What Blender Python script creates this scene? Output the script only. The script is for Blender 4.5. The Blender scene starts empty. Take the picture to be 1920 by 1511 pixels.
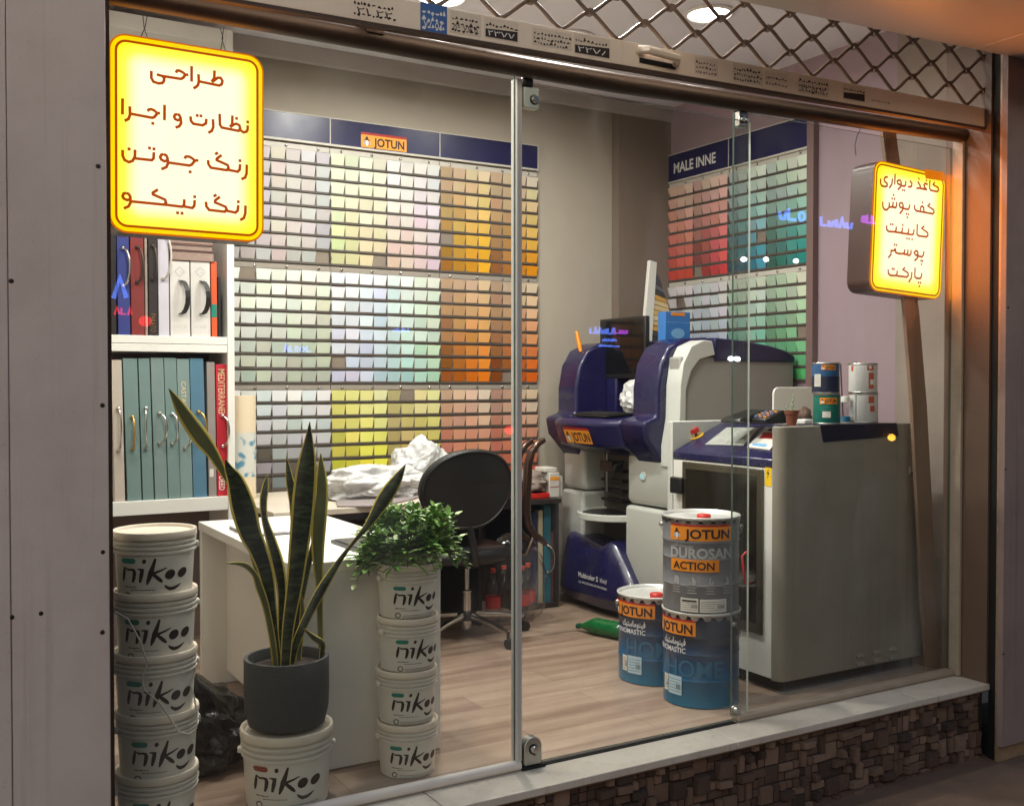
import bpy, bmesh, math, random
from mathutils import Vector, noise
from math import sin, cos, pi, radians
random.seed(7)
S = bpy.context.scene
COL = S.collection

# ------------------------------------------------------------------ camera
YAW, PIT, FPX, EYE = radians(30.348), radians(1.124), 1956.07, 1.36
cam = bpy.data.cameras.new("camera")
cam.sensor_width = 36.0
cam.lens = 36.0 * FPX / 1920.0
cam.clip_start = 0.05
cam.clip_end = 300
camo = bpy.data.objects.new("camera", cam)
COL.objects.link(camo)
camo.location = (0, 0, EYE)
camo.rotation_euler = (pi / 2 - PIT, 0, -YAW)
S.camera = camo

# ------------------------------------------------------------------ world, exposure
SUN_EL, SUN_ROT = radians(19.0), radians(200)
w = bpy.data.worlds.new("World")
S.world = w
w.use_nodes = True
wn = w.node_tree
sky = wn.nodes.new("ShaderNodeTexSky")
sky.sky_type = 'NISHITA'
sky.sun_disc = False
sky.sun_elevation = SUN_EL
sky.sun_rotation = SUN_ROT
sky.air_density = 1.2
sky.dust_density = 2.0
bg = wn.nodes["Background"]
bg.inputs[1].default_value = 0.15
wn.links.new(sky.outputs[0], bg.inputs[0])
S.view_settings.view_transform = 'Standard'
S.view_settings.look = 'None'
S.view_settings.exposure = 0.0
S.view_settings.gamma = 1.0
S.cycles.use_denoising = True
S.cycles.max_bounces = 10
S.cycles.transparent_max_bounces = 24
S.cycles.sample_clamp_indirect = 6.0
LAMP_W = 37.0          # watts of one ceiling downlight
SIGN_E = 1.5           # light box emission

# ------------------------------------------------------------------ pixel helpers (photo pixel -> point on a real plane)
def _ray(px, py):
    dx, dy = (px - 960.0) / FPX, -(py - 755.5) / FPX
    r = Vector((cos(YAW), -sin(YAW), 0))
    f = Vector((sin(YAW) * cos(PIT), cos(YAW) * cos(PIT), -sin(PIT)))
    u = r.cross(f)
    return r * dx + u * dy + f
CAM = Vector((0, 0, EYE))
def Py(px, py, Y):
    d = _ray(px, py); return CAM + d * (Y / d.y)
def Pz(px, py, z):
    d = _ray(px, py); return CAM + d * ((z - EYE) / d.z)
def Px(px, py, X):
    d = _ray(px, py); return CAM + d * (X / d.x)

# ------------------------------------------------------------------ materials
def lin(c):
    c = c / 255.0
    return c / 12.92 if c <= 0.04045 else ((c + 0.055) / 1.055) ** 2.4
def rgb(r, g, b): return (lin(r), lin(g), lin(b), 1.0)
def val(v): return (v, v, v, 1.0)
MATS = {}
def M(name, col, rough=0.5, metal=0.0, var=0.12, scale=6.0, bump=0.0, bscale=60.0, spec=0.5, coat=0.0, detail=6.0):
    """principled material with uneven tone, uneven gloss and fine relief"""
    m = bpy.data.materials.new(name); m.use_nodes = True
    nt = m.node_tree; p = nt.nodes["Principled BSDF"]
    p.inputs["Roughness"].default_value = rough
    p.inputs["Metallic"].default_value = metal
    p.inputs["Specular IOR Level"].default_value = spec
    p.inputs["Coat Weight"].default_value = coat
    tc = nt.nodes.new("ShaderNodeTexCoord")
    if var > 0:
        n = nt.nodes.new("ShaderNodeTexNoise"); n.inputs["Scale"].default_value = scale; n.inputs["Detail"].default_value = detail
        nt.links.new(tc.outputs["Object"], n.inputs["Vector"])
        mx = nt.nodes.new("ShaderNodeMix"); mx.data_type = 'RGBA'
        mx.inputs[6].default_value = tuple(c * (1 - var) for c in col[:3]) + (1,)
        mx.inputs[7].default_value = tuple(min(1, c * (1 + var)) for c in col[:3]) + (1,)
        nt.links.new(n.outputs["Fac"], mx.inputs[0])
        nt.links.new(mx.outputs[2], p.inputs["Base Color"])
        mr = nt.nodes.new("ShaderNodeMapRange")
        mr.inputs[3].default_value = max(0.02, rough - 0.1); mr.inputs[4].default_value = min(1, rough + 0.1)
        nt.links.new(n.outputs["Fac"], mr.inputs[0]); nt.links.new(mr.outputs[0], p.inputs["Roughness"])
    else:
        p.inputs["Base Color"].default_value = col
    if bump > 0:
        b = nt.nodes.new("ShaderNodeTexNoise"); b.inputs["Scale"].default_value = bscale; b.inputs["Detail"].default_value = 8
        nt.links.new(tc.outputs["Object"], b.inputs["Vector"])
        bp = nt.nodes.new("ShaderNodeBump"); bp.inputs["Strength"].default_value = bump; bp.inputs["Distance"].default_value = 0.01
        nt.links.new(b.outputs["Fac"], bp.inputs["Height"]); nt.links.new(bp.outputs[0], p.inputs["Normal"])
    MATS[name] = m
    return m
def emit(name, col, s):
    m = bpy.data.materials.new(name); m.use_nodes = True
    nt = m.node_tree; nt.nodes.remove(nt.nodes["Principled BSDF"])
    e = nt.nodes.new("ShaderNodeEmission"); e.inputs[0].default_value = col; e.inputs[1].default_value = s
    nt.links.new(e.outputs[0], nt.nodes["Material Output"].inputs[0])
    return m
def glassy(name, tint, refl=1.0, rough=0.0, ior=1.5, dirt=0.0):
    """clear sheet: transparent with fresnel reflection and faint smears"""
    m = bpy.data.materials.new(name); m.use_nodes = True
    nt = m.node_tree; nt.nodes.remove(nt.nodes["Principled BSDF"])
    t = nt.nodes.new("ShaderNodeBsdfTransparent"); t.inputs[0].default_value = tint
    g = nt.nodes.new("ShaderNodeBsdfGlossy"); g.inputs["Roughness"].default_value = rough; g.inputs[0].default_value = (refl, refl, refl, 1)
    fr = nt.nodes.new("ShaderNodeFresnel")
    ge = nt.nodes.new("ShaderNodeNewGeometry"); io = nt.nodes.new("ShaderNodeMapRange"); io.inputs[3].default_value = ior; io.inputs[4].default_value = 1 / ior
    nt.links.new(ge.outputs["Backfacing"], io.inputs[0]); nt.links.new(io.outputs[0], fr.inputs[0])
    mx = nt.nodes.new("ShaderNodeMixShader")
    nt.links.new(fr.outputs[0], mx.inputs[0]); nt.links.new(t.outputs[0], mx.inputs[1]); nt.links.new(g.outputs[0], mx.inputs[2])
    last = mx
    if dirt > 0:
        d = nt.nodes.new("ShaderNodeBsdfDiffuse"); d.inputs[0].default_value = val(0.8)
        tc = nt.nodes.new("ShaderNodeTexCoord"); mp = nt.nodes.new("ShaderNodeMapping"); mp.inputs["Scale"].default_value = (1.2, 1.2, 0.5)
        n = nt.nodes.new("ShaderNodeTexNoise"); n.inputs["Scale"].default_value = 3.0; n.inputs["Detail"].default_value = 10
        rp = nt.nodes.new("ShaderNodeMapRange"); rp.inputs[1].default_value = 0.5; rp.inputs[2].default_value = 0.8; rp.inputs[3].default_value = 0.004; rp.inputs[4].default_value = dirt
        nt.links.new(tc.outputs["Object"], mp.inputs[0]); nt.links.new(mp.outputs[0], n.inputs["Vector"]); nt.links.new(n.outputs["Fac"], rp.inputs[0])
        m2 = nt.nodes.new("ShaderNodeMixShader")
        nt.links.new(rp.outputs[0], m2.inputs[0]); nt.links.new(mx.outputs[0], m2.inputs[1]); nt.links.new(d.outputs[0], m2.inputs[2])
        last = m2
    nt.links.new(last.outputs[0], nt.nodes["Material Output"].inputs[0])
    return m
def objcol(name, rough=0.5, k=1.0):
    m = bpy.data.materials.new(name); m.use_nodes = True
    nt = m.node_tree; p = nt.nodes["Principled BSDF"]; p.inputs["Roughness"].default_value = rough
    oi = nt.nodes.new("ShaderNodeObjectInfo"); nt.links.new(oi.outputs["Color"], p.inputs["Base Color"])
    return m

# ------------------------------------------------------------------ mesh builder
ORG = {}
class MB:
    def __init__(s): s.v = []; s.f = []; s.m = []
    def add(s, vs, fs, mi=0):
        b = len(s.v); s.v += [tuple(v) for v in vs]; s.f += [tuple(i + b for i in f) for f in fs]; s.m += [mi] * len(fs); return s
    def box(s, x0, y0, z0, x1, y1, z1, mi=0):
        x0, x1 = min(x0, x1), max(x0, x1); y0, y1 = min(y0, y1), max(y0, y1); z0, z1 = min(z0, z1), max(z0, z1)
        return s.add([(x0, y0, z0), (x1, y0, z0), (x1, y1, z0), (x0, y1, z0), (x0, y0, z1), (x1, y0, z1), (x1, y1, z1), (x0, y1, z1)],
                     [(0, 3, 2, 1), (4, 5, 6, 7), (0, 1, 5, 4), (1, 2, 6, 5), (2, 3, 7, 6), (3, 0, 4, 7)], mi)
    def obox(s, c, ax, ay, az, hx, hy, hz, mi=0):
        c, ax, ay, az = Vector(c), Vector(ax) * hx, Vector(ay) * hy, Vector(az) * hz
        vs = [c - ax - ay - az, c + ax - ay - az, c + ax + ay - az, c - ax + ay - az, c - ax - ay + az, c + ax - ay + az, c + ax + ay + az, c - ax + ay + az]
        return s.add(vs, [(0, 3, 2, 1), (4, 5, 6, 7), (0, 1, 5, 4), (1, 2, 6, 5), (2, 3, 7, 6), (3, 0, 4, 7)], mi)
    def prism(s, poly, axis, a, b, mi=0, mcap=None):
        """closed polygon swept along an axis; poly in the two other axes in order xyz"""
        n = len(poly)
        def P(p, t):
            return (t, p[0], p[1]) if axis == 'x' else (p[0], t, p[1]) if axis == 'y' else (p[0], p[1], t)
        vs = [P(p, a) for p in poly] + [P(p, b) for p in poly]
        s.add(vs, [(i, (i + 1) % n, (i + 1) % n + n, i + n) for i in range(n)], mi)
        return s.add(vs, [tuple(range(n))[::-1], tuple(range(n, 2 * n))], mi if mcap is None else mcap)
    def lathe(s, prof, c=(0, 0, 0), seg=40, mi=0, axis='z', caps=True, a0=0.0, a1=2 * pi):
        full = abs(a1 - a0 - 2 * pi) < 1e-6
        n = seg if full else seg + 1
        vs = []
        for r, z in prof:
            for i in range(n):
                a = a0 + (a1 - a0) * i / seg
                p = (r * cos(a), r * sin(a), z)
                if axis == 'x': p = (p[2], p[0], p[1])
                if axis == 'y': p = (p[0], p[2], p[1])
                vs.append((p[0] + c[0], p[1] + c[1], p[2] + c[2]))
        fs = []
        for k in range(len(prof) - 1):
            for i in range(seg):
                j = (i + 1) % n
                fs.append((k * n + i, k * n + j, (k + 1) * n + j, (k + 1) * n + i))
        s.add(vs, fs, mi)
        if caps and full:
            if prof[0][0] > 1e-5: s.add(vs[:n], [tuple(range(n))[::-1]], mi)
            if prof[-1][0] > 1e-5: s.add(vs[-n:], [tuple(range(n))], mi)
        return s
    def tube(s, pts, r, seg=8, mi=0, closed=False):
        pts = [Vector(p) for p in pts]; n = len(pts)
        rs = r if isinstance(r, (list, tuple)) else [r] * n
        vs = []; up = None
        for i, p in enumerate(pts):
            a = pts[i - 1] if i > 0 or closed else p
            b = pts[(i + 1) % n] if i < n - 1 or closed else p
            t = (b - a).normalized()
            if up is None or abs(up.dot(t)) > 0.98:
                up = Vector((0, 0, 1)) if abs(t.z) < 0.9 else Vector((1, 0, 0))
            x = t.cross(up).normalized(); y = x.cross(t).normalized(); up = y
            for k in range(seg):
                an = 2 * pi * k / seg
                vs.append(p + (x * cos(an) + y * sin(an)) * rs[i])
        fs = []
        for i in range(n if closed else n - 1):
            j = (i + 1) % n
            for k in range(seg):
                l = (k + 1) % seg
                fs.append((i * seg + k, j * seg + k, j * seg + l, i * seg + l))
        s.add(vs, fs, mi)
        if not closed:
            s.add(vs[:seg], [tuple(range(seg))], mi); s.add(vs[-seg:], [tuple(range(seg))[::-1]], mi)
        return s
    def sphere(s, c, r, seg=16, rings=10, mi=0):
        rx, ry, rz = r if isinstance(r, (tuple, list)) else (r, r, r)
        vs = []; fs = []
        for k in range(rings + 1):
            th = pi * k / rings
            for i in range(seg):
                a = 2 * pi * i / seg
                vs.append((c[0] + rx * sin(th) * cos(a), c[1] + ry * sin(th) * sin(a), c[2] - rz * cos(th)))
        for k in range(rings):
            for i in range(seg):
                j = (i + 1) % seg
                fs.append((k * seg + i, k * seg + j, (k + 1) * seg + j, (k + 1) * seg + i))
        return s.add(vs, fs, mi)
    def quad(s, a, b, c, d, mi=0): return s.add([a, b, c, d], [(0, 1, 2, 3)], mi)
    def poly(s, pts, mi=0): return s.add(pts, [tuple(range(len(pts)))], mi)
    def xf(s, fn): s.v = [tuple(fn(Vector(v))) for v in s.v]; return s
    def build(s, name, mats, parent=None, smooth=None, bevel=0.0, bseg=2):
        mats = mats if isinstance(mats, (list, tuple)) else [mats]
        me = bpy.data.meshes.new(name)
        o = bpy.data.objects.new(name, me)
        org = Vector((0, 0, 0))
        if parent is not None: org = ORG.get(parent.name, Vector((0, 0, 0)))
        me.from_pydata([tuple(Vector(v) - org) for v in s.v], [], s.f)
        for m in mats: me.materials.append(m)
        me.polygons.foreach_set("material_index", s.m)
        bm = bmesh.new(); bm.from_mesh(me)
        bmesh.ops.remove_doubles(bm, verts=bm.verts, dist=1e-5)
        bmesh.ops.recalc_face_normals(bm, faces=bm.faces)
        bm.to_mesh(me); bm.free()
        me.update()
        if smooth is not None:
            me.shade_smooth(); me.set_sharp_from_angle(angle=radians(smooth))
        COL.objects.link(o)
        if parent is not None:
            o.parent = parent; ORG[o.name] = org
        if bevel > 0:
            b = o.modifiers.new("bevel", 'BEVEL'); b.width = bevel; b.segments = bseg; b.limit_method = 'ANGLE'; b.angle_limit = radians(35)
            b.harden_normals = False
            if smooth is None:
                me.shade_smooth(); me.set_sharp_from_angle(angle=radians(40))
        return o
def tag(o, label, cat, group=None, kind=None):
    if label: o["label"] = label
    if cat: o["category"] = cat
    if group: o["group"] = group
    if kind: o["kind"] = kind
    return o
def thing(name, label, cat, loc=(0, 0, 0), group=None):
    o = bpy.data.objects.new(name, None); COL.objects.link(o)
    o.location = loc; o.empty_display_size = 0.1; ORG[o.name] = Vector(loc)
    return tag(o, label, cat, group)
def struct(o):
    o["kind"] = "structure"; return o
def dup(root, loc, label=None, rotz=None):
    def cp(o, par):
        c = o.copy(); COL.objects.link(c)
        if par is not None: c.parent = par
        for ch in [x for x in o.children]: cp(ch, c)
        return c
    r = cp(root, None); r.location = loc
    if rotz is not None: r.rotation_euler = (0, 0, rotz)
    if label: r["label"] = label
    return r

# ---- strokes and lettering
def stroke2d(pts, wd, out, cap=True):
    """ribbon polygons (list of quads) for a polyline with width wd (single or list)"""
    pts = [Vector((p[0], p[1])) for p in pts]; n = len(pts)
    ws = wd if isinstance(wd, (list, tuple)) else [wd] * n
    L = []; R = []
    for i, p in enumerate(pts):
        a = (pts[i] - pts[i - 1]) if i else (pts[1] - pts[0])
        b = (pts[i + 1] - pts[i]) if i < n - 1 else (pts[-1] - pts[-2])
        a = a.normalized(); b = b.normalized()
        t = (a + b); t = t.normalized() if t.length > 1e-3 else a
        k = 1 / max(0.6, abs(t.dot(a)))
        nn = Vector((-t.y, t.x)) * ws[i] / 2 * k
        L.append(p + nn); R.append(p - nn)
    for i in range(n - 1):
        out.append([tuple(L[i]), tuple(L[i + 1]), tuple(R[i + 1]), tuple(R[i])])
    return out
def ell2d(cx, cy, rx, ry, rot=0, n=20, out=None, inner=0.0):
    P = []
    for i in range(n):
        a = 2 * pi * i / n; x, y = rx * cos(a), ry * sin(a)
        P.append((x * cos(rot) - y * sin(rot), x * sin(rot) + y * cos(rot)))
    if inner > 0:
        for i in range(n):
            a, b = P[i], P[(i + 1) % n]
            out.append([(cx + a[0], cy + a[1]), (cx + b[0], cy + b[1]), (cx + b[0] * inner, cy + b[1] * inner), (cx + a[0] * inner, cy + a[1] * inner)])
    else: out.append([(cx + p[0], cy + p[1]) for p in P])
    return out
def rect2d(x0, y0, x1, y1, out, nx=1):
    for i in range(nx):
        a, b = x0 + (x1 - x0) * i / nx, x0 + (x1 - x0) * (i + 1) / nx
        out.append([(a, y0), (b, y0), (b, y1), (a, y1)])
    return out
def fine(polys, lim):
    """split triangles until no edge is longer than lim, so lettering hugs a round body"""
    out = []; st = [list(p) for p in polys]
    while st:
        p = st.pop()
        if len(p) != 3: out.append(p); continue
        e = [math.dist(p[i], p[(i + 1) % 3]) for i in range(3)]; i = e.index(max(e))
        if e[i] <= lim: out.append(p); continue
        a, b, c = p[i], p[(i + 1) % 3], p[(i + 2) % 3]; m = ((a[0] + b[0]) / 2, (a[1] + b[1]) / 2)
        st += [[a, m, c], [m, b, c]]
    return out
_TXT = {}
def text2d(body, h, x=0, y=0, bold=0.0, sx=1.0, align='LEFT', shear=0.0):
    """polygons of a line of lettering; h = cap height"""
    key = (body, bold)
    if key not in _TXT:
        c = bpy.data.curves.new("lettering", 'FONT'); c.body = body; c.size = 1.0; c.offset = bold; c.resolution_u = 3
        o = bpy.data.objects.new("lettering", c); COL.objects.link(o)
        dg = bpy.context.evaluated_depsgraph_get()
        me = bpy.data.meshes.new_from_object(o.evaluated_get(dg))
        bm = bmesh.new(); bm.from_mesh(me); bmesh.ops.triangulate(bm, faces=bm.faces); bm.to_mesh(me); bm.free()
        _TXT[key] = ([(v.co.x, v.co.y) for v in me.vertices], [tuple(p.vertices) for p in me.polygons])
        bpy.data.objects.remove(o); bpy.data.curves.remove(c); bpy.data.meshes.remove(me)
    vs, fs = _TXT[key]
    if not vs: return []
    k = h / 0.70
    x0 = min(v[0] for v in vs); x1 = max(v[0] for v in vs)
    ox = -x0 if align == 'LEFT' else -(x0 + x1) / 2 if align == 'CENTER' else -x1
    pts = [((v[0] + ox + shear * v[1]) * k * sx + x, v[1] * k + y) for v in vs]
    return [[pts[i] for i in f] for f in fs]
def textw(body, h, width, x=0, y=0, bold=0.0, shear=0.0):
    p = text2d(body, h, 0, 0, bold, 1.0, 'LEFT', shear)
    if not p: return p
    wd = max(q[0] for f in p for q in f)
    k = width / wd
    return [[(q[0] * k + x, q[1] + y) for q in f] for f in p]
def put(mb, polys, fn, mi=0):
    for p in polys: mb.poly([fn(q[0], q[1]) for q in p], mi)
    return mb
def on_cyl(cx, cy, rfn, a0, z0, eps=0.0008):
    """flat (u right, v up) -> outside of an upright round body, u=0 facing angle a0 (outward direction)"""
    def fn(u, v):
        r = rfn(z0 + v) + eps
        a = a0 + u / r          # seen from outside, u grows counter-clockwise = to the right
        return (cx + r * cos(a), cy + r * sin(a), z0 + v)
    return fn
def facing(x, y): return math.atan2(-y, -x)   # outward angle that looks at the camera (camera at origin)

def blob(c, r, seed, amp=0.25, freq=3.0, sub=4, flat=None, crease=0.0):
    bm = bmesh.new(); bmesh.ops.create_icosphere(bm, subdivisions=sub, radius=1.0)
    off = Vector((seed * 3.1, seed * 1.7, seed * 0.9))
    for v in bm.verts:
        d = v.co.normalized()
        k = 1 + amp * noise.noise(d * freq + off) + amp * 0.5 * noise.noise(d * freq * 2.3 + off)
        if crease > 0: k += crease * (0.5 - abs(noise.noise(d * freq * 1.6 + off * 2))) + crease * 0.6 * (0.5 - abs(noise.noise(d * freq * 3.7 + off)))
        p = Vector((d.x * r[0], d.y * r[1], d.z * r[2])) * k + Vector(c)
        if flat is not None and p.z < flat: p.z = flat + (p.z - flat) * 0.03
        v.co = p
    mb = MB(); bm.verts.index_update()
    mb.add([v.co[:] for v in bm.verts], [tuple(v.index for v in f.verts) for f in bm.faces]); bm.free()
    return mb

# ------------------------------------------------------------------ shared materials
m_white = M("white laminate", rgb(230, 228, 222), 0.35, var=0.04)
m_wallg = M("grey wall paint", rgb(176, 166, 152), 0.75, var=0.05, scale=2.0, bump=0.05, bscale=120)
m_wallc = M("brown grey column wall", rgb(122, 108, 96), 0.75, var=0.06, scale=2.0)  # column drawn darker and browner than the back wall
m_wallp = M("lilac wall paint", rgb(160, 139, 147), 0.7, var=0.05, scale=1.5, bump=0.05, bscale=90)
m_ceil = M("white ceiling paint", rgb(232, 231, 236), 0.8, var=0.04, scale=2)
m_dirty = M("dirty plaster", rgb(150, 138, 128), 0.85, var=0.28, scale=3.0, bump=0.25, bscale=25)
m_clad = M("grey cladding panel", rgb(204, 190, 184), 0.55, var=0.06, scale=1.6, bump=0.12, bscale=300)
m_cladd = M("darkened cladding panel right", rgb(142, 122, 116), 0.55, var=0.10, scale=2.0, bump=0.12, bscale=300)  # darker copy of the cladding, weaker street light on the right painted in
m_dark = M("black plastic", val(0.012), 0.35, var=0.2)
m_black = M("matt black", val(0.006), 0.7, var=0.2)
m_ink = M("black ink", val(0.012), 0.5, var=0)
m_leather = M("black leather", val(0.010), 0.42, var=0.2, bump=0.15, bscale=180)
m_chrome = M("chrome", rgb(205, 203, 198), 0.16, 1.0, var=0.05)
m_steel = M("brushed steel", rgb(180, 178, 172), 0.34, 1.0, var=0.1)
m_darkmetal = M("bronze metal", rgb(74, 62, 55), 0.46, 0.45, var=0.25, scale=9)
m_rust = M("rusty iron", rgb(84, 66, 56), 0.6, 0.4, var=0.35, scale=14, bump=0.3, bscale=80)
m_rail = M("cream shutter paint", rgb(240, 222, 200), .5, var=.16, scale=6, bump=.2, bscale=50)
m_marb = M("cream marble", rgb(204, 196, 182), 0.38, var=0.10, scale=5, bump=0.1, bscale=40)
m_plast = M("ivory plastic", rgb(226, 218, 202), 0.4, var=0.05, scale=5)
m_bucket = M("bucket plastic", rgb(218, 212, 200), 0.38, var=0.09, scale=7)
m_lid = M("bucket lid plastic", rgb(226, 214, 196), 0.42, var=0.06, scale=5)
m_navy = M("navy plastic", rgb(27, 25, 68), 0.28, var=0.1, coat=0.2)
m_navyb = M("navy board", rgb(30, 30, 74), 0.3, var=0.06)
m_mach = M("pale grey machine paint", rgb(198, 200, 194), 0.42, var=0.04)
m_machs = M("grey machine side", rgb(150, 148, 142), 0.5, var=0.05)
m_cab = M("shaded putty steel paint", rgb(142, 135, 122), 0.45, var=0.05, scale=3, bump=0.05, bscale=260)  # darkened: the shade on the street-facing side is put into this colour
m_orange = M("orange label", rgb(232, 140, 30), 0.4, var=0.03)
m_amber = M("amber label", rgb(240, 160, 48), 0.4, var=0.03)
m_red = M("red plastic", rgb(196, 34, 26), 0.35, var=0.05)
m_redd = M("red label", rgb(170, 30, 24), 0.45, var=0.05)
m_paper = M("white paper", rgb(216, 212, 204), 0.6, var=0.04)
m_lblack = M("brown black lettering", rgb(44, 26, 22), 0.5, var=0)
m_lwhite = M("white lettering", rgb(225, 224, 222), 0.5, var=0)
m_lgrey = M("grey lettering", rgb(170, 170, 170), 0.5, var=0)
m_teal = M("green print", rgb(28, 128, 112), 0.45, var=0.05)
m_soil = M("dark soil", rgb(46, 34, 28), 0.95, var=0.4, scale=40, bump=0.8, bscale=60)
m_backing = M("chart backing", rgb(128, 116, 104), 0.6, var=0.08)
m_ledge = M("chart ledge", rgb(84, 76, 70), 0.5, var=0.1)
m_strip2 = M("grey trim strip", rgb(150, 142, 132), 0.4, var=0.06)
m_strip = M("pale trim strip", rgb(196, 190, 180), 0.4, var=0.04)
m_card = objcol("colour card", 0.45)
m_books = objcol("book cloth", 0.6)
m_glass = glassy("clear glass", (0.93, 0.945, 0.935, 1), 1.0, 0.0, 1.5, dirt=0.085)
m_gedge = M("green glass edge", rgb(60, 76, 68), 0.15, var=0.1)
m_gedgel = M("pale glass edge", rgb(190, 198, 190), 0.2, var=0.1)
m_bag = M("white plastic film", rgb(196, 196, 196), 0.3, var=0.05, bump=0.55, bscale=30)
m_clearbag = glassy("clear film", (0.90, 0.88, 0.87, 1), 0.9, 0.15, 1.4, dirt=0.35)
m_pet = glassy("clear bottle plastic", (0.86, 0.86, 0.88, 1), 1.0, 0.05, 1.5)
m_lamp = emit("lamp diffuser", (1.0, 0.97, 0.93, 1), 9.0)

# wood floor: planks along x, each plank its own tone, streaked grain
def wood_floor():
    m = bpy.data.materials.new("wood plank floor"); m.use_nodes = True
    nt = m.node_tree; p = nt.nodes["Principled BSDF"]
    tc = nt.nodes.new("ShaderNodeTexCoord")
    br = nt.nodes.new("ShaderNodeTexBrick")
    br.inputs["Scale"].default_value = 1.0; br.inputs["Mortar Size"].default_value = 0.0012
    br.inputs["Brick Width"].default_value = 1.28; br.inputs["Row Height"].default_value = 0.19
    br.inputs["Color1"].default_value = val(0.25); br.inputs["Color2"].default_value = val(0.75); br.inputs["Mortar"].default_value = val(0.0)
    br.offset = 0.37
    nt.links.new(tc.outputs["Object"], br.inputs["Vector"])
    mp = nt.nodes.new("ShaderNodeMapping"); mp.inputs["Scale"].default_value = (1.1, 9.0, 1)
    nt.links.new(tc.outputs["Object"], mp.inputs[0])
    n = nt.nodes.new("ShaderNodeTexNoise"); n.inputs["Scale"].default_value = 1.6; n.inputs["Detail"].default_value = 9; n.inputs["Distortion"].default_value = 0.4
    nt.links.new(mp.outputs[0], n.inputs["Vector"])
    ad = nt.nodes.new("ShaderNodeMath"); ad.operation = 'MULTIPLY_ADD'; ad.inputs[1].default_value = 0.75
    nt.links.new(br.outputs["Color"], ad.inputs[0])
    sb = nt.nodes.new("ShaderNodeMath"); sb.operation = 'MULTIPLY_ADD'; sb.inputs[1].default_value = 1.5; sb.inputs[2].default_value = -0.62
    nt.links.new(n.outputs["Fac"], sb.inputs[0]); nt.links.new(sb.outputs[0], ad.inputs[2])
    cr = nt.nodes.new("ShaderNodeValToRGB")
    cr.color_ramp.elements[0].position = 0.05; cr.color_ramp.elements[0].color = rgb(112, 90, 76)
    cr.color_ramp.elements[1].position = 0.95; cr.color_ramp.elements[1].color = rgb(164, 143, 125)
    nt.links.new(ad.outputs[0], cr.inputs[0]); 
    mo = nt.nodes.new("ShaderNodeMix"); mo.data_type = 'RGBA'
    mo.inputs[7].default_value = rgb(96, 76, 62)
    nt.links.new(br.outputs["Fac"], mo.inputs[0]); nt.links.new(cr.outputs[0], mo.inputs[6])
    nt.links.new(mo.outputs[2], p.inputs["Base Color"])
    p.inputs["Roughness"].default_value = 0.42
    bp = nt.nodes.new("ShaderNodeBump"); bp.inputs["Strength"].default_value = 0.08; bp.inputs["Distance"].default_value = 0.004
    nt.links.new(n.outputs["Fac"], bp.inputs["Height"]); nt.links.new(bp.outputs[0], p.inputs["Normal"])
    return m
m_floor = wood_floor()

def weather(m, col, stain, amt=.5):
    """blotches, faint rain streaks and fine specks on painted metal sheet"""
    nt = m.node_tree; p = nt.nodes["Principled BSDF"]
    tc = nt.nodes.new("ShaderNodeTexCoord")
    def noi(sc, scale, det, lo, hi):
        mp = nt.nodes.new("ShaderNodeMapping"); mp.inputs["Scale"].default_value = sc
        n = nt.nodes.new("ShaderNodeTexNoise"); n.inputs["Scale"].default_value = scale; n.inputs["Detail"].default_value = det; n.inputs["Roughness"].default_value = .65
        r = nt.nodes.new("ShaderNodeMapRange"); r.inputs[1].default_value = lo; r.inputs[2].default_value = hi
        nt.links.new(tc.outputs["Object"], mp.inputs[0]); nt.links.new(mp.outputs[0], n.inputs["Vector"]); nt.links.new(n.outputs["Fac"], r.inputs[0]); return r.outputs[0]
    a = noi((1, 1, 1), 2.2, 8, .45, .75); b = noi((26, 26, .6), 1.0, 4, .55, .8); c = noi((1, 1, 1), 160, 2, .62, .72)
    ad = nt.nodes.new("ShaderNodeMath"); ad.operation = 'ADD'; nt.links.new(a, ad.inputs[0]); nt.links.new(b, ad.inputs[1])
    ad2 = nt.nodes.new("ShaderNodeMath"); ad2.operation = 'ADD'; nt.links.new(ad.outputs[0], ad2.inputs[0]); nt.links.new(c, ad2.inputs[1])
    mu = nt.nodes.new("ShaderNodeMath"); mu.operation = 'MULTIPLY'; mu.inputs[1].default_value = amt; mu.use_clamp = True; nt.links.new(ad2.outputs[0], mu.inputs[0])
    mx = nt.nodes.new("ShaderNodeMix"); mx.data_type = 'RGBA'; mx.inputs[6].default_value = col; mx.inputs[7].default_value = stain
    nt.links.new(mu.outputs[0], mx.inputs[0]); nt.links.new(mx.outputs[2], p.inputs["Base Color"])
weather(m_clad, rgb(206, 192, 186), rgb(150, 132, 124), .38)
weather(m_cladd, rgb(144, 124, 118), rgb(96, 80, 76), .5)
weather(m_rail, rgb(242, 224, 202), rgb(150, 116, 90), .18)
weather(m_marb, rgb(206, 198, 184), rgb(140, 122, 102), .42)
weather(m_cab, rgb(144, 137, 124), rgb(104, 96, 84), .35)
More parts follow.
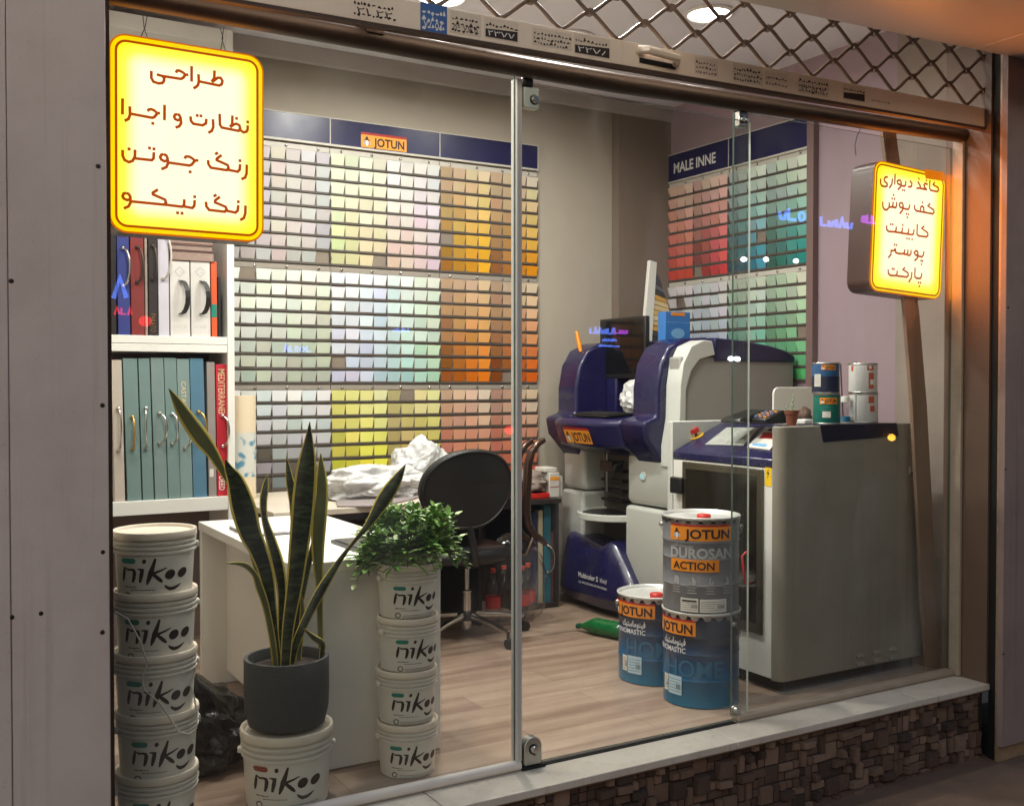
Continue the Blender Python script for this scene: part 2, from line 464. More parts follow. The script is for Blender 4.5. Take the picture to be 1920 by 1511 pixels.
# ------------------------------------------------------------------ SETTING
GY = 3.13            # glass plane
YB, XR, XL, ZC = 5.70, 4.55, 0.52, 3.23
struct(MB().box(XL - .2, 3.16, -.12, XR + .3, YB + .3, 0.0).build("floor", m_floor))
struct(MB().box(XL - .2, 3.02, ZC, XR + .3, YB + .3, ZC + .15).build("ceiling", m_ceil))
struct(MB().box(XL - .2, YB, 0, XR + .3, YB + .2, ZC).build("back_wall", m_wallg))
xc0 = Py(1147, 400, YB).x
struct(MB().box(xc0, YB - .08, 0, XR, YB - .001, ZC).build("wall_column", m_wallc))
struct(MB().box(XR, 3.75, 0, XR + .2, YB, ZC).build("side_wall", m_wallp))
struct(MB().box(XR, 3.05, 0, XR + .2, 3.75, ZC + .1).build("side_wall_end", m_dirty))
struct(MB().box(XL - .2, 3.2, 0, XL, YB, ZC).build("left_wall", m_wallg))
# pale cove strip where the ceiling meets the back wall, with a small fixing hole
m_cove = M("cove paint", rgb(168, 158, 152), 0.7, var=0.05)

# pavement and road
m_pave = M("dark worn paving", rgb(106, 85, 70), 0.9, var=0.4, scale=7, bump=0.5, bscale=50)
struct(MB().box(-40, -60, -.62, 45, 40, -.34).build("pavement", m_pave))

# marble sill of the shop front
m_stoneedge = M("stone edge", rgb(120, 98, 82), 0.8, var=0.25, scale=12)
joints = [0.2, Px(840, 1500, 1.5).x, Pz(1330, 1383, 0).x, Pz(1700, 1318, 0).x, 4.235]
joints = [0.2, 1.49, 2.72, 3.78, 4.235]
sl = thing("window_sill", "cream marble sill slabs running along the foot of the shop glass", "sill", (2.2, 3.0, 0))
for i in range(4):
    MB().box(joints[i] + .0015, 2.955, -.028, joints[i + 1] - .0015, 3.158, 0.0 - .002 * (i == 0)).build("sill_slab", m_marb, sl, bevel=.003)
MB().box(0.2, 2.965, -.036, 4.235, 3.15, -.0285).build("mortar_bed", m_stoneedge, sl)

# mosaic base wall under the sill: irregular split stone tiles
m_st = [M("split stone %d" % i, c, 0.85, var=0.3, scale=18, bump=0.6, bscale=45) for i, c in
        enumerate([rgb(112, 88, 74), rgb(96, 74, 62), rgb(80, 62, 52), rgb(128, 104, 88), rgb(66, 52, 45)])]
bw = thing("base_wall", "low dark wall faced with small split stone tiles under the marble sill", "wall", (2.2, 2.99, -.34))
MB().box(0.2, 3.0, -.36, 4.24, 3.16, -.037).build("wall_core", M("dark mortar", rgb(44, 35, 30), 0.95, var=0.3, scale=10), bw)
mb = MB(); rnd = random.Random(3)
cell = .0365
nx, nz = int((4.235 - 0.2) / cell), 9
used = set()
for k in range(nz):
    for i in range(nx):
        if (i, k) in used: continue
        ww, hh = rnd.choice([(1, 1), (1, 1), (1, 1), (2, 1), (1, 2), (2, 2), (2, 1)])
        ok = all((i + a, k + b) not in used and i + a < nx and k + b < nz for a in range(ww) for b in range(hh))
        if not ok: ww = hh = 1
        for a in range(ww):
            for b in range(hh): used.add((i + a, k + b))
        x0 = 0.2 + i * cell; z0 = -.362 + k * cell
        g = .0025; dpt = rnd.choice([.004, .008, .012, .016, .022, .03]) * (1 if rnd.random() > .12 else 0.1)
        j = lambda: rnd.uniform(-.002, .002)
        a0, a1, b0, b1 = x0 + g, x0 + ww * cell - g, z0 + g, min(z0 + hh * cell - g, -.039)
        if b1 <= b0 + .004: continue
        y = 3.0 - dpt
        vs = [(a0, 3.0, b0), (a1, 3.0, b0), (a1, 3.0, b1), (a0, 3.0, b1),
              (a0 + .003 + j(), y + j(), b0 + .003 + j()), (a1 - .003 + j(), y + j(), b0 + .003 + j()), (a1 - .003 + j(), y + j(), b1 - .003 + j()), (a0 + .003 + j(), y + j(), b1 - .003 + j())]
        mb.add(vs, [(4, 5, 6, 7), (0, 1, 5, 4), (1, 2, 6, 5), (2, 3, 7, 6), (3, 0, 4, 7)], rnd.choice([0, 0, 1, 1, 2, 3, 4]))
mb.build("stone_facing", m_st, bw, bevel=.0045)

# left cladded pillar
lp = thing("clad_pillar", "broad pale grey clad pillar with screw heads left of the shop window", "pillar", (0.2, 2.95, -.34))
xe = Py(203, 760, 2.95).x; xg = Py(17, 760, 2.95).x
MB().box(xg + .0007, 2.95, -.34, xe, 2.99, 3.3).build("cladding_panel", m_clad, lp, bevel=.003)
MB().box(-.6, 2.947, -.34, xg - .0007, 2.99, 3.3).build("cladding_panel", m_clad, lp, bevel=.003)
MB().box(-.6, 2.992, -.34, xe - .012, 3.25, 3.3).build("pillar_core", M("pillar core", rgb(70, 60, 54), .9), lp)
m_screw = M("screw", rgb(70, 62, 58), .4, .7)
for px, py in ((184, 312), (21, 527), (192, 760), (22, 1157), (192, 1185)):
    q = Py(px, py, 2.95)
    MB().lathe([(0.0, -.004), (.004, -.0035), (.0062, -.001), (.0064, .002)], (q.x, 2.95, q.z), 14, axis='y').build("screw_head", m_screw, lp, smooth=40)
for px, py in ((77, 1150), (193, 1035)):
    q = Py(px, py, 2.9495)
    MB().lathe([(0.0, -.0004), (.0055, -.0004), (.006, .0004)], (q.x, 2.9495, q.z), 10, axis='y').build("screw_hole", m_black, lp)
# dark packing strip between pillar and glass
MB().box(xe - .01, 3.0, -.03, xe + .018, 3.14, 2.5).build("packing_strip", M("old sealant", rgb(74, 56, 44), .9, var=.5, scale=25, bump=.6), lp)

# right side: reveal, shutter channel, edge trim and outer clad pillar
m_reveal = M("brown reveal paint", rgb(104, 82, 68), .55, var=.18, scale=5, bump=.12, bscale=80)
jb = thing("window_jamb", "brown painted jamb closing the right end of the shop glass", "jamb", (4.22, 3.0, 0))
MB().box(4.222, 2.966, -.03, 4.56, 3.2, 2.9).build("reveal", m_reveal, jb)
MB().box(4.203, 3.095, 0.004, 4.2205, 3.15, 2.52).build("silicone_strip", M("cream sealant", rgb(160, 146, 128), .5, var=.2, scale=20), jb, bevel=.003)
ch = thing("shutter_channel", "black upright steel channel that guides the roller shutter", "channel", (4.25, 2.94, -.34))
MB().box(4.236, 2.925, -.34, 4.56, 2.9655, 2.9).build("channel_body", m_black, ch)
MB().box(4.225, 2.905, -.34, 4.56, 2.9245, 2.9).build("channel_lip", M("worn edge trim", rgb(170, 140, 112), .5, .3, var=.4, scale=30), ch, bevel=.002)
rp = thing("clad_pillar", "narrow grey clad pillar beyond the black shutter channel", "pillar", (4.4, 2.88, -.26))
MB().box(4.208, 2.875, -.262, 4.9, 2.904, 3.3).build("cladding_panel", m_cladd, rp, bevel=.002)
for px, py in ((1889, 577), (1884, 880), (1880, 1226)):
    q = Py(px, py, 2.875)
    MB().lathe([(0.0, -.003), (.0045, -.003), (.005, .001)], (q.x + .004, 2.875, q.z), 10, axis='y').build("screw_head", m_screw, rp)
MB().box(4.26, 2.92, -.34, 4.9, 3.2, -.2).build("pillar_foot", m_black, rp)

# soffit of the fascia above the pavement
m_sof = M("soffit panel", rgb(214, 200, 188), .35, var=.05, scale=2)
sf = thing("canopy_soffit", "smooth pale soffit panels of the fascia overhanging the shop front", "canopy", (3.3, 2.5, 2.76))
xj = 3.98
SOF0 = 2.33
zs = lambda x: 2.742 + (x - 2.5) * .030
for a, b in ((2.42, xj - .002), (xj + .002, 5.6)):
    MB().prism([(a, zs(a)), (b, zs(b)), (b, zs(b) + .02), (a, zs(a) + .02)], 'y', SOF0, 2.885).build("soffit_panel", m_sof, sf, bevel=.004)
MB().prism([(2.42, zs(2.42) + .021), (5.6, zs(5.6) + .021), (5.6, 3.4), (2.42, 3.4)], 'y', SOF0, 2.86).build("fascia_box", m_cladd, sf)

# header bar over the glass (bronze tube, slightly bowed)
hb = thing("header_bar", "dark bronze tube running above the glass under the shutter rail", "header", (2.3, 3.1, 2.47))
pts = [(0.3, 3.11, 2.452), (0.92, 3.11, 2.451), (1.6, 3.11, 2.448), (2.26, 3.11, 2.450), (3.2, 3.11, 2.470), (4.235, 3.11, 2.493)]
MB().tube(pts, [.033, .034, .035, .035, .034, .032], 20).build("tube", m_darkmetal, hb, smooth=60)
MB().tube([(1.16, 3.108, 2.489), (1.3, 3.085, 2.480), (1.5, 3.072, 2.481), (1.62, 3.08, 2.488), (1.72, 3.09, 2.488)], .004, 6).build("loose_cable", m_black, hb, smooth=60)
# wall above the header, behind the shutter box
MB().box(1.27, 3.07, 2.46, 1.33, 3.12, 2.62).build("bracket", m_rust, hb)

# ------------------------------------------------------------------ ROLLER SHUTTER (bottom rail with bills, lattice above)
gr = thing("roller_grille", "raised roller shutter with cream bottom rail and wavy diamond lattice", "shutter", (2.3, 3.0, 2.5))
RY = 3.0
zt = lambda x: 2.560 + (x - 1.756) * .0140
zb = lambda x: 2.471 + (x - 1.756) * .0150
MB().prism([(.3, zb(.3)), (4.25, zb(4.25)), (4.25, zt(4.25)), (.3, zt(.3))], 'y', RY, RY + .022).build("bottom_rail", m_rail, gr, bevel=.004)
MB().prism([(.3, zb(.3) - .012), (4.25, zb(4.25) - .012), (4.25, zb(4.25) - .0006), (.3, zb(.3) - .0006)], 'y', RY - .006, RY + .024).build("rail_edge", m_rust, gr)
# handle on the rail
q = Py(1232, 112, RY)
h = MB()
h.tube([(q.x - .083, RY - .001, q.z + .02), (q.x - .07, RY - .04, q.z + .012), (q.x + .06, RY - .045, q.z - .0), (q.x + .083, RY - .001, q.z - .002)], [.016, .014, .014, .016], 10)
h.build("rail_handle", m_rail, gr, smooth=50)
MB().box(q.x - .08, RY - .0025, q.z - .024, q.x + .083, RY - .0004, q.z - .006).build("handle_slot", m_black, gr)
# bills pasted to the rail
m_bw = M("faded bill", rgb(222, 206, 186), .7, var=.12, scale=18)
m_bb = M("blue bill", rgb(66, 104, 164), .6, var=.2, scale=16)
m_bk = M("dark print", rgb(52, 40, 34), .7, var=.3, scale=30)
def bill(px0, px1, py, hgt, mat, ink, seed, rows=3, phone=None, dark=False):
    a, b = Py(px0, py, RY), Py(px1, py, RY); r = random.Random(seed)
    wd = b.x - a.x; zc = zb((a.x + b.x) / 2) + .046
    zl = zc - hgt / 2
    sk = .014
    mbb = MB(); yy = RY - .0007
    mbb.add([(a.x, yy, zl), (b.x, yy, zl + wd * sk), (b.x, yy, zl + hgt + wd * sk), (a.x, yy, zl + hgt)], [(0, 1, 2, 3)], 0)
    polys = []
    if dark: polys.append([(0.004, .004), (wd - .004, .004), (wd - .004, hgt * .55), (.004, hgt * .45)])
    x = .006
    for k in range(rows):
        y0 = hgt * (.12 + .8 * k / rows); x = .006
        while x < wd - .012:
            l = r.uniform(.004, .014); th = hgt * r.uniform(.06, .13)
            if not (dark and y0 < hgt * .5): stroke2d([(x, y0 + r.uniform(-.002, .002)), (x + l * .5, y0 + th * r.uniform(-.3, 1)), (x + l, y0 + r.uniform(-.002, .004))], [th * .5, th, th * .4], polys)
            x += l + r.uniform(.003, .007)
    fn = lambda u, v: (a.x + u, yy - .0006, zl + v + u * sk)
    put(mbb, polys, fn, 1)
    if phone:
        col = 2
        put(mbb, textw(phone, hgt * .27, wd * .78, wd * .1, hgt * .14), lambda u, v: (a.x + u, yy - .0012, zl + v + u * sk), col)
    mbb.build("pasted_bill", [mat, ink, m_lwhite if (dark or mat is m_bb) else m_bk], gr)
bill(660, 745, 20, .075, m_rail, m_bk, 1, 2, "\u06f2\u06f1 \u06f2\u06f2")
bill(788, 838, 28, .088, m_bb, m_lwhite, 2, 3, "\u06f7\u06f8\u06f5\u06f2")
bill(844, 902, 45, .07, m_bw, m_bk, 3, 3, "\u06f5\u06f6 \u06f7\u06f7 \u06f5")
bill(908, 972, 50, .066, m_bw, m_bk, 4, 3, "\u06f2\u06f3\u06f7\u06f7", True)
bill(998, 1072, 66, .058, m_bw, m_bk, 5, 3)
bill(1076, 1144, 82, .07, m_bw, m_bk, 6, 3, "\u06f2\u06f2\u06f7\u06f8", True)
bill(1302, 1346, 128, .062, m_bw, M("magenta brown print", rgb(120, 70, 74), .7, var=.3, scale=30), 7, 3)
bill(1374, 1430, 140, .07, m_bw, m_bk, 8, 3)
bill(1434, 1476, 155, .055, m_bw, m_bk, 9, 2)
bill(1496, 1554, 165, .07, m_bw, m_bk, 10, 3, "\u06f2\u06f2 \u06f5\u06f1 \u06f1\u06f2")
bill(1580, 1622, 183, .06, m_bw, m_bk, 11, 3, None, True)
bill(1632, 1668, 185, .04, m_rail, m_bk, 12, 1)
# lattice: wavy rods that touch at clips
lat = MB(); clips = MB()
P0 = .1195       # half pitch in x
ROWH = .150      # row height
def node(i, k):  # lattice points: i half pitches, k half rows
    x = 1.0 + i * P0
    return Vector((x, RY + .012, zt(x) + .004 + k * ROWH * .5))
for i in range(0, 28):
    for k in range(0, 11):
        if (i + k) % 2: continue
        for s in (-1, 1):
            if k == 0 and False: continue
            a = node(i, k); b = node(i + s, k + 1)
            if b.x < .9 or b.x > 4.23 or a.x < .9: continue
            yo = .004 * s
            d = b - a
            p = [a + Vector((s * .004, yo, 0)), a + Vector((d.x * .16, yo, d.z * .09)), a + Vector((d.x * .32, yo, d.z * .27)), a + d * .5 + Vector((0, yo, 0)),
                 a + Vector((d.x * .68, yo, d.z * .73)), a + Vector((d.x * .84, yo, d.z * .91)), b + Vector((-s * .004, yo, 0))]
            lat.tube(p, .0074, 7)
        if k > 0:
            a = node(i, k)
            if a.x < 4.23: clips.box(a.x - .010, RY + .0, a.z - .011, a.x + .010, RY + .024, a.z + .011)
m_lat = M("painted grille rod", rgb(116, 98, 84), .5, .1, var=.25, scale=20)
lat.add(clips.v, clips.f)
lat.build("lattice", m_lat, gr, smooth=40)

# ------------------------------------------------------------------ GLASS
def pane(mb, x0, x1, y, z0, z1, t=.010):
    mb.box(x0, y, z0, x1, y + t, z1)
    return mb
def glass_obj(name, x0, x1, y, z0, z1, parent, edge=(0, 0)):
    mb = MB()
    t = .010
    vs = [(x0, y, z0), (x1, y, z0), (x1, y + t, z0), (x0, y + t, z0), (x0, y, z1), (x1, y, z1), (x1, y + t, z1), (x0, y + t, z1)]
    mb.add(vs, [(0, 1, 5, 4)], 0)
    mb.add(vs, [(2, 3, 7, 6)], 0)
    mb.add(vs, [(1, 2, 6, 5)], 1 + edge[1]); mb.add(vs, [(3, 0, 4, 7)], 1 + edge[0])
    mb.add(vs, [(0, 3, 2, 1), (4, 5, 6, 7)], 1)
    return mb.build(name, [m_glass, m_gedge, m_gedgel], parent)
XS0, XS1 = 1.846, 1.870
g1 = thing("glass_panel", "fixed clear shop window pane behind the left light box sign", "glass panel", (1.2, GY, .02))
glass_obj("glass", xe + .02, XS0 - .001, GY, .022, 2.44, g1)
g2 = thing("glass_door", "frameless glass door in the middle with steel lock at its foot", "door", (XS1, GY, .012))
glass_obj("glass", XS1 + .002, 2.936, GY, .014, 2.40, g2, (0, 1))
g3 = thing("glass_panel", "fixed clear shop window pane in front of the paint shaker cabinet", "glass panel", (3.5, GY + .02, .02))
glass_obj("glass", 2.868, 4.2, GY + .02, .022, 2.44, g3)
# upright seal strip on the door joint
ss = tag(MB().box(XS0, GY - .012, .03, XS0 + .008, GY + .03, 2.41).box(XS0 + .0085, GY - .006, .03, XS1, GY + .014, 2.41).build("seal_strip", M("grey seal", rgb(196, 194, 190), .35, var=.06), None, bevel=.002),
         "long pale upright seal strip on the hinge side of the glass door", "seal strip")
# patch fittings
def bolt(mb, c, r, l):
    mb.lathe([(0, -l), (r * .75, -l), (r, -l * .7), (r, 0), (r * 1.3, 0), (r * 1.35, .003)], c, 18, axis='y'); return mb
mb = MB().box(XS1 + .004, GY - .012, 2.315, XS1 + .064, GY + .022, 2.385)
mb.build("top_clamp", M("clamp plate", rgb(196, 204, 192), .35, .4), g2, bevel=.002)
bolt(MB(), (XS1 + .046, GY - .012, 2.345), .014, .014).build("clamp_bolt", m_chrome, g2, smooth=40)
MB().box(XS1 + .006, GY - .010, 2.386, XS1 + .046, GY + .02, 2.425).build("pivot_block", m_dark, g2, bevel=.008)
# bottom lock: rounded plate with barrel
pl = [(XS1 + .005, .012), (XS1 + .077, .012), (XS1 + .077, .075)] + [(XS1 + .041 + .036 * cos(a), .075 + .036 * sin(a)) for a in [radians(x) for x in range(15, 180, 15)]] + [(XS1 + .005, .075)]
lk = MB().prism(pl, 'y', GY - .014, GY + .024).build("door_lock", m_steel, g2, bevel=.003)
bolt(MB(), (XS1 + .042, GY - .014, .068), .014, .014).build("lock_barrel", m_chrome, lk, smooth=40)
MB().lathe([(.0, -.016), (.006, -.016), (.006, 0)], (XS1 + .045, GY - .014, .050), 14, axis='y').build("key_barrel", m_steel, lk, smooth=40)
MB().box(XS1 - .005, GY - .02, .0005, XS1 + .09, GY + .03, .011).build("pivot_foot", m_black, g2)
for (xx, mm) in ((2.89, m_steel),):
    MB().box(xx - .02, GY - .008, 2.375, xx + .026, GY + .034, 2.432).build("top_clamp", m_steel, g3, bevel=.002)
    bolt(MB(), (xx - .006, GY - .008, 2.40), .012, .010).build("clamp_bolt", m_chrome, g3, smooth=40)
    bolt(MB(), (xx + .017, GY - .008, 2.40), .010, .008).build("clamp_bolt", m_chrome, g3, smooth=40)
    MB().box(xx - .025, GY - .004, 2.433, xx + .02, GY + .03, 2.46).build("pivot_block", m_dark, g3, bevel=.006)
    bolt(MB(), (xx - .01, GY + .012, .045), .016, .018).build("door_stop", m_steel, g3, smooth=40)
# rails on the sill
tag(MB().tube([(xe + .02, GY, .018), (1.862, GY, .018)], .0185, 16).build("sill_rail", M("white rail paint", rgb(214, 206, 196), .35, var=.12, scale=9), None, smooth=50),
    "round white rail on the sill under the left window pane", "rail")
tag(MB().box(2.875, GY - .012, .001, 4.2, GY + .034, .030).build("sill_rail", M("dusty rail paint", rgb(160, 144, 126), .5, var=.2, scale=9), None, bevel=.008),
    "square dusty rail on the sill under the right window pane", "rail")
struct(MB().box(1.885, GY - .010, .0005, 2.868, GY + .022, .004).build("floor_gap", m_black))

# ------------------------------------------------------------------ LIGHT BOX SIGNS (back-lit acrylic faces)
def sign_mat(name, hw, hh):
    """back-lit acrylic: lamps behind the middle, so its own glow falls from white to yellow at the rim"""
    m = bpy.data.materials.new(name); m.use_nodes = True
    nt = m.node_tree; nt.nodes.remove(nt.nodes["Principled BSDF"])
    tc = nt.nodes.new("ShaderNodeTexCoord"); sp = nt.nodes.new("ShaderNodeSeparateXYZ")
    nt.links.new(tc.outputs["Object"], sp.inputs[0])
    def edge(sock, h, soft):
        a = nt.nodes.new("ShaderNodeMath"); a.operation = 'ABSOLUTE'; nt.links.new(sock, a.inputs[0])
        r = nt.nodes.new("ShaderNodeMapRange"); r.inputs[1].default_value = h; r.inputs[2].default_value = h - soft; r.inputs[3].default_value = 0; r.inputs[4].default_value = 1
        r.interpolation_type = 'SMOOTHSTEP'
        nt.links.new(a.outputs[0], r.inputs[0]); return r.outputs[0]
    mu = nt.nodes.new("ShaderNodeMath"); mu.operation = 'MULTIPLY'
    nt.links.new(edge(sp.outputs[0], hw, hw * .42), mu.inputs[0]); nt.links.new(edge(sp.outputs[2], hh, hw * .42), mu.inputs[1])
    cr = nt.nodes.new("ShaderNodeValToRGB")
    cr.color_ramp.elements[0].position = 0.0; cr.color_ramp.elements[0].color = (1.0, .80, .0, 1)
    e = cr.color_ramp.elements.new(.45); e.color = (1.0, .90, .10, 1)
    cr.color_ramp.elements[-1].position = 1.0; cr.color_ramp.elements[-1].color = (1.0, .97, .66, 1)
    nt.links.new(mu.outputs[0], cr.inputs[0])
    em = nt.nodes.new("ShaderNodeEmission"); em.inputs[1].default_value = SIGN_E
    nt.links.new(cr.outputs[0], em.inputs[0]); nt.links.new(em.outputs[0], nt.nodes["Material Output"].inputs[0])
    return m
m_sborder = emit("lit amber border", (1.0, .72, .0, 1), SIGN_E * .85)
m_srim = emit("lit orange rim", (1.0, .20, .0, 1), SIGN_E * .55)
m_sline = emit("dim red lettering", (.56, .07, .0, 1), 1.0)
m_sdim = emit("dim orange corner", (.95, .22, .0, 1), .9)
m_sside = M("dark sign case", rgb(70, 46, 40), .4, var=.2)
def rrect(x0, z0, x1, z1, r, n=7):
    P = []
    for cx, cz, a in ((x1 - r, z1 - r, 0), (x0 + r, z1 - r, 90), (x0 + r, z0 + r, 180), (x1 - r, z0 + r, 270)):
        for k in range(n + 1):
            t = radians(a + 90 * k / n); P.append((cx + r * cos(t), cz + r * sin(t)))
    return P
def inset(P, d):
    xs = [p[0] for p in P]; zs_ = [p[1] for p in P]
    return rrect(min(xs) + d, min(zs_) + d, max(xs) - d, max(zs_) - d, max(.004, (max(xs) - min(xs)) * .11 - d))
def ring(mb, A, B, y, mi=0):
    n = len(A)
    for i in range(n):
        j = (i + 1) % n
        mb.poly([(A[i][0], y, A[i][1]), (A[j][0], y, A[j][1]), (B[j][0], y, B[j][1]), (B[i][0], y, B[i][1])], mi)
def light_box(label, px, Y, depth, strokes, sw, dim=None, wires=(), glow=2.5, bw_=.0165):
    tl, tr, bl, br_ = [Py(a, b, Y) for a, b in px]
    x0, x1 = (tl.x + bl.x) / 2, (tr.x + br_.x) / 2
    z1, z0 = (tl.z + tr.z) / 2, (bl.z + br_.z) / 2
    cx, cz = (x0 + x1) / 2, (z0 + z1) / 2
    ang = math.atan2((tl.x + tr.x) / 2 - (bl.x + br_.x) / 2, (tl.z + tr.z) / 2 - (bl.z + br_.z) / 2)
    def unrot(x, z): x, z = x - cx, z - cz; return (cx + x * cos(ang) - z * sin(ang), cz + x * sin(ang) + z * cos(ang))
    root = thing("light_box_sign", label, "sign", (cx, Y, cz), "lit signs hung behind the shop glass")
    A = rrect(x0, z0, x1, z1, (x1 - x0) * .11)
    MB().prism(A, 'y', Y + .004, Y + depth).build("case", m_sside, root, smooth=40)
    A2 = inset(A, .005); B = inset(A, bw_); Bi = inset(A, bw_ + .007)
    rm = MB(); ring(rm, A, A2, Y); n = len(A)
    for i in range(n):
        j = (i + 1) % n
        rm.poly([(A[i][0], Y, A[i][1]), (A[j][0], Y, A[j][1]), (A[j][0], Y + .004, A[j][1]), (A[i][0], Y + .004, A[i][1])])
    rm.build("rim", m_srim, root)
    mb = MB(); ring(mb, A2, B, Y - .0002); mb.build("border", m_sborder, root)
    mb = MB(); ring(mb, B, Bi, Y - .0004); mb.build("border_line", m_sline, root)
    MB().poly([(p[0], Y - .0002, p[1]) for p in Bi]).build("face", sign_mat("lit face " + label[:9], (x1 - x0) / 2, (z1 - z0) / 2), root)
    lm = MB()
    for ox, oy, sc, ss_, dots in strokes:
        cv = lambda p: (lambda q: unrot(q.x, q.z))(Py(ox + p[0] / sc, oy + p[1] / sc, Y))
        polys = []
        for s_ in ss_:
            P = [cv(p) for p in s_]
            # rounder joints
            stroke2d(P, sw, polys)
            for p in P[1:-1]: ell2d(p[0], p[1], sw / 2, sw / 2, 0, 10, polys)
        for d in dots:
            c = cv(d); h = sw * .52
            polys.append([(c[0] - h, c[1] - h), (c[0] + h, c[1] - h), (c[0] + h, c[1] + h), (c[0] - h, c[1] + h)])
        for k, p in enumerate(polys):
            yy = Y - .0010 - .00001 * (k % 40)
            lm.poly([(q[0], yy, q[1]) for q in p])
    lm.build("lettering", m_sline, root)
    if dim:
        P = [unrot(p.x, p.z) for p in (Py(a, b, Y) for a, b in dim)]
        MB().poly([(p[0], Y - .0016, p[1]) for p in P]).build("unlit_corner", m_sdim, root)
    for wpts in wires:
        MB().tube([(lambda p: Vector((unrot(p.x, p.z)[0], p.y, unrot(p.x, p.z)[1])))(Py(a, b, Y + .02)) for a, b in wpts], .0014, 5).build("hanging_wire", m_darkmetal, root)
    root.rotation_euler = (0, ang, 0)
    # the sign's own warm light thrown forward by its lit face and rim
    l = bpy.data.lights.new("sign_light", 'AREA'); l.shape = 'RECTANGLE'; l.size = x1 - x0; l.size_y = z1 - z0; l.energy = glow; l.color = (1.0, .22, .01)
    o = bpy.data.objects.new("sign_light", l); COL.objects.link(o); o.parent = root; o.location = (0, -.004, 0); o.rotation_euler = (-pi / 2, 0, 0)
    return root
LA = [[(535,215),(535,300),(560,345),(620,365),(665,362),(685,340),(690,305),(670,278),(600,258)],[(672,278),(890,312),(915,300),(945,262),(980,262)],[(945,262),(910,232),(870,212),(845,212),(828,238)],
 [(1018,158),(1018,345)],[(1100,255),(1105,340),(1095,385),(1070,410),(1040,425)],[(1108,342),(1350,392),(1380,375),(1388,335),(1368,300),(1330,298),(1262,352)],[(1293,210),(1290,305),(1258,345)],
 [(190,545),(188,738)],[(277,640),(280,740),(262,790),(215,815)],[(282,728),(545,778),(570,770),(610,722),(640,722)],[(605,722),(570,690),(535,675),(508,678),(488,698)],[(694,622),(692,808)],
 [(848,735),(870,745),(885,775),(880,800),(850,808),(820,792),(808,765),(820,740),(848,735)],[(886,780),(893,840),(870,880),(825,895)],[(1005,760),(1010,815),(1040,850),(1150,868),(1190,845),(1195,790)],
 [(1275,795),(1278,890),(1260,935),(1218,958)],[(1355,730),(1358,860),(1380,895),(1580,935),(1602,910),(1592,870),(1560,850),(1528,856),(1480,890)],[(1508,750),(1505,855),(1478,888)],
 [(1600,925),(1640,952),(1675,945),(1690,920),(1692,868)]]
LAd = [(553,845),(1085,750),(1130,755),(1558,785),(1692,828)]
LB = [[(190,138),(192,210),(215,260),(265,285),(310,270),(338,220),(340,135)],[(340,240),(540,262),(562,240),(566,165)],[(682,190),(715,205),(730,240),(725,268),(690,275),(655,255),(640,225),(655,197),(682,190)],
 [(730,245),(735,300),(715,345),(655,370)],[(738,290),(990,326),(1020,315),(1060,265),(1100,265)],[(1055,265),(1020,235),(985,218),(950,218),(933,242)],
 [(1215,260),(1220,310),(1250,352),(1440,382),(1462,355),(1450,320),(1320,262),(1320,245),(1378,200)],[(1300,192),(1335,170)],[(1458,378),(1570,400),(1595,375),(1600,310)],[(1680,315),(1678,420),(1660,470),(1615,490)],
 [(235,655),(265,668),(283,700),(280,732),(245,740),(205,722),(190,695),(203,662),(235,655)],[(283,710),(285,770),(262,815),(205,840)],[(288,755),(690,795),(712,768),(700,735),(555,672),(553,652),(615,612)],
 [(700,795),(905,820),(928,798),(930,730)],[(920,815),(1025,835),(1050,810),(1055,740)],[(1190,760),(1195,815),(1228,858),(1415,880),(1440,852),(1425,820),(1300,768),(1300,745),(1358,700)],[(1282,697),(1317,675)],
 [(1435,868),(1545,890),(1572,865),(1578,800)],[(1665,805),(1662,900),(1645,955),(1600,980)]]
LBd = [(268,128),(513,117),(567,127),(1000,402),(1598,268),(850,893),(903,898),(1055,700),(1578,760)]
light_box("large yellow lit sign with four lines of red Persian lettering", [(203, 62), (495, 104), (205, 434), (494, 456)], 3.20, .09,
          [(200, 100, 6.4, LA, LAd), (200, 260, 6.4, LB, LBd)], .0082,
          wires=[[(268, 30), (270, 52), (276, 70)], [(276, 30), (272, 52), (264, 70)], [(412, 52), (418, 70), (414, 95)], [(420, 52), (416, 74), (424, 100)]])
RC = [[(350,400),(345,490),(370,550),(440,570),(485,555),(490,510),(430,450),(425,400),(455,365),(500,365)],[(598,400),(585,520),(530,600)],[(655,300),(645,525)],[(740,425),(770,445),(785,490),(775,525),(740,525),(705,500),(700,455),(740,425)],
 [(785,500),(775,570),(710,635)],[(780,548),(850,560),(875,530),(880,450)],[(965,440),(1010,500),(1005,560),(970,575),(925,570)],[(1135,460),(1190,560),(1180,600),(1105,605)],[(1185,605),(1330,635)],
 [(1345,525),(1290,500),(1265,540),(1280,580),(1300,605),(1230,610)],[(1392,430),(1385,600),(1405,645),(1545,675),(1575,640),(1565,590),(1460,528),(1495,470)],
 [(390,890),(395,1000),(430,1055),(480,1060),(525,1010),(535,900)],[(525,1000),(590,1000),(610,960),(612,890)],[(600,1000),(665,1015),(685,970),(688,895)],[(780,905),(815,925),(825,975),(810,1015),(770,1010),(745,975),(750,930),(780,905)],
 [(825,990),(810,1070),(750,1140)],[(820,1030),(930,1050),(955,1010),(962,945)],[(1065,955),(1065,1035),(1100,1080),(1450,1145),(1480,1110),(1470,1060),(1350,978),(1400,925)],[(1190,1085),(1195,1010),(1225,980),(1260,1010),(1265,1100)]]
RCd = [(815,640),(855,650),(1158,400),(1320,440),(622,745),(593,822),(643,828),(895,1145),(938,1155),(912,1220),(1235,905)]
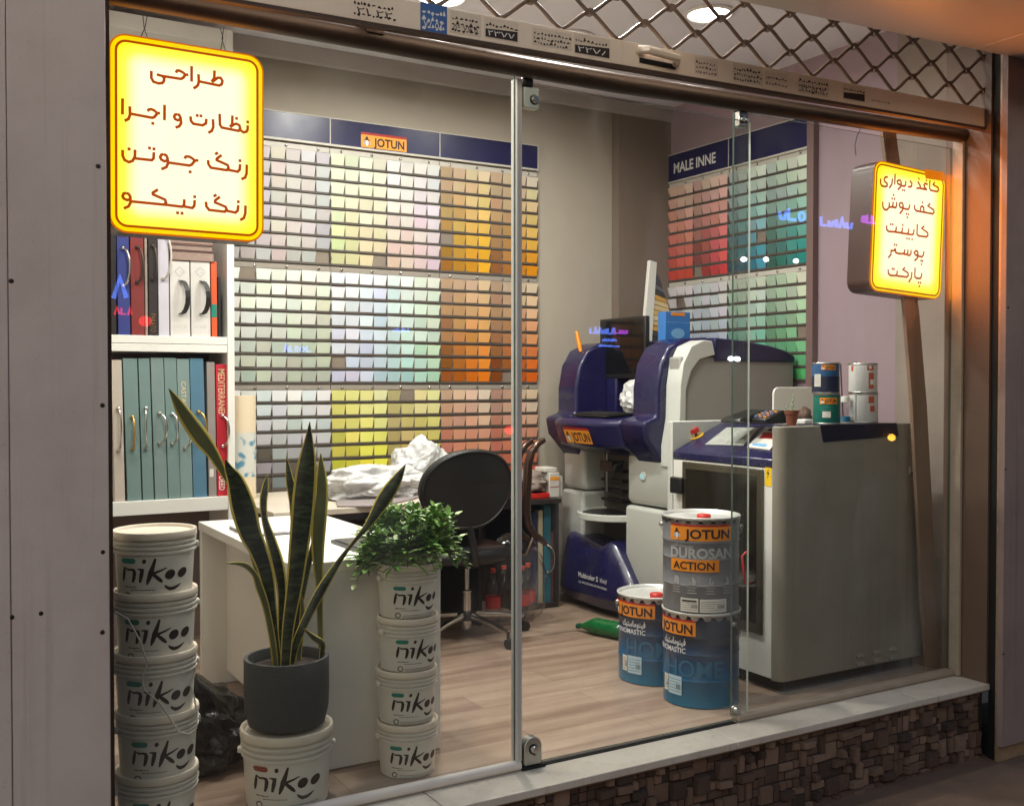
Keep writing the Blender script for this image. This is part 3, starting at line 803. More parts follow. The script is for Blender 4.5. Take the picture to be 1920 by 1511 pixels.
RD = [[(455,140),(455,220),(490,262),(620,270),(645,240),(650,165)],[(625,275),(745,290),(768,260),(775,185)],[(750,295),(870,312),(893,280),(905,205)],[(880,315),(975,330),(1000,300),(1010,220)],
 [(1075,110),(1068,310),(1095,350),(1255,372),(1290,340),(1285,290),(1165,198),(1215,155)],[(545,630),(540,730),(485,795)],[(542,650),(610,650),(630,600)],[(630,610),(640,690),(700,710),(780,715),(815,690),(822,625)],
 [(800,720),(855,730),(880,700),(885,630)],[(865,735),(920,745),(945,710),(950,635)],[(1045,650),(1080,670),(1088,715),(1065,748),(1030,730),(1012,690),(1045,650)],[(1088,720),(1075,800),(1015,858)],[(1085,762),(1170,775),(1195,740),(1210,665)],
 [(485,1030),(490,1110),(530,1150),(630,1158),(660,1130),(672,1055)],[(650,1158),(860,1185),(895,1150),(885,1100),(785,1032),(830,990)],[(965,1085),(955,1200),(900,1290)],[(1030,995),(1022,1170),(1050,1205),(1130,1215),(1155,1180),(1165,1105)]]
RDd = [(535,118),(578,122),(778,130),(865,405),(908,412),(968,420),(612,530),(652,538),(1150,855),(1182,860),(1160,925),(570,1018),(605,1022),(1100,1295),(1140,1300),(1115,1370)]
light_box("small yellow lit sign with five lines of red Persian lettering", [(1640, 302), (1774, 326), (1630, 549), (1764, 559)], 3.20, .13,
          [(1620, 300, 11.294, RC, RCd), (1620, 410, 10.794, RD, RDd)], .0088, glow=9.5, bw_=.013, dim=[(1733, 317), (1768, 323), (1776, 335), (1775, 341), (1735, 335)],
          wires=[[(1663, 245), (1660, 270), (1666, 300)], [(1672, 245), (1668, 275), (1660, 298)]])

# ------------------------------------------------------------------ CEILING DOWNLIGHTS
def downlight(x, y, label, k=1.0):
    t = thing("downlight", label, "ceiling lamp", (x, y, ZC), "ceiling downlights")
    MB().lathe([(.105, 0), (.128, -.002), (.130, -.010), (.112, -.014), (.105, -.006)], (x, y, ZC), 32, caps=False).build("trim_ring", m_white, t, smooth=40)
    MB().lathe([(.001, -.0075), (.104, -.0075)], (x, y, ZC), 32, caps=False).build("diffuser", m_lamp, t)
    l = bpy.data.lights.new("lamp_light", 'AREA'); l.shape = 'DISK'; l.size = .2; l.energy = LAMP_W * k; l.color = (1.0, .955, .88); l.spread = radians(165)
    o = bpy.data.objects.new("lamp_light", l); COL.objects.link(o); o.parent = t; o.location = (0, 0, -.016)
    return t
p1 = Pz(1330, 25, ZC); p2 = Pz(828, -6, ZC)
downlight(p1.x, p1.y, "round ceiling downlight glowing above the shaker cabinet", .22)
downlight(p2.x, p2.y, "round ceiling downlight half cut off above the blue bill on the shutter rail", 1.35)
for x, y, k in ((.95, 4.30, .65), (3.15, 4.75, .30), (1.35, 3.55, .8), (2.45, 3.55, .8)):
    downlight(x, y, "round ceiling downlight out of sight behind the shutter and header", k)

# ------------------------------------------------------------------ COLOUR CHART WALLS
CARD = None
def card_mesh(w_, h_):
    mb = MB()
    a, b = w_ * .493, w_ * .425      # wider at the top
    t = .0012
    f = [(-b, -.004, -h_ / 2), (b, -.004, -h_ / 2), (a, -.016, h_ / 2), (-a, -.016, h_ / 2)]
    k = [(x, y + t, z) for x, y, z in f]
    mb.add(f + k, [(0, 1, 2, 3), (7, 6, 5, 4), (0, 4, 5, 1), (1, 5, 6, 2), (2, 6, 7, 3), (3, 7, 4, 0)])
    return mb
def bil(c, u, v):
    (a, b, d, e) = c
    return tuple((a[i] * (1 - u) + b[i] * u) * (1 - v) + (d[i] * (1 - u) + e[i] * u) * v for i in range(3))
crnd = random.Random(11)
def board(label, frame, halves, row0, wd, pitch=.0805, nrow=8, empty=(), clear_from=None, group="colour chart boards", top_strip=True, gamma=1.25, tint=1.12):
    """frame(u, d, z) -> world (u along the board, d out of the wall)"""
    global CARD
    o0 = frame(0, 0, row0 - pitch * (nrow - 1) - .05)
    root = thing("colour_chart_board", label, "colour chart", o0, group)
    zt_, zb_ = row0 + .062, row0 - pitch * (nrow - 1) - .046
    def fbox(mb, u0, d0, z0, u1, d1, z1, mi=0):
        P = [frame(u, d, z) for z in (z0, z1) for u, d in ((u0, d0), (u1, d0), (u1, d1), (u0, d1))]
        return mb.add(P, [(0, 3, 2, 1), (4, 5, 6, 7), (0, 1, 5, 4), (1, 2, 6, 5), (2, 3, 7, 6), (3, 0, 4, 7)], mi)
    fbox(MB(), .002, .002, zb_, wd - .002, .010, zt_).build("backing", m_backing, root)
    ux = frame(1, 0, 0) - frame(0, 0, 0); rz = math.atan2(ux.y, ux.x)
    cw = wd / 8
    for r in range(nrow):
        z = row0 - pitch * r
        l = MB()
        fbox(l, .004, .0105, z - .042, wd - .004, .019, z - .0315)
        l.build("card_ledge", m_ledge, root)
    # thin clear upright dividers seen as grey lines
    dv = MB()
    for c in (0, 4, 8):
        fbox(dv, c * cw - .0022 + (.003 if c == 0 else -.003 if c == 8 else 0), .0105, zb_ + .03, c * cw + .0022 + (.003 if c == 0 else -.003 if c == 8 else 0), .024, zt_ - .03)
    dv.build("divider", m_ledge, root)
    for u in (.10, .37, .63, .90):
        c = frame(u * wd, .0105, zt_ - .014); nrm = frame(0, 1, 0) - frame(0, 0, 0)
        MB().sphere(c + nrm * .004, .0085, 10, 8).build("fixing_knob", m_chrome, root, smooth=60)
    if top_strip:
        fbox(MB(), 0.002, .0105, zt_ - .028, wd - .002, .013, zt_).build("trim_strip", m_strip if top_strip == True else m_strip2, root)
    for r in range(nrow):
        for c in range(8):
            if (r, c) in empty: continue
            h = halves[0] if c < 4 else halves[1]
            v = (r / (nrow - 1)) ** gamma; u = (c % 4) / 3
            col = bil(h, u, v)
            j = crnd.uniform(-9, 9)
            col = [max(4, min(240, x + j + crnd.uniform(-5, 5))) for x in col]
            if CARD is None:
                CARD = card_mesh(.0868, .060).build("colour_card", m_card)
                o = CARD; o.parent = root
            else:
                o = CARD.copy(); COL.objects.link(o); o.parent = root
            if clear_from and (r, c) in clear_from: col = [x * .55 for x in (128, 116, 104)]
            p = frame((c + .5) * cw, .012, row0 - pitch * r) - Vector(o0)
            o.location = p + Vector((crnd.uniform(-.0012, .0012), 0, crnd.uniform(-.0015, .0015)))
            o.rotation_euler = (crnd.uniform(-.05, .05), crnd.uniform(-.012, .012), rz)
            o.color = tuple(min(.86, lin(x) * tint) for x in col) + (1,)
    return root
WB = .6955
XB = [Py(617, 400, YB).x - WB, Py(617, 400, YB).x, Py(617, 400, YB).x + WB]
XB[2] = Py(1005, 400, YB).x - WB
fb = lambda x0: (lambda u, d, z: Vector((x0 + u, YB - .0015 - d, z)))
ROW0 = Py(1000, 343, YB).z
BP = .674
A0 = [((206,198,192),(200,196,198),(178,172,168),(172,170,174)), ((206,198,192),(196,194,198),(184,176,174),(170,170,176))]
B0 = [((206,212,188),(206,210,192),(190,196,148),(202,186,156)), ((208,210,206),(210,208,214),(206,180,166),(206,184,196))]
C0 = [((178,156,126),(216,200,164),(150,100,16),(226,164,18)), ((190,166,140),(220,206,180),(134,82,24),(220,146,18))]
A1 = [((205,210,204),(204,208,200),(158,168,162),(168,174,164)), ((206,210,202),(200,203,190),(162,168,160),(160,166,152))]
B1 = [((206,208,220),(198,206,220),(186,186,206),(172,190,206)), ((202,216,214),(202,212,196),(160,192,198),(166,204,182))]
C1 = [((160,134,110),(206,180,146),(130,72,18),(230,120,16)), ((170,140,116),(214,194,166),(118,58,16),(220,98,16))]
A2 = [((190,190,192),(188,192,196),(78,78,80),(90,92,98)), ((192,196,200),(190,194,200),(84,86,90),(96,100,108))]
B2 = [((184,178,108),(214,210,148),(140,136,24),(228,220,30)), ((170,160,116),(214,206,148),(140,112,60),(206,172,40))]
C2 = [((178,144,128),(214,182,164),(180,80,48),(208,100,60)), ((170,136,120),(212,182,162),(178,66,44),(204,86,64))]
lab = {0: ("pale warm greys", "soft greens and blush whites", "tans deepening to golden yellow"),
       1: ("pale green greys", "icy lavender blues and mint", "caramels deepening to strong orange"),
       2: ("cool greys darkening to charcoal", "olive and bright lemon yellows", "pinks deepening to brick red")}
rowname = ("directly under the navy header", "in the middle tier", "in the lowest tier behind the desk")
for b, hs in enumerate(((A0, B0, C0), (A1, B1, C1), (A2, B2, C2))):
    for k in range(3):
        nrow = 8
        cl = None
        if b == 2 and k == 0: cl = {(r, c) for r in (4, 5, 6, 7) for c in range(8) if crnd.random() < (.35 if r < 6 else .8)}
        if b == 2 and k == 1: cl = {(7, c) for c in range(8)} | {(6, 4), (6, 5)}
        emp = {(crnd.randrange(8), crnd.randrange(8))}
        board("back wall chart of %s, %s" % (lab[b][k], rowname[b]), fb(XB[k]), hs[k], ROW0 - BP * b, WB, .0805, 8, emp, cl, top_strip=(True if b == 0 else 2), tint=(1.08, 1.25, 1.5)[b])  # lower tiers get lighter card colours to offset lamp falloff down the wall
# right wall: board runs from deep (left in view) to near
def fr(y0): return lambda u, d, z: Vector((XR - .0015 - d, y0 - u, z))
YD = Px(1245, 344, XR).y; YE = Px(1371, 344, XR).y - .01
WD = YD - Px(1371, 344, XR).y + .004; WD = (YD - Px(1522, 274, XR).y) / 2
ROWR = Px(1247, 366, XR).z
D0 = [((202,166,150),(206,182,166),(186,46,34),(208,74,54)), ((188,160,150),(216,186,176),(120,38,36),(206,58,66))]
E0 = [((160,176,172),(196,212,198),(20,62,72),(50,136,162)), ((164,180,170),(208,222,202),(44,84,80),(34,138,134))]
D1 = [((206,204,204),(216,218,216),(182,190,206),(170,186,212)), ((194,200,206),(212,212,214),(164,180,206),(160,178,216))]
E1 = [((170,186,172),(206,216,202),(78,148,130),(80,188,160)), ((164,180,160),(206,216,196),(50,134,88),(80,178,108))]
for (bz, hs, nm) in ((0, (D0, E0), ("blush pinks deepening to scarlet under the lettered header", "pale teals deepening to petrol beside the lilac wall")), (1, (D1, E1), ("white and pale blue above the tinting machine", "mint deepening to leaf green beside the lilac wall"))):
    for k in range(2):
        board("side wall chart of %s" % nm[k], fr(YD - WD * k), hs[k], ROWR - BP * bz, WD - .003, .0805, 8, {(crnd.randrange(8), crnd.randrange(8))}, None)
# brown edge post at the near end of the side wall charts
ye = YD - 2 * WD
tag(MB().box(XR - .045, ye - .055, 1.0, XR - .0005, ye - .004, Px(1524, 226, XR).z + .0).build("edge_post", M("mauve edge trim", rgb(120, 96, 92), .5, var=.15), None, bevel=.003),
    "slim mauve brown upright trim ending the side wall charts", "trim")

# navy header boards
def header(label, frame, wd, z0, z1, text=None, logo=None, group="navy header boards"):
    root = thing("header_board", label, "sign board", frame(0, 0, z0), group)
    def P(u, d, z): return frame(u, d, z)
    mb = MB()
    V = [P(u, d, z) for z in (z0, z1) for u, d in ((.003, .022), (wd - .003, .022), (wd - .003, .001), (.003, .001))]
    mb.add(V, [(0, 3, 2, 1), (4, 5, 6, 7), (0, 1, 5, 4), (1, 2, 6, 5), (2, 3, 7, 6), (3, 0, 4, 7)])
    mb.build("board", m_navyb, root)
    for za, zb2 in ((z0 - .012, z0 - .0005), (z1 + .0005, z1 + .006)):
        V = [P(u, d, z) for z in (za, zb2) for u, d in ((0, .026), (wd, .026), (wd, .001), (0, .001))]
        MB().add(V, [(0, 3, 2, 1), (4, 5, 6, 7), (0, 1, 5, 4), (1, 2, 6, 5), (2, 3, 7, 6), (3, 0, 4, 7)]).build("edge_strip", m_strip, root)
    V = [P(u, d, z) for z in (z0, z1) for u, d in ((wd - .003, .0235), (wd + .003, .0235), (wd + .003, .001), (wd - .003, .001))]
    MB().add(V, [(0, 3, 2, 1), (4, 5, 6, 7), (0, 1, 5, 4), (1, 2, 6, 5), (2, 3, 7, 6), (3, 0, 4, 7)]).build("edge_strip", m_strip, root)
    if text:
        put(MB(), textw(text[0], text[1], text[2], text[3], z0 + text[4], .022), lambda u, v: P(u, .0228, v)).build("lettering", m_lwhite, root)
    if logo: logo_plate(root, lambda u, v, e: P(u, .0224 + e, v), *logo)
    return root
def bird(x, y, h):
    """small penguin mark: dark head and shoulders over a white body with grey flippers"""
    D = []; W_ = []; G = []
    D.append([(x - .34 * h, y + .52 * h), (x - .12 * h, y + .72 * h), (x - .06 * h, y + .95 * h), (x + .08 * h, y + 1.0 * h), (x + .20 * h, y + .9 * h), (x + .20 * h, y + .72 * h), (x + .5 * h, y + .50 * h), (x + .22 * h, y + .55 * h), (x - .1 * h, y + .58 * h)])
    ell2d(x + .07 * h, y + .30 * h, .15 * h, .36 * h, 0, 14, W_)
    ell2d(x - .22 * h, y + .28 * h, .13 * h, .22 * h, -.2, 12, G); ell2d(x + .36 * h, y + .28 * h, .13 * h, .22 * h, .2, 12, G)
    return D, W_, G
def logo_plate(root, fn, u0, v0, wd, ht, redband=.16, txt=True):
    """amber plate with red top band, bird mark and lettering"""
    pl = put(MB(), rect2d(u0, v0, u0 + wd, v0 + ht * (1 - redband), [], 10), lambda u, v: fn(u, v, .0006))
    put(pl, rect2d(u0, v0 + ht * (1 - redband), u0 + wd, v0 + ht, [], 10), lambda u, v: fn(u, v, .0006), 1)
    D, W_, G = bird(u0 + wd * .115, v0 + ht * .12, ht * .62)
    put(pl, G, lambda u, v: fn(u, v, .0009), 4); put(pl, W_, lambda u, v: fn(u, v, .0011), 3); put(pl, D, lambda u, v: fn(u, v, .0013), 2)
    put(pl, textw("JOTUN", ht * .54, wd * .68, u0 + wd * .27, v0 + ht * .14, .03), lambda u, v: fn(u, v, .0011), 2)
    return pl.build("logo_label", [m_amber, m_redd, m_lblack, m_lwhite, m_lgrey], root)
ZH0, ZH1 = ROW0 + .085, Py(1001.7, 276, YB).z
for k, lb in enumerate(("navy header board half hidden by the large lit sign", "navy header board carrying the amber penguin logo plate", "plain navy header board above the golden yellow chart")):
    lg = None
    if k == 1:
        a = Py(674, 265, YB); b = Py(759, 268, YB)
        lg = (a.x - XB[1], Py(674, 277, YB).z, b.x - a.x, Py(674, 249, YB).z - Py(674, 277, YB).z)
    header(lb, fb(XB[k]), WB, ZH0, ZH1, None, lg)
ZR0, ZR1 = Px(1247, 346, XR).z, Px(1247, 298, XR).z
header("navy header board with white capital lettering on the side wall", fr(YD), WD, ZR0, ZR1, ("MALE INNE", .066, .42, .135, .050), None)
header("plain navy header board above the teal chart on the side wall", fr(YD - WD), WD, ZR0, ZR1)

# ------------------------------------------------------------------ SHELVING UNIT WITH PATTERN BOOKS
YU = 5.30
xr0, xr1 = Py(427, 700, YU).x, Py(440, 700, YU).x
zsh1, zsh0 = Py(320, 630, YU).z, Py(320, 660, YU).z
zsl1, zsl0 = Py(320, 936, YU).z, Py(320, 962, YU).z
un = thing("shelving_unit", "tall white open shelving unit filled with wallpaper pattern books", "shelves", (1.0, 5.5, 0))
ztop = Py(432, 57, YU).z
MB().box(xr0, YU, 0, xr1, YB - .004, ztop).build("side_panel", m_white, un, bevel=.002)
MB().box(XL + .003, YU, 0, XL + .04, YB - .004, ztop).build("side_panel", m_white, un, bevel=.002)
MB().box(XL + .041, YU + .001, ztop - .075, xr0 - .001, YB - .004, ztop - .002).build("top_panel", m_white, un, bevel=.002)
MB().box(XL + .041, YU + .001, (zsh0 + zsh1) / 2 + .001, xr0 - .001, YB - .02, zsh1).build("shelf", m_white, un, bevel=.002)
MB().box(XL + .041, YU + .002, zsh0, xr0 - .001, YB - .02, (zsh0 + zsh1) / 2 - .001).build("shelf", m_white, un, bevel=.002)
MB().box(XL + .041, YU + .001, zsl0, xr0 - .001, YB - .02, zsl1).build("shelf", m_white, un, bevel=.002)
zs3 = 2.42
MB().box(XL + .041, YU + .001, zs3 - .04, xr0 - .001, YB - .02, zs3).build("shelf", m_white, un, bevel=.002)
MB().box(XL + .041, YB - .018, 0, xr0 - .001, YB - .005, ztop - .08).build("back_panel", M("brown back panel", rgb(120, 104, 98), .7, var=.1), un)
BOOKCOL = {}
def book(label, xa, xb, ytop, zbase, lean, col, depth=.27, handle=None, letter=None, extra=None, y0=YU + .02, group="pattern books on the white shelves", nm="pattern_book"):
    """upright pattern book: cover, page block set back, metal handle on the spine"""
    ta, tb = Py(xa, 800, y0).x, Py(xb, 800, y0).x
    zt_ = Py((xa + xb) / 2, ytop, y0).z
    dl = Py(xa + lean, 800, y0).x - ta
    t = thing(nm, label, "book", ((ta + tb) / 2 + dl, y0, zbase), group)
    h = zt_ - zbase
    mat = BOOKCOL.get(col)
    if mat is None: mat = BOOKCOL[col] = M("book cloth %d %d %d" % col, rgb(*col), .62, var=.14, scale=9, bump=.15, bscale=220)
    sh = lambda x, z: x + dl * (1 - (z - zbase) / h)
    def slab(xa_, xb_, ya, yb, za, zb_):
        return [(sh(x, z), y, z) for z in (za, zb_) for x, y in ((xa_, ya), (xb_, ya), (xb_, yb), (xa_, yb))]
    F = [(0, 3, 2, 1), (4, 5, 6, 7), (0, 1, 5, 4), (1, 2, 6, 5), (2, 3, 7, 6), (3, 0, 4, 7)]
    e = .0006
    c = MB(); c.add(slab(ta + e, tb - e, y0, y0 + .004, zbase, zt_), F); c.add(slab(ta + e, ta + .004, y0 + .0041, y0 + depth, zbase, zt_), F); c.add(slab(tb - .004, tb - e, y0 + .0041, y0 + depth, zbase, zt_), F)
    c.build("cover", mat, t, bevel=.0012)
    MB().add(slab(ta + .0045, tb - .0045, y0 + .0045, y0 + depth - .006, zbase + .006, zt_ - .008), F).build("page_block", m_paper, t)
    xm = (ta + tb) / 2
    if handle:
        zc, hl, bow, side, hm = handle
        zc = Py(xa, zc, y0).z
        pts = []
        for k in range(13):
            a = pi * k / 12
            pts.append((sh(xm, zc) + side * sin(a), y0 - .006 - bow * sin(a), zc + hl / 2 * cos(a)))
        g = MB().tube(pts, .0055, 8)
        for s_ in (1, -1): g.sphere((sh(xm, zc), y0 - .004, zc + s_ * hl / 2), .010, 10, 6)
        g.build("handle", hm, t, smooth=60)
    if letter:
        txt, hgt, z_at, ln, lm = letter
        P = textw(txt, hgt, ln, 0, 0, .01)
        zz = Py(xa, z_at, y0).z
        put(MB(), P, lambda u, v: (sh(xm, zz - u) - hgt / 2 + v, y0 - .0005, zz - u)).build("lettering", lm, t)
    if extra: extra(t, sh, ta, tb, y0, zbase, zt_)
    return t
m_gold = M("gilt brass", rgb(196, 160, 96), .3, .9, var=.1)
m_letgold = M("pale gilt lettering", rgb(214, 190, 150), .5, var=0)
HS = .145
T = (112, 136, 134)
Ls = [("beige pattern book with a bowed silver handle at the shelf's left end", 209, 229, 675, 5, (190, 178, 166), (805, .20, .03, .008, m_chrome), None),
      ("teal cloth pattern book with a gilt handle", 231, 258, 672, 7, T, (812, .155, .03, .004, m_gold), None),
      ("teal cloth pattern book with a long straight silver handle", 260, 281, 672, 7, T, (803, .195, .035, -.008, m_chrome), None),
      ("teal cloth pattern book with a wide round silver handle above the small white glint", 283, 307, 671, 7, (118, 138, 136), (803, .148, .03, .030, m_chrome), None),
      ("teal cloth pattern book directly behind the snake plant's highest leaf tip", 308, 331, 671, 7, T, (804, .148, .03, .020, m_chrome), None),
      ("teal cloth pattern book touching the blue book", 332, 355, 673, 6, (120, 142, 140), (812, .148, .03, .024, m_chrome), ("CASTAND", .022, 715, .16, m_letgold)),
      ("steel blue cloth pattern book with gilt and silver handle", 356, 382, 672, 6, (78, 118, 142), (800, .148, .03, .030, m_gold), None),
      ("slim grey pattern book with a small white spine sticker", 388, 403, 679, 3, (142, 134, 130), None, None),
      ("red pattern book with white vertical lettering", 405, 426, 683, 2, (184, 24, 44), (808, .155, .03, .026, m_chrome), ("MEDITERRANEI", .034, 692, .225, m_letgold))]
for lb, a, b, yt, ln, col, hd, lt in Ls:
    ex = None
    if "grey pattern" in lb:
        ex = lambda t, sh, ta, tb, y0, z0, z1: MB().box(ta + .012, y0 - .001, z0 + .10, tb - .008, y0 - .0003, z0 + .14).build("spine_sticker", m_paper, t)
    if "red pattern" in lb:
        ex = lambda t, sh, ta, tb, y0, z0, z1: put(MB(), textw("DEED", .028, .07, 0, 0, .01), lambda u, v: ((ta + tb) / 2 - .014 + v, y0 - .0005, z0 + .10 - u)).build("lettering", m_lwhite, t)
    book(lb, a, b, yt, zsl1 + .0006, ln, col, handle=hd, letter=lt, extra=ex)
def spine_marks(t, sh, ta, tb, y0, z0, z1):
    xm = (ta + tb) / 2; h = z1 - z0
    P = []; 
    for a in range(4):
        an = pi / 2 * a
        stroke2d([(.024 * cos(an), .024 * sin(an)), (.024 * cos(an + pi / 2), .024 * sin(an + pi / 2))], .004, P)
    stroke2d([(0, -.002), (.014, -.002)], .004, P)
    put(MB(), P, lambda u, v: (xm + u, y0 - .0006, z0 + h * .86 + v)).build("diamond_mark", m_lgrey, t)
    q = []
    x = -.03
    for k in range(5): stroke2d([(x, 0), (x + .006, .014)], .0025, q); x += .013
    put(MB(), q, lambda u, v: (xm + u, y0 - .0006, z0 + h * .11 + v)).build("lettering", m_lgrey, t)
    # leather strap handle
    zc = z0 + h * .52; pts = []
    for k in range(9):
        a = pi * k / 8; pts.append(Vector((xm + .004 + .028 * sin(a), y0 - .004 - .035 * sin(a), zc + .085 * cos(a))))
    mb = MB()
    for k in range(8):
        p, q2 = pts[k], pts[k + 1]; wv = Vector((.012, 0, 0))
        mb.add([p - wv, p + wv, q2 + wv, q2 - wv], [(0, 1, 2, 3)])
    o = mb.build("strap_handle", m_leather, t); s = o.modifiers.new("thick", 'SOLIDIFY'); s.thickness = .003
Lu = [("black pattern book at the far left beside the pillar", 207, 220, 440, 0, (26, 20, 24), None, None, None),
      ("royal blue pattern book with a rope shaped silver handle", 221, 244, 436, 2, (40, 52, 122), (500, .18, .03, .025, m_chrome), None, None),
      ("dark red pattern book with a broad bronze handle", 246, 271, 437, 2, (120, 34, 30), (496, .17, .03, .022, m_darkmetal), None, None),
      ("very thin cream edged pattern book between red and black ones", 273, 278, 440, 1, (150, 134, 122), None, None, None),
      ("black pattern book with gilt lettering at its foot", 280, 296, 442, 1, (34, 24, 24), (492, .16, .03, .012, m_darkmetal), ("PARATO", .022, 588, .09, m_gold), None),
      ("lilac white pattern book with a white strap", 298, 318, 442, 1, (196, 192, 204), (480, .22, .03, .03, m_strip), None, None),
      ("white boxed pattern book with diamond mark beside the lilac one", 320, 357, 490, 1, (208, 204, 200), None, None, spine_marks),
      ("white boxed pattern book with diamond mark beside the orange one", 359, 395, 491, 1, (206, 202, 198), None, None, spine_marks),
      ("orange pattern book with a green band at its foot", 397, 408, 491, 1, (204, 84, 40), None, None, lambda t, sh, ta, tb, y0, z0, z1: MB().box(ta + .001, y0 - .0012, z0 + .10, tb - .001, y0 - .0004, z0 + .165).build("colour_band", m_teal, t)),
      ("short black booklet at the right end against the shelf side", 410, 415, 520, 0, (24, 20, 22), None, None, None)]
for lb, a, b, yt, ln, col, hd, lt, ex in Lu:
    book(lb, a, b, yt, zsh1 + .0006, ln, col, handle=hd, letter=lt, extra=ex)
# brown catalogues lying flat on the white boxed books
zb0 = Py(340, 490, YU + .02).z + .003
lw0, lw1 = Py(317, 470, YU + .02).x, Py(404, 470, YU + .02).x
for k, (hh, c, lb) in enumerate(((.052, (92, 62, 58), "brown catalogue lying flat on the white boxed books, lowest of its pile"), (.030, (118, 96, 90), "greyish catalogue lying flat, middle of the pile on the white books"), (.038, (104, 54, 44), "red brown catalogue lying flat under the large lit sign"))):
    t = thing("flat_catalogue", lb, "book", ((lw0 + lw1) / 2, YU + .1, zb0), "catalogues lying flat")
    jx = (.004, -.003, .0)[k]
    MB().box(lw0 + jx, YU + .015, zb0, lw1 + jx - .01, YU + .30, zb0 + .004).box(lw0 + jx, YU + .015, zb0 + hh - .004, lw1 + jx - .01, YU + .3, zb0 + hh).build("cover", M("catalogue %d" % k, rgb(*c), .5, var=.2), t, bevel=.001)
    MB().box(lw0 + jx + .004, YU + .02, zb0 + .0042, lw1 + jx - .014, YU + .29, zb0 + hh - .0042).build("page_block", M("page edges %d" % k, rgb(150, 128, 118), .8, var=.3, scale=50), t)
    zb0 += hh + .0008

# ------------------------------------------------------------------ DESKS
ZD = .735
dx0, dx1, dy0, dy1 = 1.148, 1.722, 3.455, 4.755
dk = thing("reception_desk", "glossy white reception desk behind the snake plant", "desk", (1.43, 4.1, 0))
MB().box(dx0, dy0, ZD - .038, dx1, dy1, ZD).build("desk_top", m_white, dk, bevel=.002)
MB().box(dx0 + .004, dy0 + .004, .002, dx1 - .004, dy0 + .042, ZD - .0385).build("end_panel", m_white, dk, bevel=.002)
MB().box(dx0 + .004, dy1 - .042, .002, dx1 - .004, dy1 - .004, ZD - .0385).build("end_panel", m_white, dk, bevel=.002)
MB().box(dx0 + .112, dy0 + .0425, .06, dx0 + .13, dy1 - .0425, ZD - .0385).build("modesty_panel", m_white, dk)
# things on the white desk
m_alu = M("silver edge", rgb(150, 148, 148), .3, .8)
lp_ = thing("closed_laptop", "thin silver grey closed laptop on the white desk behind the snake plant", "laptop", (1.3, 4.35, ZD))
a, b = Pz(503, 994, ZD), Pz(545, 985, ZD)
MB().box(1.20, 4.16, ZD + .0008, 1.47, 4.44, ZD + .010).build("base", m_alu, lp_, bevel=.004)
MB().box(1.20, 4.16, ZD + .0108, 1.47, 4.44, ZD + .018).build("lid", m_white, lp_, bevel=.004)
tag(MB().box(1.44, 3.60, ZD + .0006, 1.70, 3.86, ZD + .012).box(1.45, 3.61, ZD + .0122, 1.69, 3.85, ZD + .016).build("dark_folder", M("dark folder", rgb(70, 68, 72), .35, var=.2), None, bevel=.003), "dark glossy folder lying on the white desk near the leafy plant", "folder")
# back desk: dark carcass with pale top
bd = thing("back_desk", "long dark back desk with pale wood top below the colour charts", "desk", (2.6, 5.2, 0))
m_desk = M("black brown laminate", rgb(36, 30, 30), .45, var=.15)
m_ptop = M("pale wood top", rgb(204, 192, 176), .45, var=.08, scale=4)
BX0, BX1, BY0 = 1.50, 2.80, 4.775
MB().box(BX0, BY0, .722, 2.6, YB - .01, .750).build("desk_top", m_ptop, bd, bevel=.002)
MB().box(2.602, BY0, .722, BX1, YB - .01, .750).build("desk_top", m_desk, bd, bevel=.002)
MB().box(BX0, BY0 + .002, .690, BX1, BY0 + .03, .7215).build("front_rail", m_desk, bd)
MB().box(BX0, YB - .04, .001, BX1, YB - .012, .7215).build("back_panel", m_desk, bd)
for x in (BX0 + .01, BX1 - .03): MB().box(x, 5.10, .001, x + .022, YB - .041, .7215).build("side_panel", m_desk, bd)
bc_ = thing("binder_cabinet", "low black open cabinet holding pattern books beside the tinting machine", "cabinet", (3.2, 5.45, 0))
KZ = Py(1046, 934, 5.29).z
KX = Py(1053, 940, 5.27).x
MB().box(2.83, 5.27, KZ - .028, KX, YB - .012, KZ).build("cabinet_top", m_desk, bc_, bevel=.002)
for x in (2.835, 3.13, KX - .021): MB().box(x, 5.30, .001, x + .02, YB - .03, KZ - .0285).build("side_panel", m_desk, bc_)
MB().box(2.856, YB - .029, .001, KX - .022, YB - .014, KZ - .0285).build("back_panel", m_desk, bc_)
MB().box(3.151, 5.30, .0015, KX - .0215, YB - .0295, .03).build("bottom_shelf", m_desk, bc_)
# grey cutting mat with a curved front edge
P = [Pz(632, 951, .7508), Pz(690, 951, .7508), Pz(735, 946, .7508), Pz(772, 938, .7508), Pz(806, 927, .7508), (2.72, 5.3, .7508), (2.0, 5.45, .7508), Pz(628, 932, .7508)]
P = [(p[0], p[1]) for p in P]
P = [(x, max(y, BY0 - .10)) for x, y in P]
tag(MB().prism(P, 'z', .7508, .760).build("cutting_mat", M("grey card", rgb(140, 130, 130), .6, var=.08), None, bevel=.002), "large grey board with a curved edge lying on the back desk", "board")
# white carrier bags on the mat
def bag_at(label, px, py, Y, r, seed, mat, nm="plastic_bag", zf=.7605):
    c = Py(px, py, Y); c.z = zf + r[2] * .55
    o = blob(c, r, seed, .30, 1.5, 6, zf, .22).build(nm, mat, None, smooth=50)
    return tag(o, label, "plastic bag")
bag_at("crumpled white carrier bag lying flat on the grey board", 705, 905, 5.15, (.27, .15, .10), 3, m_bag)
bag_at("crumpled white carrier bag standing beside the black chair", 790, 885, 5.28, (.15, .13, .165), 8, m_bag)
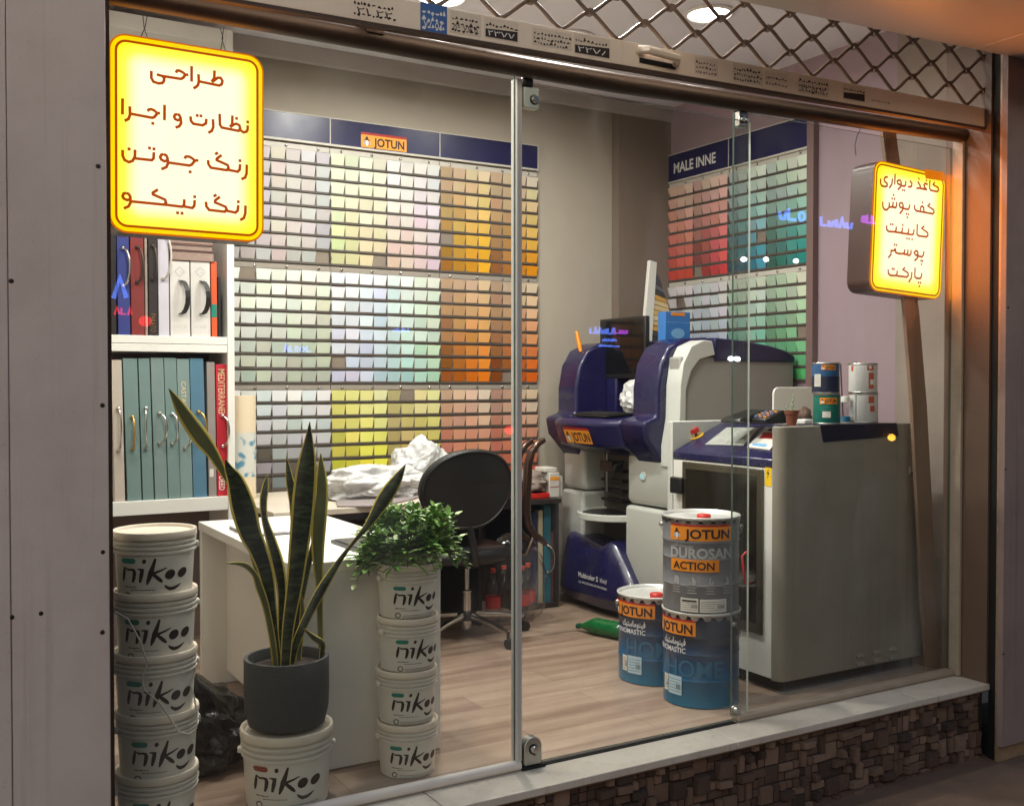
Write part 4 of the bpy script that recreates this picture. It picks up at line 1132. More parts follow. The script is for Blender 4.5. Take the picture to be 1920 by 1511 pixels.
# patterned wallpaper roll standing in front of the charts
yr = 5.35
xa, xb = Py(443, 850, yr).x, Py(489, 850, yr).x
rl = thing("wallpaper_roll", "cream wallpaper roll with a blue floral label standing against the charts", "wallpaper roll", ((xa + xb) / 2, yr + .06, .7508))
zr = Py(466, 742, yr).z; rr = (xb - xa) / 2
cx_, cy_ = (xa + xb) / 2, yr + .03 + rr
MB().lathe([(rr * .3, .7508), (rr, .7508), (rr, zr), (rr * .3, zr), (rr * .3, zr - .03)], (cx_, cy_, 0), 36).build("paper_roll", M("cream paper", rgb(222, 204, 176), .6, var=.05), rl, smooth=40)
def floral():
    m = bpy.data.materials.new("blue floral print"); m.use_nodes = True; nt = m.node_tree; p = nt.nodes["Principled BSDF"]
    tc = nt.nodes.new("ShaderNodeTexCoord"); v = nt.nodes.new("ShaderNodeTexVoronoi"); v.inputs["Scale"].default_value = 28; v.feature = 'SMOOTH_F1'
    n = nt.nodes.new("ShaderNodeTexNoise"); n.inputs["Scale"].default_value = 14
    nt.links.new(tc.outputs["Object"], v.inputs["Vector"]); nt.links.new(tc.outputs["Object"], n.inputs["Vector"])
    a = nt.nodes.new("ShaderNodeMath"); a.operation = 'ADD'; nt.links.new(v.outputs["Distance"], a.inputs[0]); nt.links.new(n.outputs["Fac"], a.inputs[1])
    cr = nt.nodes.new("ShaderNodeValToRGB"); cr.color_ramp.elements[0].position = .74; cr.color_ramp.elements[0].color = rgb(86, 140, 168); cr.color_ramp.elements[1].position = .90; cr.color_ramp.elements[1].color = rgb(206, 206, 198)
    nt.links.new(a.outputs[0], cr.inputs[0]); nt.links.new(cr.outputs[0], p.inputs["Base Color"]); p.inputs["Roughness"].default_value = .5
    return m
za, zb_ = Py(466, 895, yr).z, Py(466, 812, yr).z
MB().lathe([(rr + .0008, za), (rr + .0008, zb_)], (cx_, cy_, 0), 36, caps=False).build("printed_label", floral(), rl, smooth=60)

# items right of the chair on the black cabinet
KT = KZ + .0006
f4 = lambda px: Py(px, 900, 5.36).x
tag(MB().box(f4(985), 5.33, KT, f4(1026), 5.56, KT + .03).build("red_folder", m_red, None, bevel=.004), "flat red folder at the foot of the pile on the black cabinet", "folder")
tag(blob(((f4(990) + f4(1022)) / 2, 5.44, KT + .095), (.085, .10, .065), 5, .3, 2.2, 4, KT + .031, .3).build("work_gloves", M("grey brown cloth", rgb(132, 118, 110), .8, var=.35, scale=18), None, smooth=50), "crumpled grey brown work gloves heaped on the red folder", "gloves")
c0, c1 = f4(1027), f4(1046)
bx = thing("carton", "small white carton with a yellow band on the black cabinet", "box", ((c0 + c1) / 2, 5.38, KT))
m_wbox = M("white carton", rgb(206, 202, 196), .5, var=.06)
MB().box(c0, 5.34, KT, c1, 5.44, KT + .15).build("carton_body", m_wbox, bx, bevel=.004)
MB().box(c0 + .004, 5.3385, KT + .105, c1 - .006, 5.3398, KT + .125).build("yellow_band", m_amber, bx)
MB().box(c0 - .02, 5.36, KT + .151, c1 - .004, 5.48, KT + .18).build("carton_lid", m_wbox, bx, bevel=.006)
MB().box(c0 + .003, 5.3385, KT + .062, c1 - .003, 5.3398, KT + .066).build("red_line", m_redd, bx)
tag(MB().box(c1 + .003, 5.36, KT, c1 + .035, 5.46, KT + .125).build("narrow_carton", m_wbox, None, bevel=.003), "narrow white carton against the tinting machine", "box")
# pattern books standing under the back desk
for lb, a, b, yt, col, hd in (("cream pattern book on end in the black cabinet", 1010, 1018, 957, (178, 168, 140), None),
                              ("deep teal pattern book with a silver handle in the black cabinet", 1020, 1033, 947, (24, 96, 112), (1048, .16, .03, .03, m_chrome)),
                              ("dark red brown pattern book standing beside the tinting machine", 1034, 1045, 997, (92, 44, 36), None),
                              ("navy pattern book on end behind the chair arm", 999, 1008, 960, (34, 36, 72), None)):
    book(lb, a, b, yt, .0305, 0, col, handle=hd, y0=5.33, group="pattern books in the black cabinet")

# ------------------------------------------------------------------ OFFICE CHAIR (seen from behind)
cb = Vector((2.60, 4.92, 0))
ct = thing("office_chair", "black leather swivel chair with oval back and chrome base pushed under the back desk", "chair", cb)
# oval back shell, slightly dished, tilted
yc = 4.66
bl, brr = Py(791, 905, yc).x, Py(966, 905, yc).x
zt2, zb2 = Py(880, 841, yc).z, Py(880, 994, yc).z
bc = Vector(((bl + brr) / 2, yc, (zt2 + zb2) / 2)); hw, hh = (brr - bl) / 2, (zt2 - zb2) / 2
def shell(scale, y0, bulge, out):
    mb = MB(); N, R_ = 48, 8
    vs = []; fs = []
    for r in range(R_ + 1):
        k = scale * r / R_
        for i in range(N):
            a = 2 * pi * i / N
            ex = 2.12
            ca, sa = cos(a), sin(a)
            x = hw * k * math.copysign(abs(ca) ** (2 / ex), ca); z = hh * k * math.copysign(abs(sa) ** (2 / ex), sa)
            y = y0 + bulge * (1 - (r / R_) ** 2) + .05 * (x / hw) ** 2
            vs.append((bc.x + x * (1 - .10 * (-z / hh if z < 0 else 0)), bc.y + y + (z / hh) * .03 * -1, bc.z + z))
    for r in range(R_):
        for i in range(N):
            j = (i + 1) % N
            fs.append((r * N + i, r * N + j, (r + 1) * N + j, (r + 1) * N + i))
    mb.add(vs, fs); return mb
o = shell(1.0, 0, -.012, 0).build("backrest", m_leather, ct, smooth=70)
s_ = o.modifiers.new("thick", 'SOLIDIFY'); s_.thickness = .045; s_.offset = 0
b_ = o.modifiers.new("bev", 'BEVEL'); b_.width = .016; b_.segments = 3; b_.limit_method = 'ANGLE'
# piping round the back
pp = []
for i in range(48):
    a = 2 * pi * i / 48; ca, sa = cos(a), sin(a)
    x = hw * .94 * math.copysign(abs(ca) ** .943, ca); z = hh * .94 * math.copysign(abs(sa) ** .943, sa)
    pp.append((bc.x + x * (1 - .10 * (-z / hh if z < 0 else 0)), bc.y - .026 + .05 * (x / hw) ** 2 - (z / hh) * .03, bc.z + z))
MB().tube(pp, .006, 6, closed=True).build("piping", m_leather, o, smooth=60)
# seat cushion
seat = MB(); N = 40; vs = []; fs = []
prof = [(0, .50), (.6, .505), (.9, .498), (1.0, .475), (1.0, .445), (.92, .425), (.5, .42), (0, .42)]
for k, z in prof:
    for i in range(N):
        a = 2 * pi * i / N; ca, sa = cos(a), sin(a)
        vs.append((2.55 + .265 * k * math.copysign(abs(ca) ** .7, ca), 4.94 + .25 * k * math.copysign(abs(sa) ** .7, sa), z))
for r in range(len(prof) - 1):
    for i in range(N): j = (i + 1) % N; fs.append((r * N + i, r * N + j, (r + 1) * N + j, (r + 1) * N + i))
seat.add(vs, fs); seat.build("seat", m_leather, ct, smooth=60)
MB().box(2.50, 4.78, .405, 2.70, 5.02, .4185).build("seat_plate", m_dark, ct, bevel=.004)
MB().tube([(2.53, 4.80, .41), (2.53, 4.69, .43), (2.50, 4.655, .52), (2.48, bc.y + .02, .66)], .02, 8).build("back_stem", m_dark, ct, smooth=50)
MB().lathe([(.024, .13), (.024, .24), (.028, .245), (.028, .25), (.015, .255), (.015, .41)], (cb.x, cb.y, 0), 20).build("gas_column", m_chrome, ct, smooth=40)
MB().lathe([(.022, .045), (.026, .05), (.026, .09)], (cb.x, cb.y, 0), 20).build("column_foot", m_chrome, ct, smooth=40)
MB().lathe([(.03, .090), (.052, .095), (.052, .135), (.03, .14)], (cb.x, cb.y, 0), 20).build("base_hub", m_dark, ct, smooth=40)
for k in range(5):
    a = radians(-6 + 72 * k); d = Vector((cos(a), sin(a), 0))
    p0 = cb + d * .045; p1_ = cb + d * .33
    lg = MB().tube([p0 + Vector((0, 0, .118)), cb + d * .2 + Vector((0, 0, .105)), p1_ + Vector((0, 0, .082))], [.019, .015, .012], 10).build("base_leg", m_chrome, ct, smooth=60)
    n_ = Vector((-d.y, d.x, 0)) if k % 2 else Vector((d.x, d.y, 0))
    cs = MB()
    for s2 in (-1, 1):
        wc = p1_ + n_.cross(Vector((0, 0, 1))) * .011 * s2 + n_ * .012
        ax = n_.cross(Vector((0, 0, 1)))
        ring_ = []
        for i in range(18):
            t_ = 2 * pi * i / 18
            ring_.append(Vector((wc.x, wc.y, .026)) + n_ * (.0255 * cos(t_)) + Vector((0, 0, .0255 * sin(t_))))
        vs = [p - ax * .007 for p in ring_] + [p + ax * .007 for p in ring_]
        cs.add(vs, [(i, (i + 1) % 18, (i + 1) % 18 + 18, i + 18) for i in range(18)] + [tuple(range(18)), tuple(range(18, 36))])
    cs.tube([p1_ + Vector((0, 0, .05)), p1_ + Vector((0, 0, .085))], .009, 8)
    cs.build("castor", m_dark, ct, smooth=40)
m_armr = M("dark lacquered arm", rgb(70, 50, 42), .18, .6, var=.1)
# arm loops on the right: two bent tubes with dark grip
for k, (dx, dyy) in enumerate(((0, 0), (-.0, .16))):
    Y0 = 4.70 + dyy
    q = lambda a, b_: Py(a - (22 if k else 0), b_ + (0 if not k else 2), Y0)
    pts = [q(1020, 824), q(1008, 832), q(996, 848), q(990, 872), q(988, 915), q(987, 960), q(990, 982), q(1000, 1000), q(1018, 1014), q(1024, 1020)]
    MB().tube(pts, [.016, .018, .022, .024, .024, .023, .022, .020, .017, .014], 12).build("armrest", m_armr, ct, smooth=60)
MB().tube([(2.80, 4.94, .43), (2.90, 4.8, .44), Py(1000, 1000, 4.70)], .012, 8).build("arm_bracket", m_chrome, ct, smooth=60)

# clear carrier bag with soft drink bottles on the floor behind the chair
m_capr = M("orange red cap", rgb(206, 70, 48), .4)
m_rlab = M("red drink label", rgb(196, 40, 40), .4, var=.1)
bgc = Vector((2.98, 5.10, 0))
for k, (dx, dy) in enumerate(((-.13, -.02), (-.03, .03), (.05, -.04), (.13, .03))):
    x, y = bgc.x + dx, bgc.y + dy
    t = thing("soft_drink_bottle", ("clear soft drink bottle at the chair column, in the clear bag", "clear soft drink bottle second from the chair column in the clear bag", "red labelled soft drink bottle at the front of the clear bag", "clear soft drink bottle nearest the teal binder in the clear bag")[k], "bottle", (x, y, 0), "soft drink bottles in the clear bag")
    MB().lathe([(.036, .004), (.042, .015), (.042, .10), (.040, .12), (.042, .14), (.042, .20), (.034, .235), (.016, .275), (.013, .285), (.013, .30)], (x, y, 0), 20).build("bottle_body", m_pet, t, smooth=50)
    MB().lathe([(.0155, .298), (.0155, .318), (.013, .32)], (x, y, 0), 16).build("bottle_cap", m_capr, t, smooth=40)
    if k != 1: MB().lathe([(.0435, .10), (.0435, .165)], (x, y, 0), 20, caps=False).build("bottle_label", m_rlab, t, smooth=60)
o = blob((bgc.x, bgc.y, .21), (.215, .13, .27), 12, .10, 2.0, 4, .002, .10).build("clear_bag", m_clearbag, None, smooth=60)
tag(o, "clear plastic bag of soft drink bottles on the floor behind the chair", "plastic bag")

# ------------------------------------------------------------------ TINTING MACHINE
mt = thing("tinting_machine", "navy and pale grey paint tinting machine with monitor alcove beside the back desk", "tinting machine", (3.95, 5.0, 0))
MY0, MY1 = 4.42, 5.53         # near and far side
# cabinet body behind the front: side panel and back
MB().box(3.65, MY0 + .006, .10, 4.50, 4.528, 1.50).build("cabinet_body", m_machs, mt, bevel=.012)
MB().box(3.78, 4.5285, .10, 4.499, MY1 - .03, 1.10).build("cabinet_body", m_machs, mt)
MB().box(4.02, 4.5285, 1.1005, 4.499, MY1 - .03, 1.46).build("alcove_back", M("dark alcove", rgb(30, 28, 30), .5), mt)
MB().box(3.86, 4.5285, 1.1005, 4.0195, MY1 - .03, 1.15).build("alcove_floor", m_navy, mt)
# lower pillars
def pil(y0, y1, x0, top, bot, nm="front_pillar"):
    MB().prism([(x0, bot), (x0 + .02, bot - .03), (x0 + .24, bot - .03), (x0 + .24, top), (x0, top)], 'y', y0, y1).build(nm, m_mach, mt, bevel=.022, bseg=3)
pil(5.29, MY1, 3.60, .69, .10); pil(5.29, MY1 - .008, 3.61, 1.0, .697 + .03)
pil(MY0, 4.86, 3.60, .655, .06); pil(MY0 + .01, 4.85, 3.61, 1.0, .665 + .03)
# near shoulder: pale shell that carries on upward round the alcove
prof = [(3.545, .985), (3.47, 1.10), (3.56, 1.13), (3.575, 1.30), (3.60, 1.42), (3.66, 1.52), (3.78, 1.565), (3.95, 1.572), (4.0, 1.44), (4.0, 1.0), (3.8, .9), (3.66, .84)]
UP = lambda P, d=.03: [(x, z + d * min(1, max(0, (z - .95) / .15))) for x, z in P]
shoulder = [(3.66, .84), (3.60, .90), (3.60, 1.0), (3.63, 1.12), (3.635, 1.30), (3.655, 1.42), (3.71, 1.515), (3.80, 1.55), (3.86, 1.545), (3.88, 1.47), (3.77, 1.445), (3.71, 1.38), (3.675, 1.28), (3.67, .84)]
MB().prism(UP(shoulder, .042), 'y', MY0 - .014, 4.53).build("side_shell", m_mach, mt, bevel=.02, bseg=4)
wing = [(3.66, .86), (3.50, 1.02), (3.48, 1.10), (3.575, 1.13), (3.575, 1.28), (3.60, 1.42), (3.66, 1.515), (3.76, 1.562), (3.95, 1.575), (3.95, 1.3), (3.84, 1.13), (3.84, .86)]
MB().prism(UP(wing, .042), 'y', 4.531, 4.76).build("head_wing", m_navy, mt, bevel=.02, bseg=3)
MB().prism(UP(wing, .042), 'y', 5.33, MY1 + .01).build("head_wing", m_navy, mt, bevel=.02, bseg=3)
inner = [(3.80, 1.12), (3.80, 1.35), (3.83, 1.45), (3.90, 1.51), (4.0, 1.52), (4.0, 1.12)]
MB().prism(UP(inner), 'y', 5.22, 5.329).build("alcove_side", m_navy, mt, bevel=.015, bseg=3)
# keyboard tray / nose
nose = [(3.62, .91), (3.415, .965), (3.36, 1.10), (3.39, 1.125), (3.80, 1.15), (3.86, 1.15), (3.86, .91)]
def nose_mesh():
    mb = MB(); n = len(nose)
    secs = []
    for y, sx in ((4.75, .12), (4.90, .02), (5.0, .0), (5.18, .0), (5.315, .045)):
        secs.append([(x + sx * max(0, (3.66 - x) / .3), y, z + .025) for x, z in nose])
    vs = [p for s in secs for p in s]; fs = []
    for k in range(len(secs) - 1):
        for i in range(n):
            j = (i + 1) % n; fs.append((k * n + i, k * n + j, (k + 1) * n + j, (k + 1) * n + i))
    fs.append(tuple(range(n))); fs.append(tuple(range((len(secs) - 1) * n, len(secs) * n)))
    return mb.add(vs, fs)
nz_ = nose_mesh().build("keyboard_shelf", m_navy, mt, bevel=.014, bseg=3)
# logo plate on the nose: slope from (3.415,.965) to (3.36,1.10)
dxn, dzn = 3.36 - 3.415, 1.10 - .965; ln = math.hypot(dxn, dzn)
la = (5.165, 4.9)
def nfn(u, v, e):
    k = v / ln
    return (3.415 + dxn * k - e * dzn / ln - .002, la[0] - u, .990 + dzn * k + e * dxn / ln)
logo_plate(nz_, nfn, 0.0, .018, .265, .100)
# roof shell over the cabinet
roof = UP([(3.885, 1.44), (4.50, 1.44), (4.50, 1.475), (4.44, 1.505), (4.30, 1.535), (4.1, 1.56), (3.885, 1.572)], .036)
MB().prism(roof, 'y', MY0 - .006, MY1).build("roof_shell", m_navy, mt, bevel=.012, bseg=3)
# lower navy apron, tilted and bulging
def apron():
    secs = []
    for y, top, xo, bot in ((5.44, .40, 3.575, .03), (5.38, .44, 3.545, .045), (5.30, .43, 3.53, .04), (5.0, .40, 3.52, .04), (4.93, .44, 3.52, .04), (4.88, .42, 3.53, .04), (4.68, .17, 3.55, .05), (4.62, .10, 3.58, .06)):
        secs.append([(xo + .03, y, top), (xo, y, top - .03), (xo - .035, y, (top + bot) / 2), (xo - .045, y, bot + .07), (xo, y, bot), (xo + .2, y, bot), (xo + .2, y, top)])
    n = 7; vs = [p for s in secs for p in s]; fs = []
    for k in range(len(secs) - 1):
        for i in range(n): j = (i + 1) % n; fs.append((k * n + i, k * n + j, (k + 1) * n + j, (k + 1) * n + i))
    fs.append(tuple(range(n))); fs.append(tuple(range((len(secs) - 1) * n, len(secs) * n)))
    return MB().add(vs, fs)
ap = apron().build("front_apron", m_navy, mt, bevel=.012, bseg=3)
pt = textw("Multicolor S", .030, .20, 0, 0, .015) + textw("Vivid", .028, .075, .215, 0, .0, .3)
pt2 = textw("ALL THE COLOURS OF THE WORLD", .012, .29, 0, -.034, .01)
put(MB(), pt + pt2, lambda u, v: (3.474, 5.15 - u, .205 + v)).build("lettering", m_lwhite, ap)
# recess: dark back, pegs, turntable with pale rim, nozzle arm
MB().box(3.76, 4.861, .10, 3.779, 5.289, .95).build("recess_back", M("dark recess", rgb(96, 88, 80), .6, var=.2), mt)
for z in (.56, .64, .70, .76, .82): MB().box(3.70, 5.02, z, 3.7595, 5.24, z + .018).build("peg_bar", m_dark, mt, bevel=.004)
MB().tube([(3.69, 5.16, .70), (3.69, 5.16, .95)], .008, 8).build("supply_rod", m_steel, mt, smooth=60)
MB().lathe([(.0, .0), (.222, .0), (.232, .006), (.232, .036), (.222, .042), (.212, .03), (0, .03)], (3.68, 5.06, .552), 40).build("can_table", m_mach, mt, smooth=40)
MB().lathe([(0, .0), (.2, 0), (.2, .003), (0, .003)], (3.68, 5.06, .5825), 36).build("table_mat", m_dark, mt, smooth=40)
MB().tube([(3.62, 4.90, .90), (3.56, 4.90, .88), (3.55, 4.93, .80), (3.60, 5.0, .79)], .010, 8).box(3.56, 4.93, .84, 3.64, 5.05, .90).build("nozzle_arm", m_dark, mt, smooth=50)
q = Px(1205, 893, 3.605)
MB().lathe([(.0, -.004), (.024, -.003), (.028, .002)], (3.605, q.y, q.z), 20, axis='x').build("button_ring", m_mach, mt, smooth=40)
MB().lathe([(.0, -.009), (.015, -.008), (.017, -.004)], (3.605, q.y, q.z), 20, axis='x').build("lit_button", emit("pale button lamp", (.55, .9, .9, 1), .8), mt, smooth=40)
for y in (5.2, 4.7): MB().box(3.62, y - .05, .001, 4.4, y + .05, .10).build("machine_foot", m_black, mt)
# monitor in the alcove
mon = thing("monitor", "black flat monitor standing in the alcove of the tinting machine", "monitor", (3.86, 5.0, 1.155))
ma, mb2 = Px(1128, 597, 3.80), Px(1210, 597, 3.80)
zmt, zmb = Px(1128, 599, 3.80).z, Px(1117, 710, 3.80).z
MB().box(3.80, mb2.y, zmb, 3.835, ma.y + .02, zmt).build("casing", m_dark, mon, bevel=.006)
MB().box(3.7985, mb2.y + .018, zmb + .03, 3.7995, ma.y + .002, zmt - .018).build("screen", M("dark screen glass", val(.006), .08, var=0), mon)
MB().box(3.84, 4.98, 1.16, 3.87, 5.06, zmb + .1).box(3.82, 4.9, 1.151, 3.95, 5.14, 1.164).build("stand", m_dark, mon, bevel=.004)
kb = thing("keyboard", "black keyboard on the navy shelf of the tinting machine", "keyboard", (3.58, 5.05, 1.14))
MB().prism([(3.47, 1.160), (3.64, 1.170), (3.64, 1.182), (3.47, 1.172)], 'y', 4.86, 5.22).build("case", m_dark, kb, bevel=.003)
km = MB()
for i in range(5):
    for j in range(14): km.box(3.485 + i * .03, 4.88 + j * .0235, 1.176 + i * .0016, 3.508 + i * .03, 4.899 + j * .0235, 1.180 + i * .0018)
km.build("keys", M("key caps", val(.03), .5, var=0), kb)
o = blob((3.72, 4.90, 1.262), (.085, .085, .10), 21, .22, 2.0, 4, 1.180, .3).build("plastic_bag", m_bag, None, smooth=50)
tag(o, "small white plastic bag tucked behind the keyboard under the monitor", "plastic bag")
# things on top of the machine
q0 = Px(1085, 648, 3.66)
tg = thing("orange_handle_brush", "orange wooden brush handle sticking up beside the monitor", "brush", (3.66, q0.y, 1.40))
qa, qb = Px(1081, 622, 3.66), Px(1089, 660, 3.66)
MB().tube([qb, qb * .6 + qa * .4, qa], [.011, .016, .013], 10).build("handle", M("orange lacquer", rgb(226, 140, 20), .35), tg, smooth=60)
Yf = 5.35
fa = lambda px, py, Y=Yf: Py(px, py, Y)
fr_ = thing("sample_frame", "leaning white sample frame holding a fan of dark and yellow wood strips", "sample rack", fa(1230, 636))
wv = [fa(1206, 640), fa(1219, 488), fa(1232, 492), fa(1223, 640)]
mb = MB(); mb.add([p for p in wv] + [p + Vector((0, .03, 0)) for p in wv], [(0, 1, 2, 3), (7, 6, 5, 4), (0, 4, 5, 1), (1, 5, 6, 2), (2, 6, 7, 3), (3, 7, 4, 0)])
mb.build("frame_bar", m_white, fr_, bevel=.003)
cols = [(60, 58, 74), (52, 52, 60), (90, 92, 100), (40, 42, 48), (214, 160, 60), (226, 200, 150), (222, 196, 146), (216, 178, 100), (224, 204, 160), (214, 184, 120), (216, 160, 60), (60, 56, 54), (44, 44, 46)]
Lp, Rp = [fa(1231, 512), fa(1222, 640)], [fa(1238, 512), fa(1262, 596), fa(1252, 640)]
for i, c in enumerate(cols):
    t0, t1 = i / len(cols), (i + .86) / len(cols)
    L0, L1 = Lp[0].lerp(Lp[1], t0), Lp[0].lerp(Lp[1], t1)
    def R(t): return Rp[0].lerp(Rp[1], t / .65) if t < .65 else Rp[1].lerp(Rp[2], (t - .65) / .35)
    R0, R1 = R(t0) - Vector((0, 0, .035 * (1 - t0 * .4))), R(t1) - Vector((0, 0, .035 * (1 - t1 * .4)))
    pa = [L0, R0, R1, L1]
    mb = MB(); mb.add([p + Vector((0, .004, 0)) for p in pa] + [p + Vector((0, .05, 0)) for p in pa], [(0, 1, 2, 3), (7, 6, 5, 4), (0, 4, 5, 1), (1, 5, 6, 2), (2, 6, 7, 3), (3, 7, 4, 0)])
    mb.build("sample_strip", M("sample strip %d" % i, rgb(*c), .5), fr_)
Yb2 = 4.75
q0, q1 = Py(1248, 584, Yb2), Py(1294, 632, Yb2)
bb = thing("blue_carton", "bright blue printed carton standing on the navy roof of the tinting machine", "box", ((q0.x + q1.x) / 2, Yb2, 1.565))
m_blue = M("blue carton", rgb(52, 118, 190), .4, var=.18, scale=7); m_lblue = M("light blue print", rgb(120, 176, 220), .4, var=.2, scale=9)
MB().box(q0.x, Yb2, 1.585, q1.x, Yb2 + .07, q0.z).build("carton", m_blue, bb, bevel=.002)
P = []; ell2d(0, .045, .05, .03, 0, 20, P); P.append([(-.03, .02), (.0, .07), (.03, .02)])
put(MB(), P, lambda u, v: ((q0.x + q1.x) / 2 + u, Yb2 - .0006 - .0001 * (abs(u) < .02), 1.60 + v)).build("printed_picture", m_lblue, bb)
MB().box(q0.x + .04, Yb2 - .0012, q0.z - .022, q1.x - .04, Yb2 - .0002, q0.z - .004).build("logo_label", m_orange, bb)
MB().box(q0.x + .002, Yb2 - .0010, q0.z - .062, q1.x - .002, Yb2 - .0002, q0.z - .059).build("flap_line", m_lblue, bb)

# ------------------------------------------------------------------ PAINT SHAKER CABINET
CX0, CX1, CY0, CY1, CZ = 3.284, 4.205, 3.298, 4.09, 1.168
cabn = thing("shaker_cabinet", "large putty grey paint shaker cabinet with dark glass door and navy control panel", "paint shaker", (3.74, 3.7, 0))
def vround(x0, y0, x1, y1, r, corners):
    P = []
    for cx, cy, a, k in ((x1 - r, y1 - r, 0, 'ur'), (x0 + r, y1 - r, 90, 'ul'), (x0 + r, y0 + r, 180, 'll'), (x1 - r, y0 + r, 270, 'lr')):
        if k in corners: P += [(cx + r * cos(radians(a + 90 * t / 6)), cy + r * sin(radians(a + 90 * t / 6))) for t in range(7)]
        else: P.append({'ur': (x1, y1), 'ul': (x0, y1), 'll': (x0, y0), 'lr': (x1, y0)}[k])
    return P
MB().prism(vround(CX0 - .006, CY0, CX1, CY0 + .055, .045, ('ll',)), 'z', .055, CZ).build("side_panel", m_cab, cabn, smooth=40, bevel=.004)
MB().prism(vround(CX0 - .006, CY1 - .055, CX1, CY1, .030, ('ul',)), 'z', .055, CZ).build("side_panel", m_mach, cabn, smooth=40, bevel=.004)
MB().box(CX0 + .02, CY0 + .056, .055, CX1 - .001, CY1 - .056, .985).build("cabinet_body", m_cab, cabn)
MB().box(3.62, CY0 + .056, .986, CX1 - .001, CY1 - .056, CZ - .003).build("top_panel", m_cab, cabn, bevel=.003)
MB().box(CX0 + .05, CY0 + .03, .001, CX1 - .03, CY1 - .03, .054).build("plinth", m_black, cabn)
MB().box(CX0, CY0 + .057, .06, CX0 + .0195, CY1 - .057, .982).build("front_panel", m_white, cabn, bevel=.003)
dr = MB().box(CX0 - .012, 3.405, .243, CX0 - .0005, 3.955, .978).build("door", M("smoked door frame", rgb(70, 64, 50), .3, var=.3, scale=9), cabn, bevel=.006)
MB().box(CX0 - .0135, 3.44, .29, CX0 - .0125, 3.925, .945).build("door_window", M("smoked door glass", rgb(38, 34, 26), .12, var=.35, scale=5), dr)
MB().box(CX0 - .04, 3.93, .82, CX0 - .0125, 4.015, .90).build("door_latch", m_dark, dr, bevel=.008)
MB().tube([(CX0 - .014, 3.50, .60), (CX0 - .05, 3.49, .585), (CX0 - .05, 3.47, .47), (CX0 - .014, 3.48, .46)], .006, 8).build("red_clip", m_red, dr, smooth=60)
# control panel: lip and slope
slope = [(CX0 - .004, .986), (CX0 - .004, 1.022), (3.600, 1.162), (3.619, 1.162), (3.619, .986)]
cp = MB().prism(slope, 'y', CY0 + .0565, CY1 - .0565).build("control_panel", m_navy, cabn, bevel=.006)
sx, sz = 3.600 - CX0 + .004, 1.162 - 1.022; sl_ = math.hypot(sx, sz); ex, ez = sx / sl_, sz / sl_
def on_slope(px, py, off=0.0):
    d = _ray(px, py); n = Vector((-ez, 0, ex)); p0 = Vector((CX0 - .004, 0, 1.022)) + n * off
    t = (p0 - CAM).dot(n) / d.dot(n); return CAM + d * t
def slope_quad(pts, th, name, mat, par):
    a = [on_slope(x, y, .0006) for x, y in pts]; b = [on_slope(x, y, .0006) + Vector((-ez, 0, ex)) * th for x, y in pts]; n = len(a)
    return MB().add(a + b, [tuple(range(n))[::-1], tuple(range(n, 2 * n))] + [(i, (i + 1) % n, (i + 1) % n + n, i + n) for i in range(n)]).build(name, mat, par)
slope_quad([(1322, 834), (1363, 802), (1424, 803), (1394, 836)], .003, "touch_screen", M("pale touch screen", rgb(168, 170, 164), .25, var=.06), cp)
eb = on_slope(1303, 818, .001)
n3 = Vector((-ez, 0, ex))
def disc(c, r0, r1, h0, h1, nm, mat, par):
    x_ = Vector((0, 1, 0)); y_ = n3.cross(x_)
    P0 = [c + n3 * h0 + (x_ * cos(2 * pi * i / 24) + y_ * sin(2 * pi * i / 24)) * r0 for i in range(24)]
    P1 = [c + n3 * h1 + (x_ * cos(2 * pi * i / 24) + y_ * sin(2 * pi * i / 24)) * r1 for i in range(24)]
    return MB().add(P0 + P1, [(i, (i + 1) % 24, (i + 1) % 24 + 24, i + 24) for i in range(24)] + [tuple(range(24))[::-1], tuple(range(24, 48))]).build(nm, mat, par, smooth=40)
es = disc(eb, .046, .046, 0, .003, "yellow_ring", M("signal yellow", rgb(238, 190, 40), .4), cp)
disc(eb, .016, .016, .003, .024, "button_stem", m_dark, es); disc(eb, .032, .029, .024, .044, "stop_button", m_red, es)
# card lying on the slope
sg = thing("price_card", "white card with red print lying on the navy control panel", "card", on_slope(1435, 825))
slope_quad([(1401, 840), (1436, 803), (1467, 806), (1462, 822), (1444, 845)], .006, "card", m_paper, sg)
slope_quad([(1424, 824), (1434, 813), (1462, 815), (1456, 825)], .0075, "red_print", m_redd, sg)
slope_quad([(1410, 837), (1414, 833), (1440, 835), (1437, 840)], .0075, "blue_print", m_lblue, sg)
slope_quad([(1440, 810), (1443, 806), (1449, 806.5), (1447, 810.5)], .0075, "dark_print", m_bk, sg)
# hazard sticker on the front
wsr = thing("hazard_sticker", "yellow electric hazard sticker beside the shaker cabinet door", "sticker", (CX0, 3.36, .95))
a, b = Px(1449, 868, CX0 - .0005), Px(1462, 891, CX0 - .0005)
ya_, yb_ = CY0 + .062, CY0 + .102
MB().box(CX0 - .0018, ya_, .905, CX0 - .0004, yb_, .99).build("sticker", M("hazard yellow", rgb(240, 196, 20), .45), wsr)
bolt_ = [(.004, .035), (-.009, .008), (-.001, .010), (-.005, -.014), (.009, .016), (.001, .015)]
MB().poly([(CX0 - .0022, (ya_ + yb_) / 2 - u, .95 + v) for u, v in bolt_]).build("bolt_mark", m_bk, wsr)
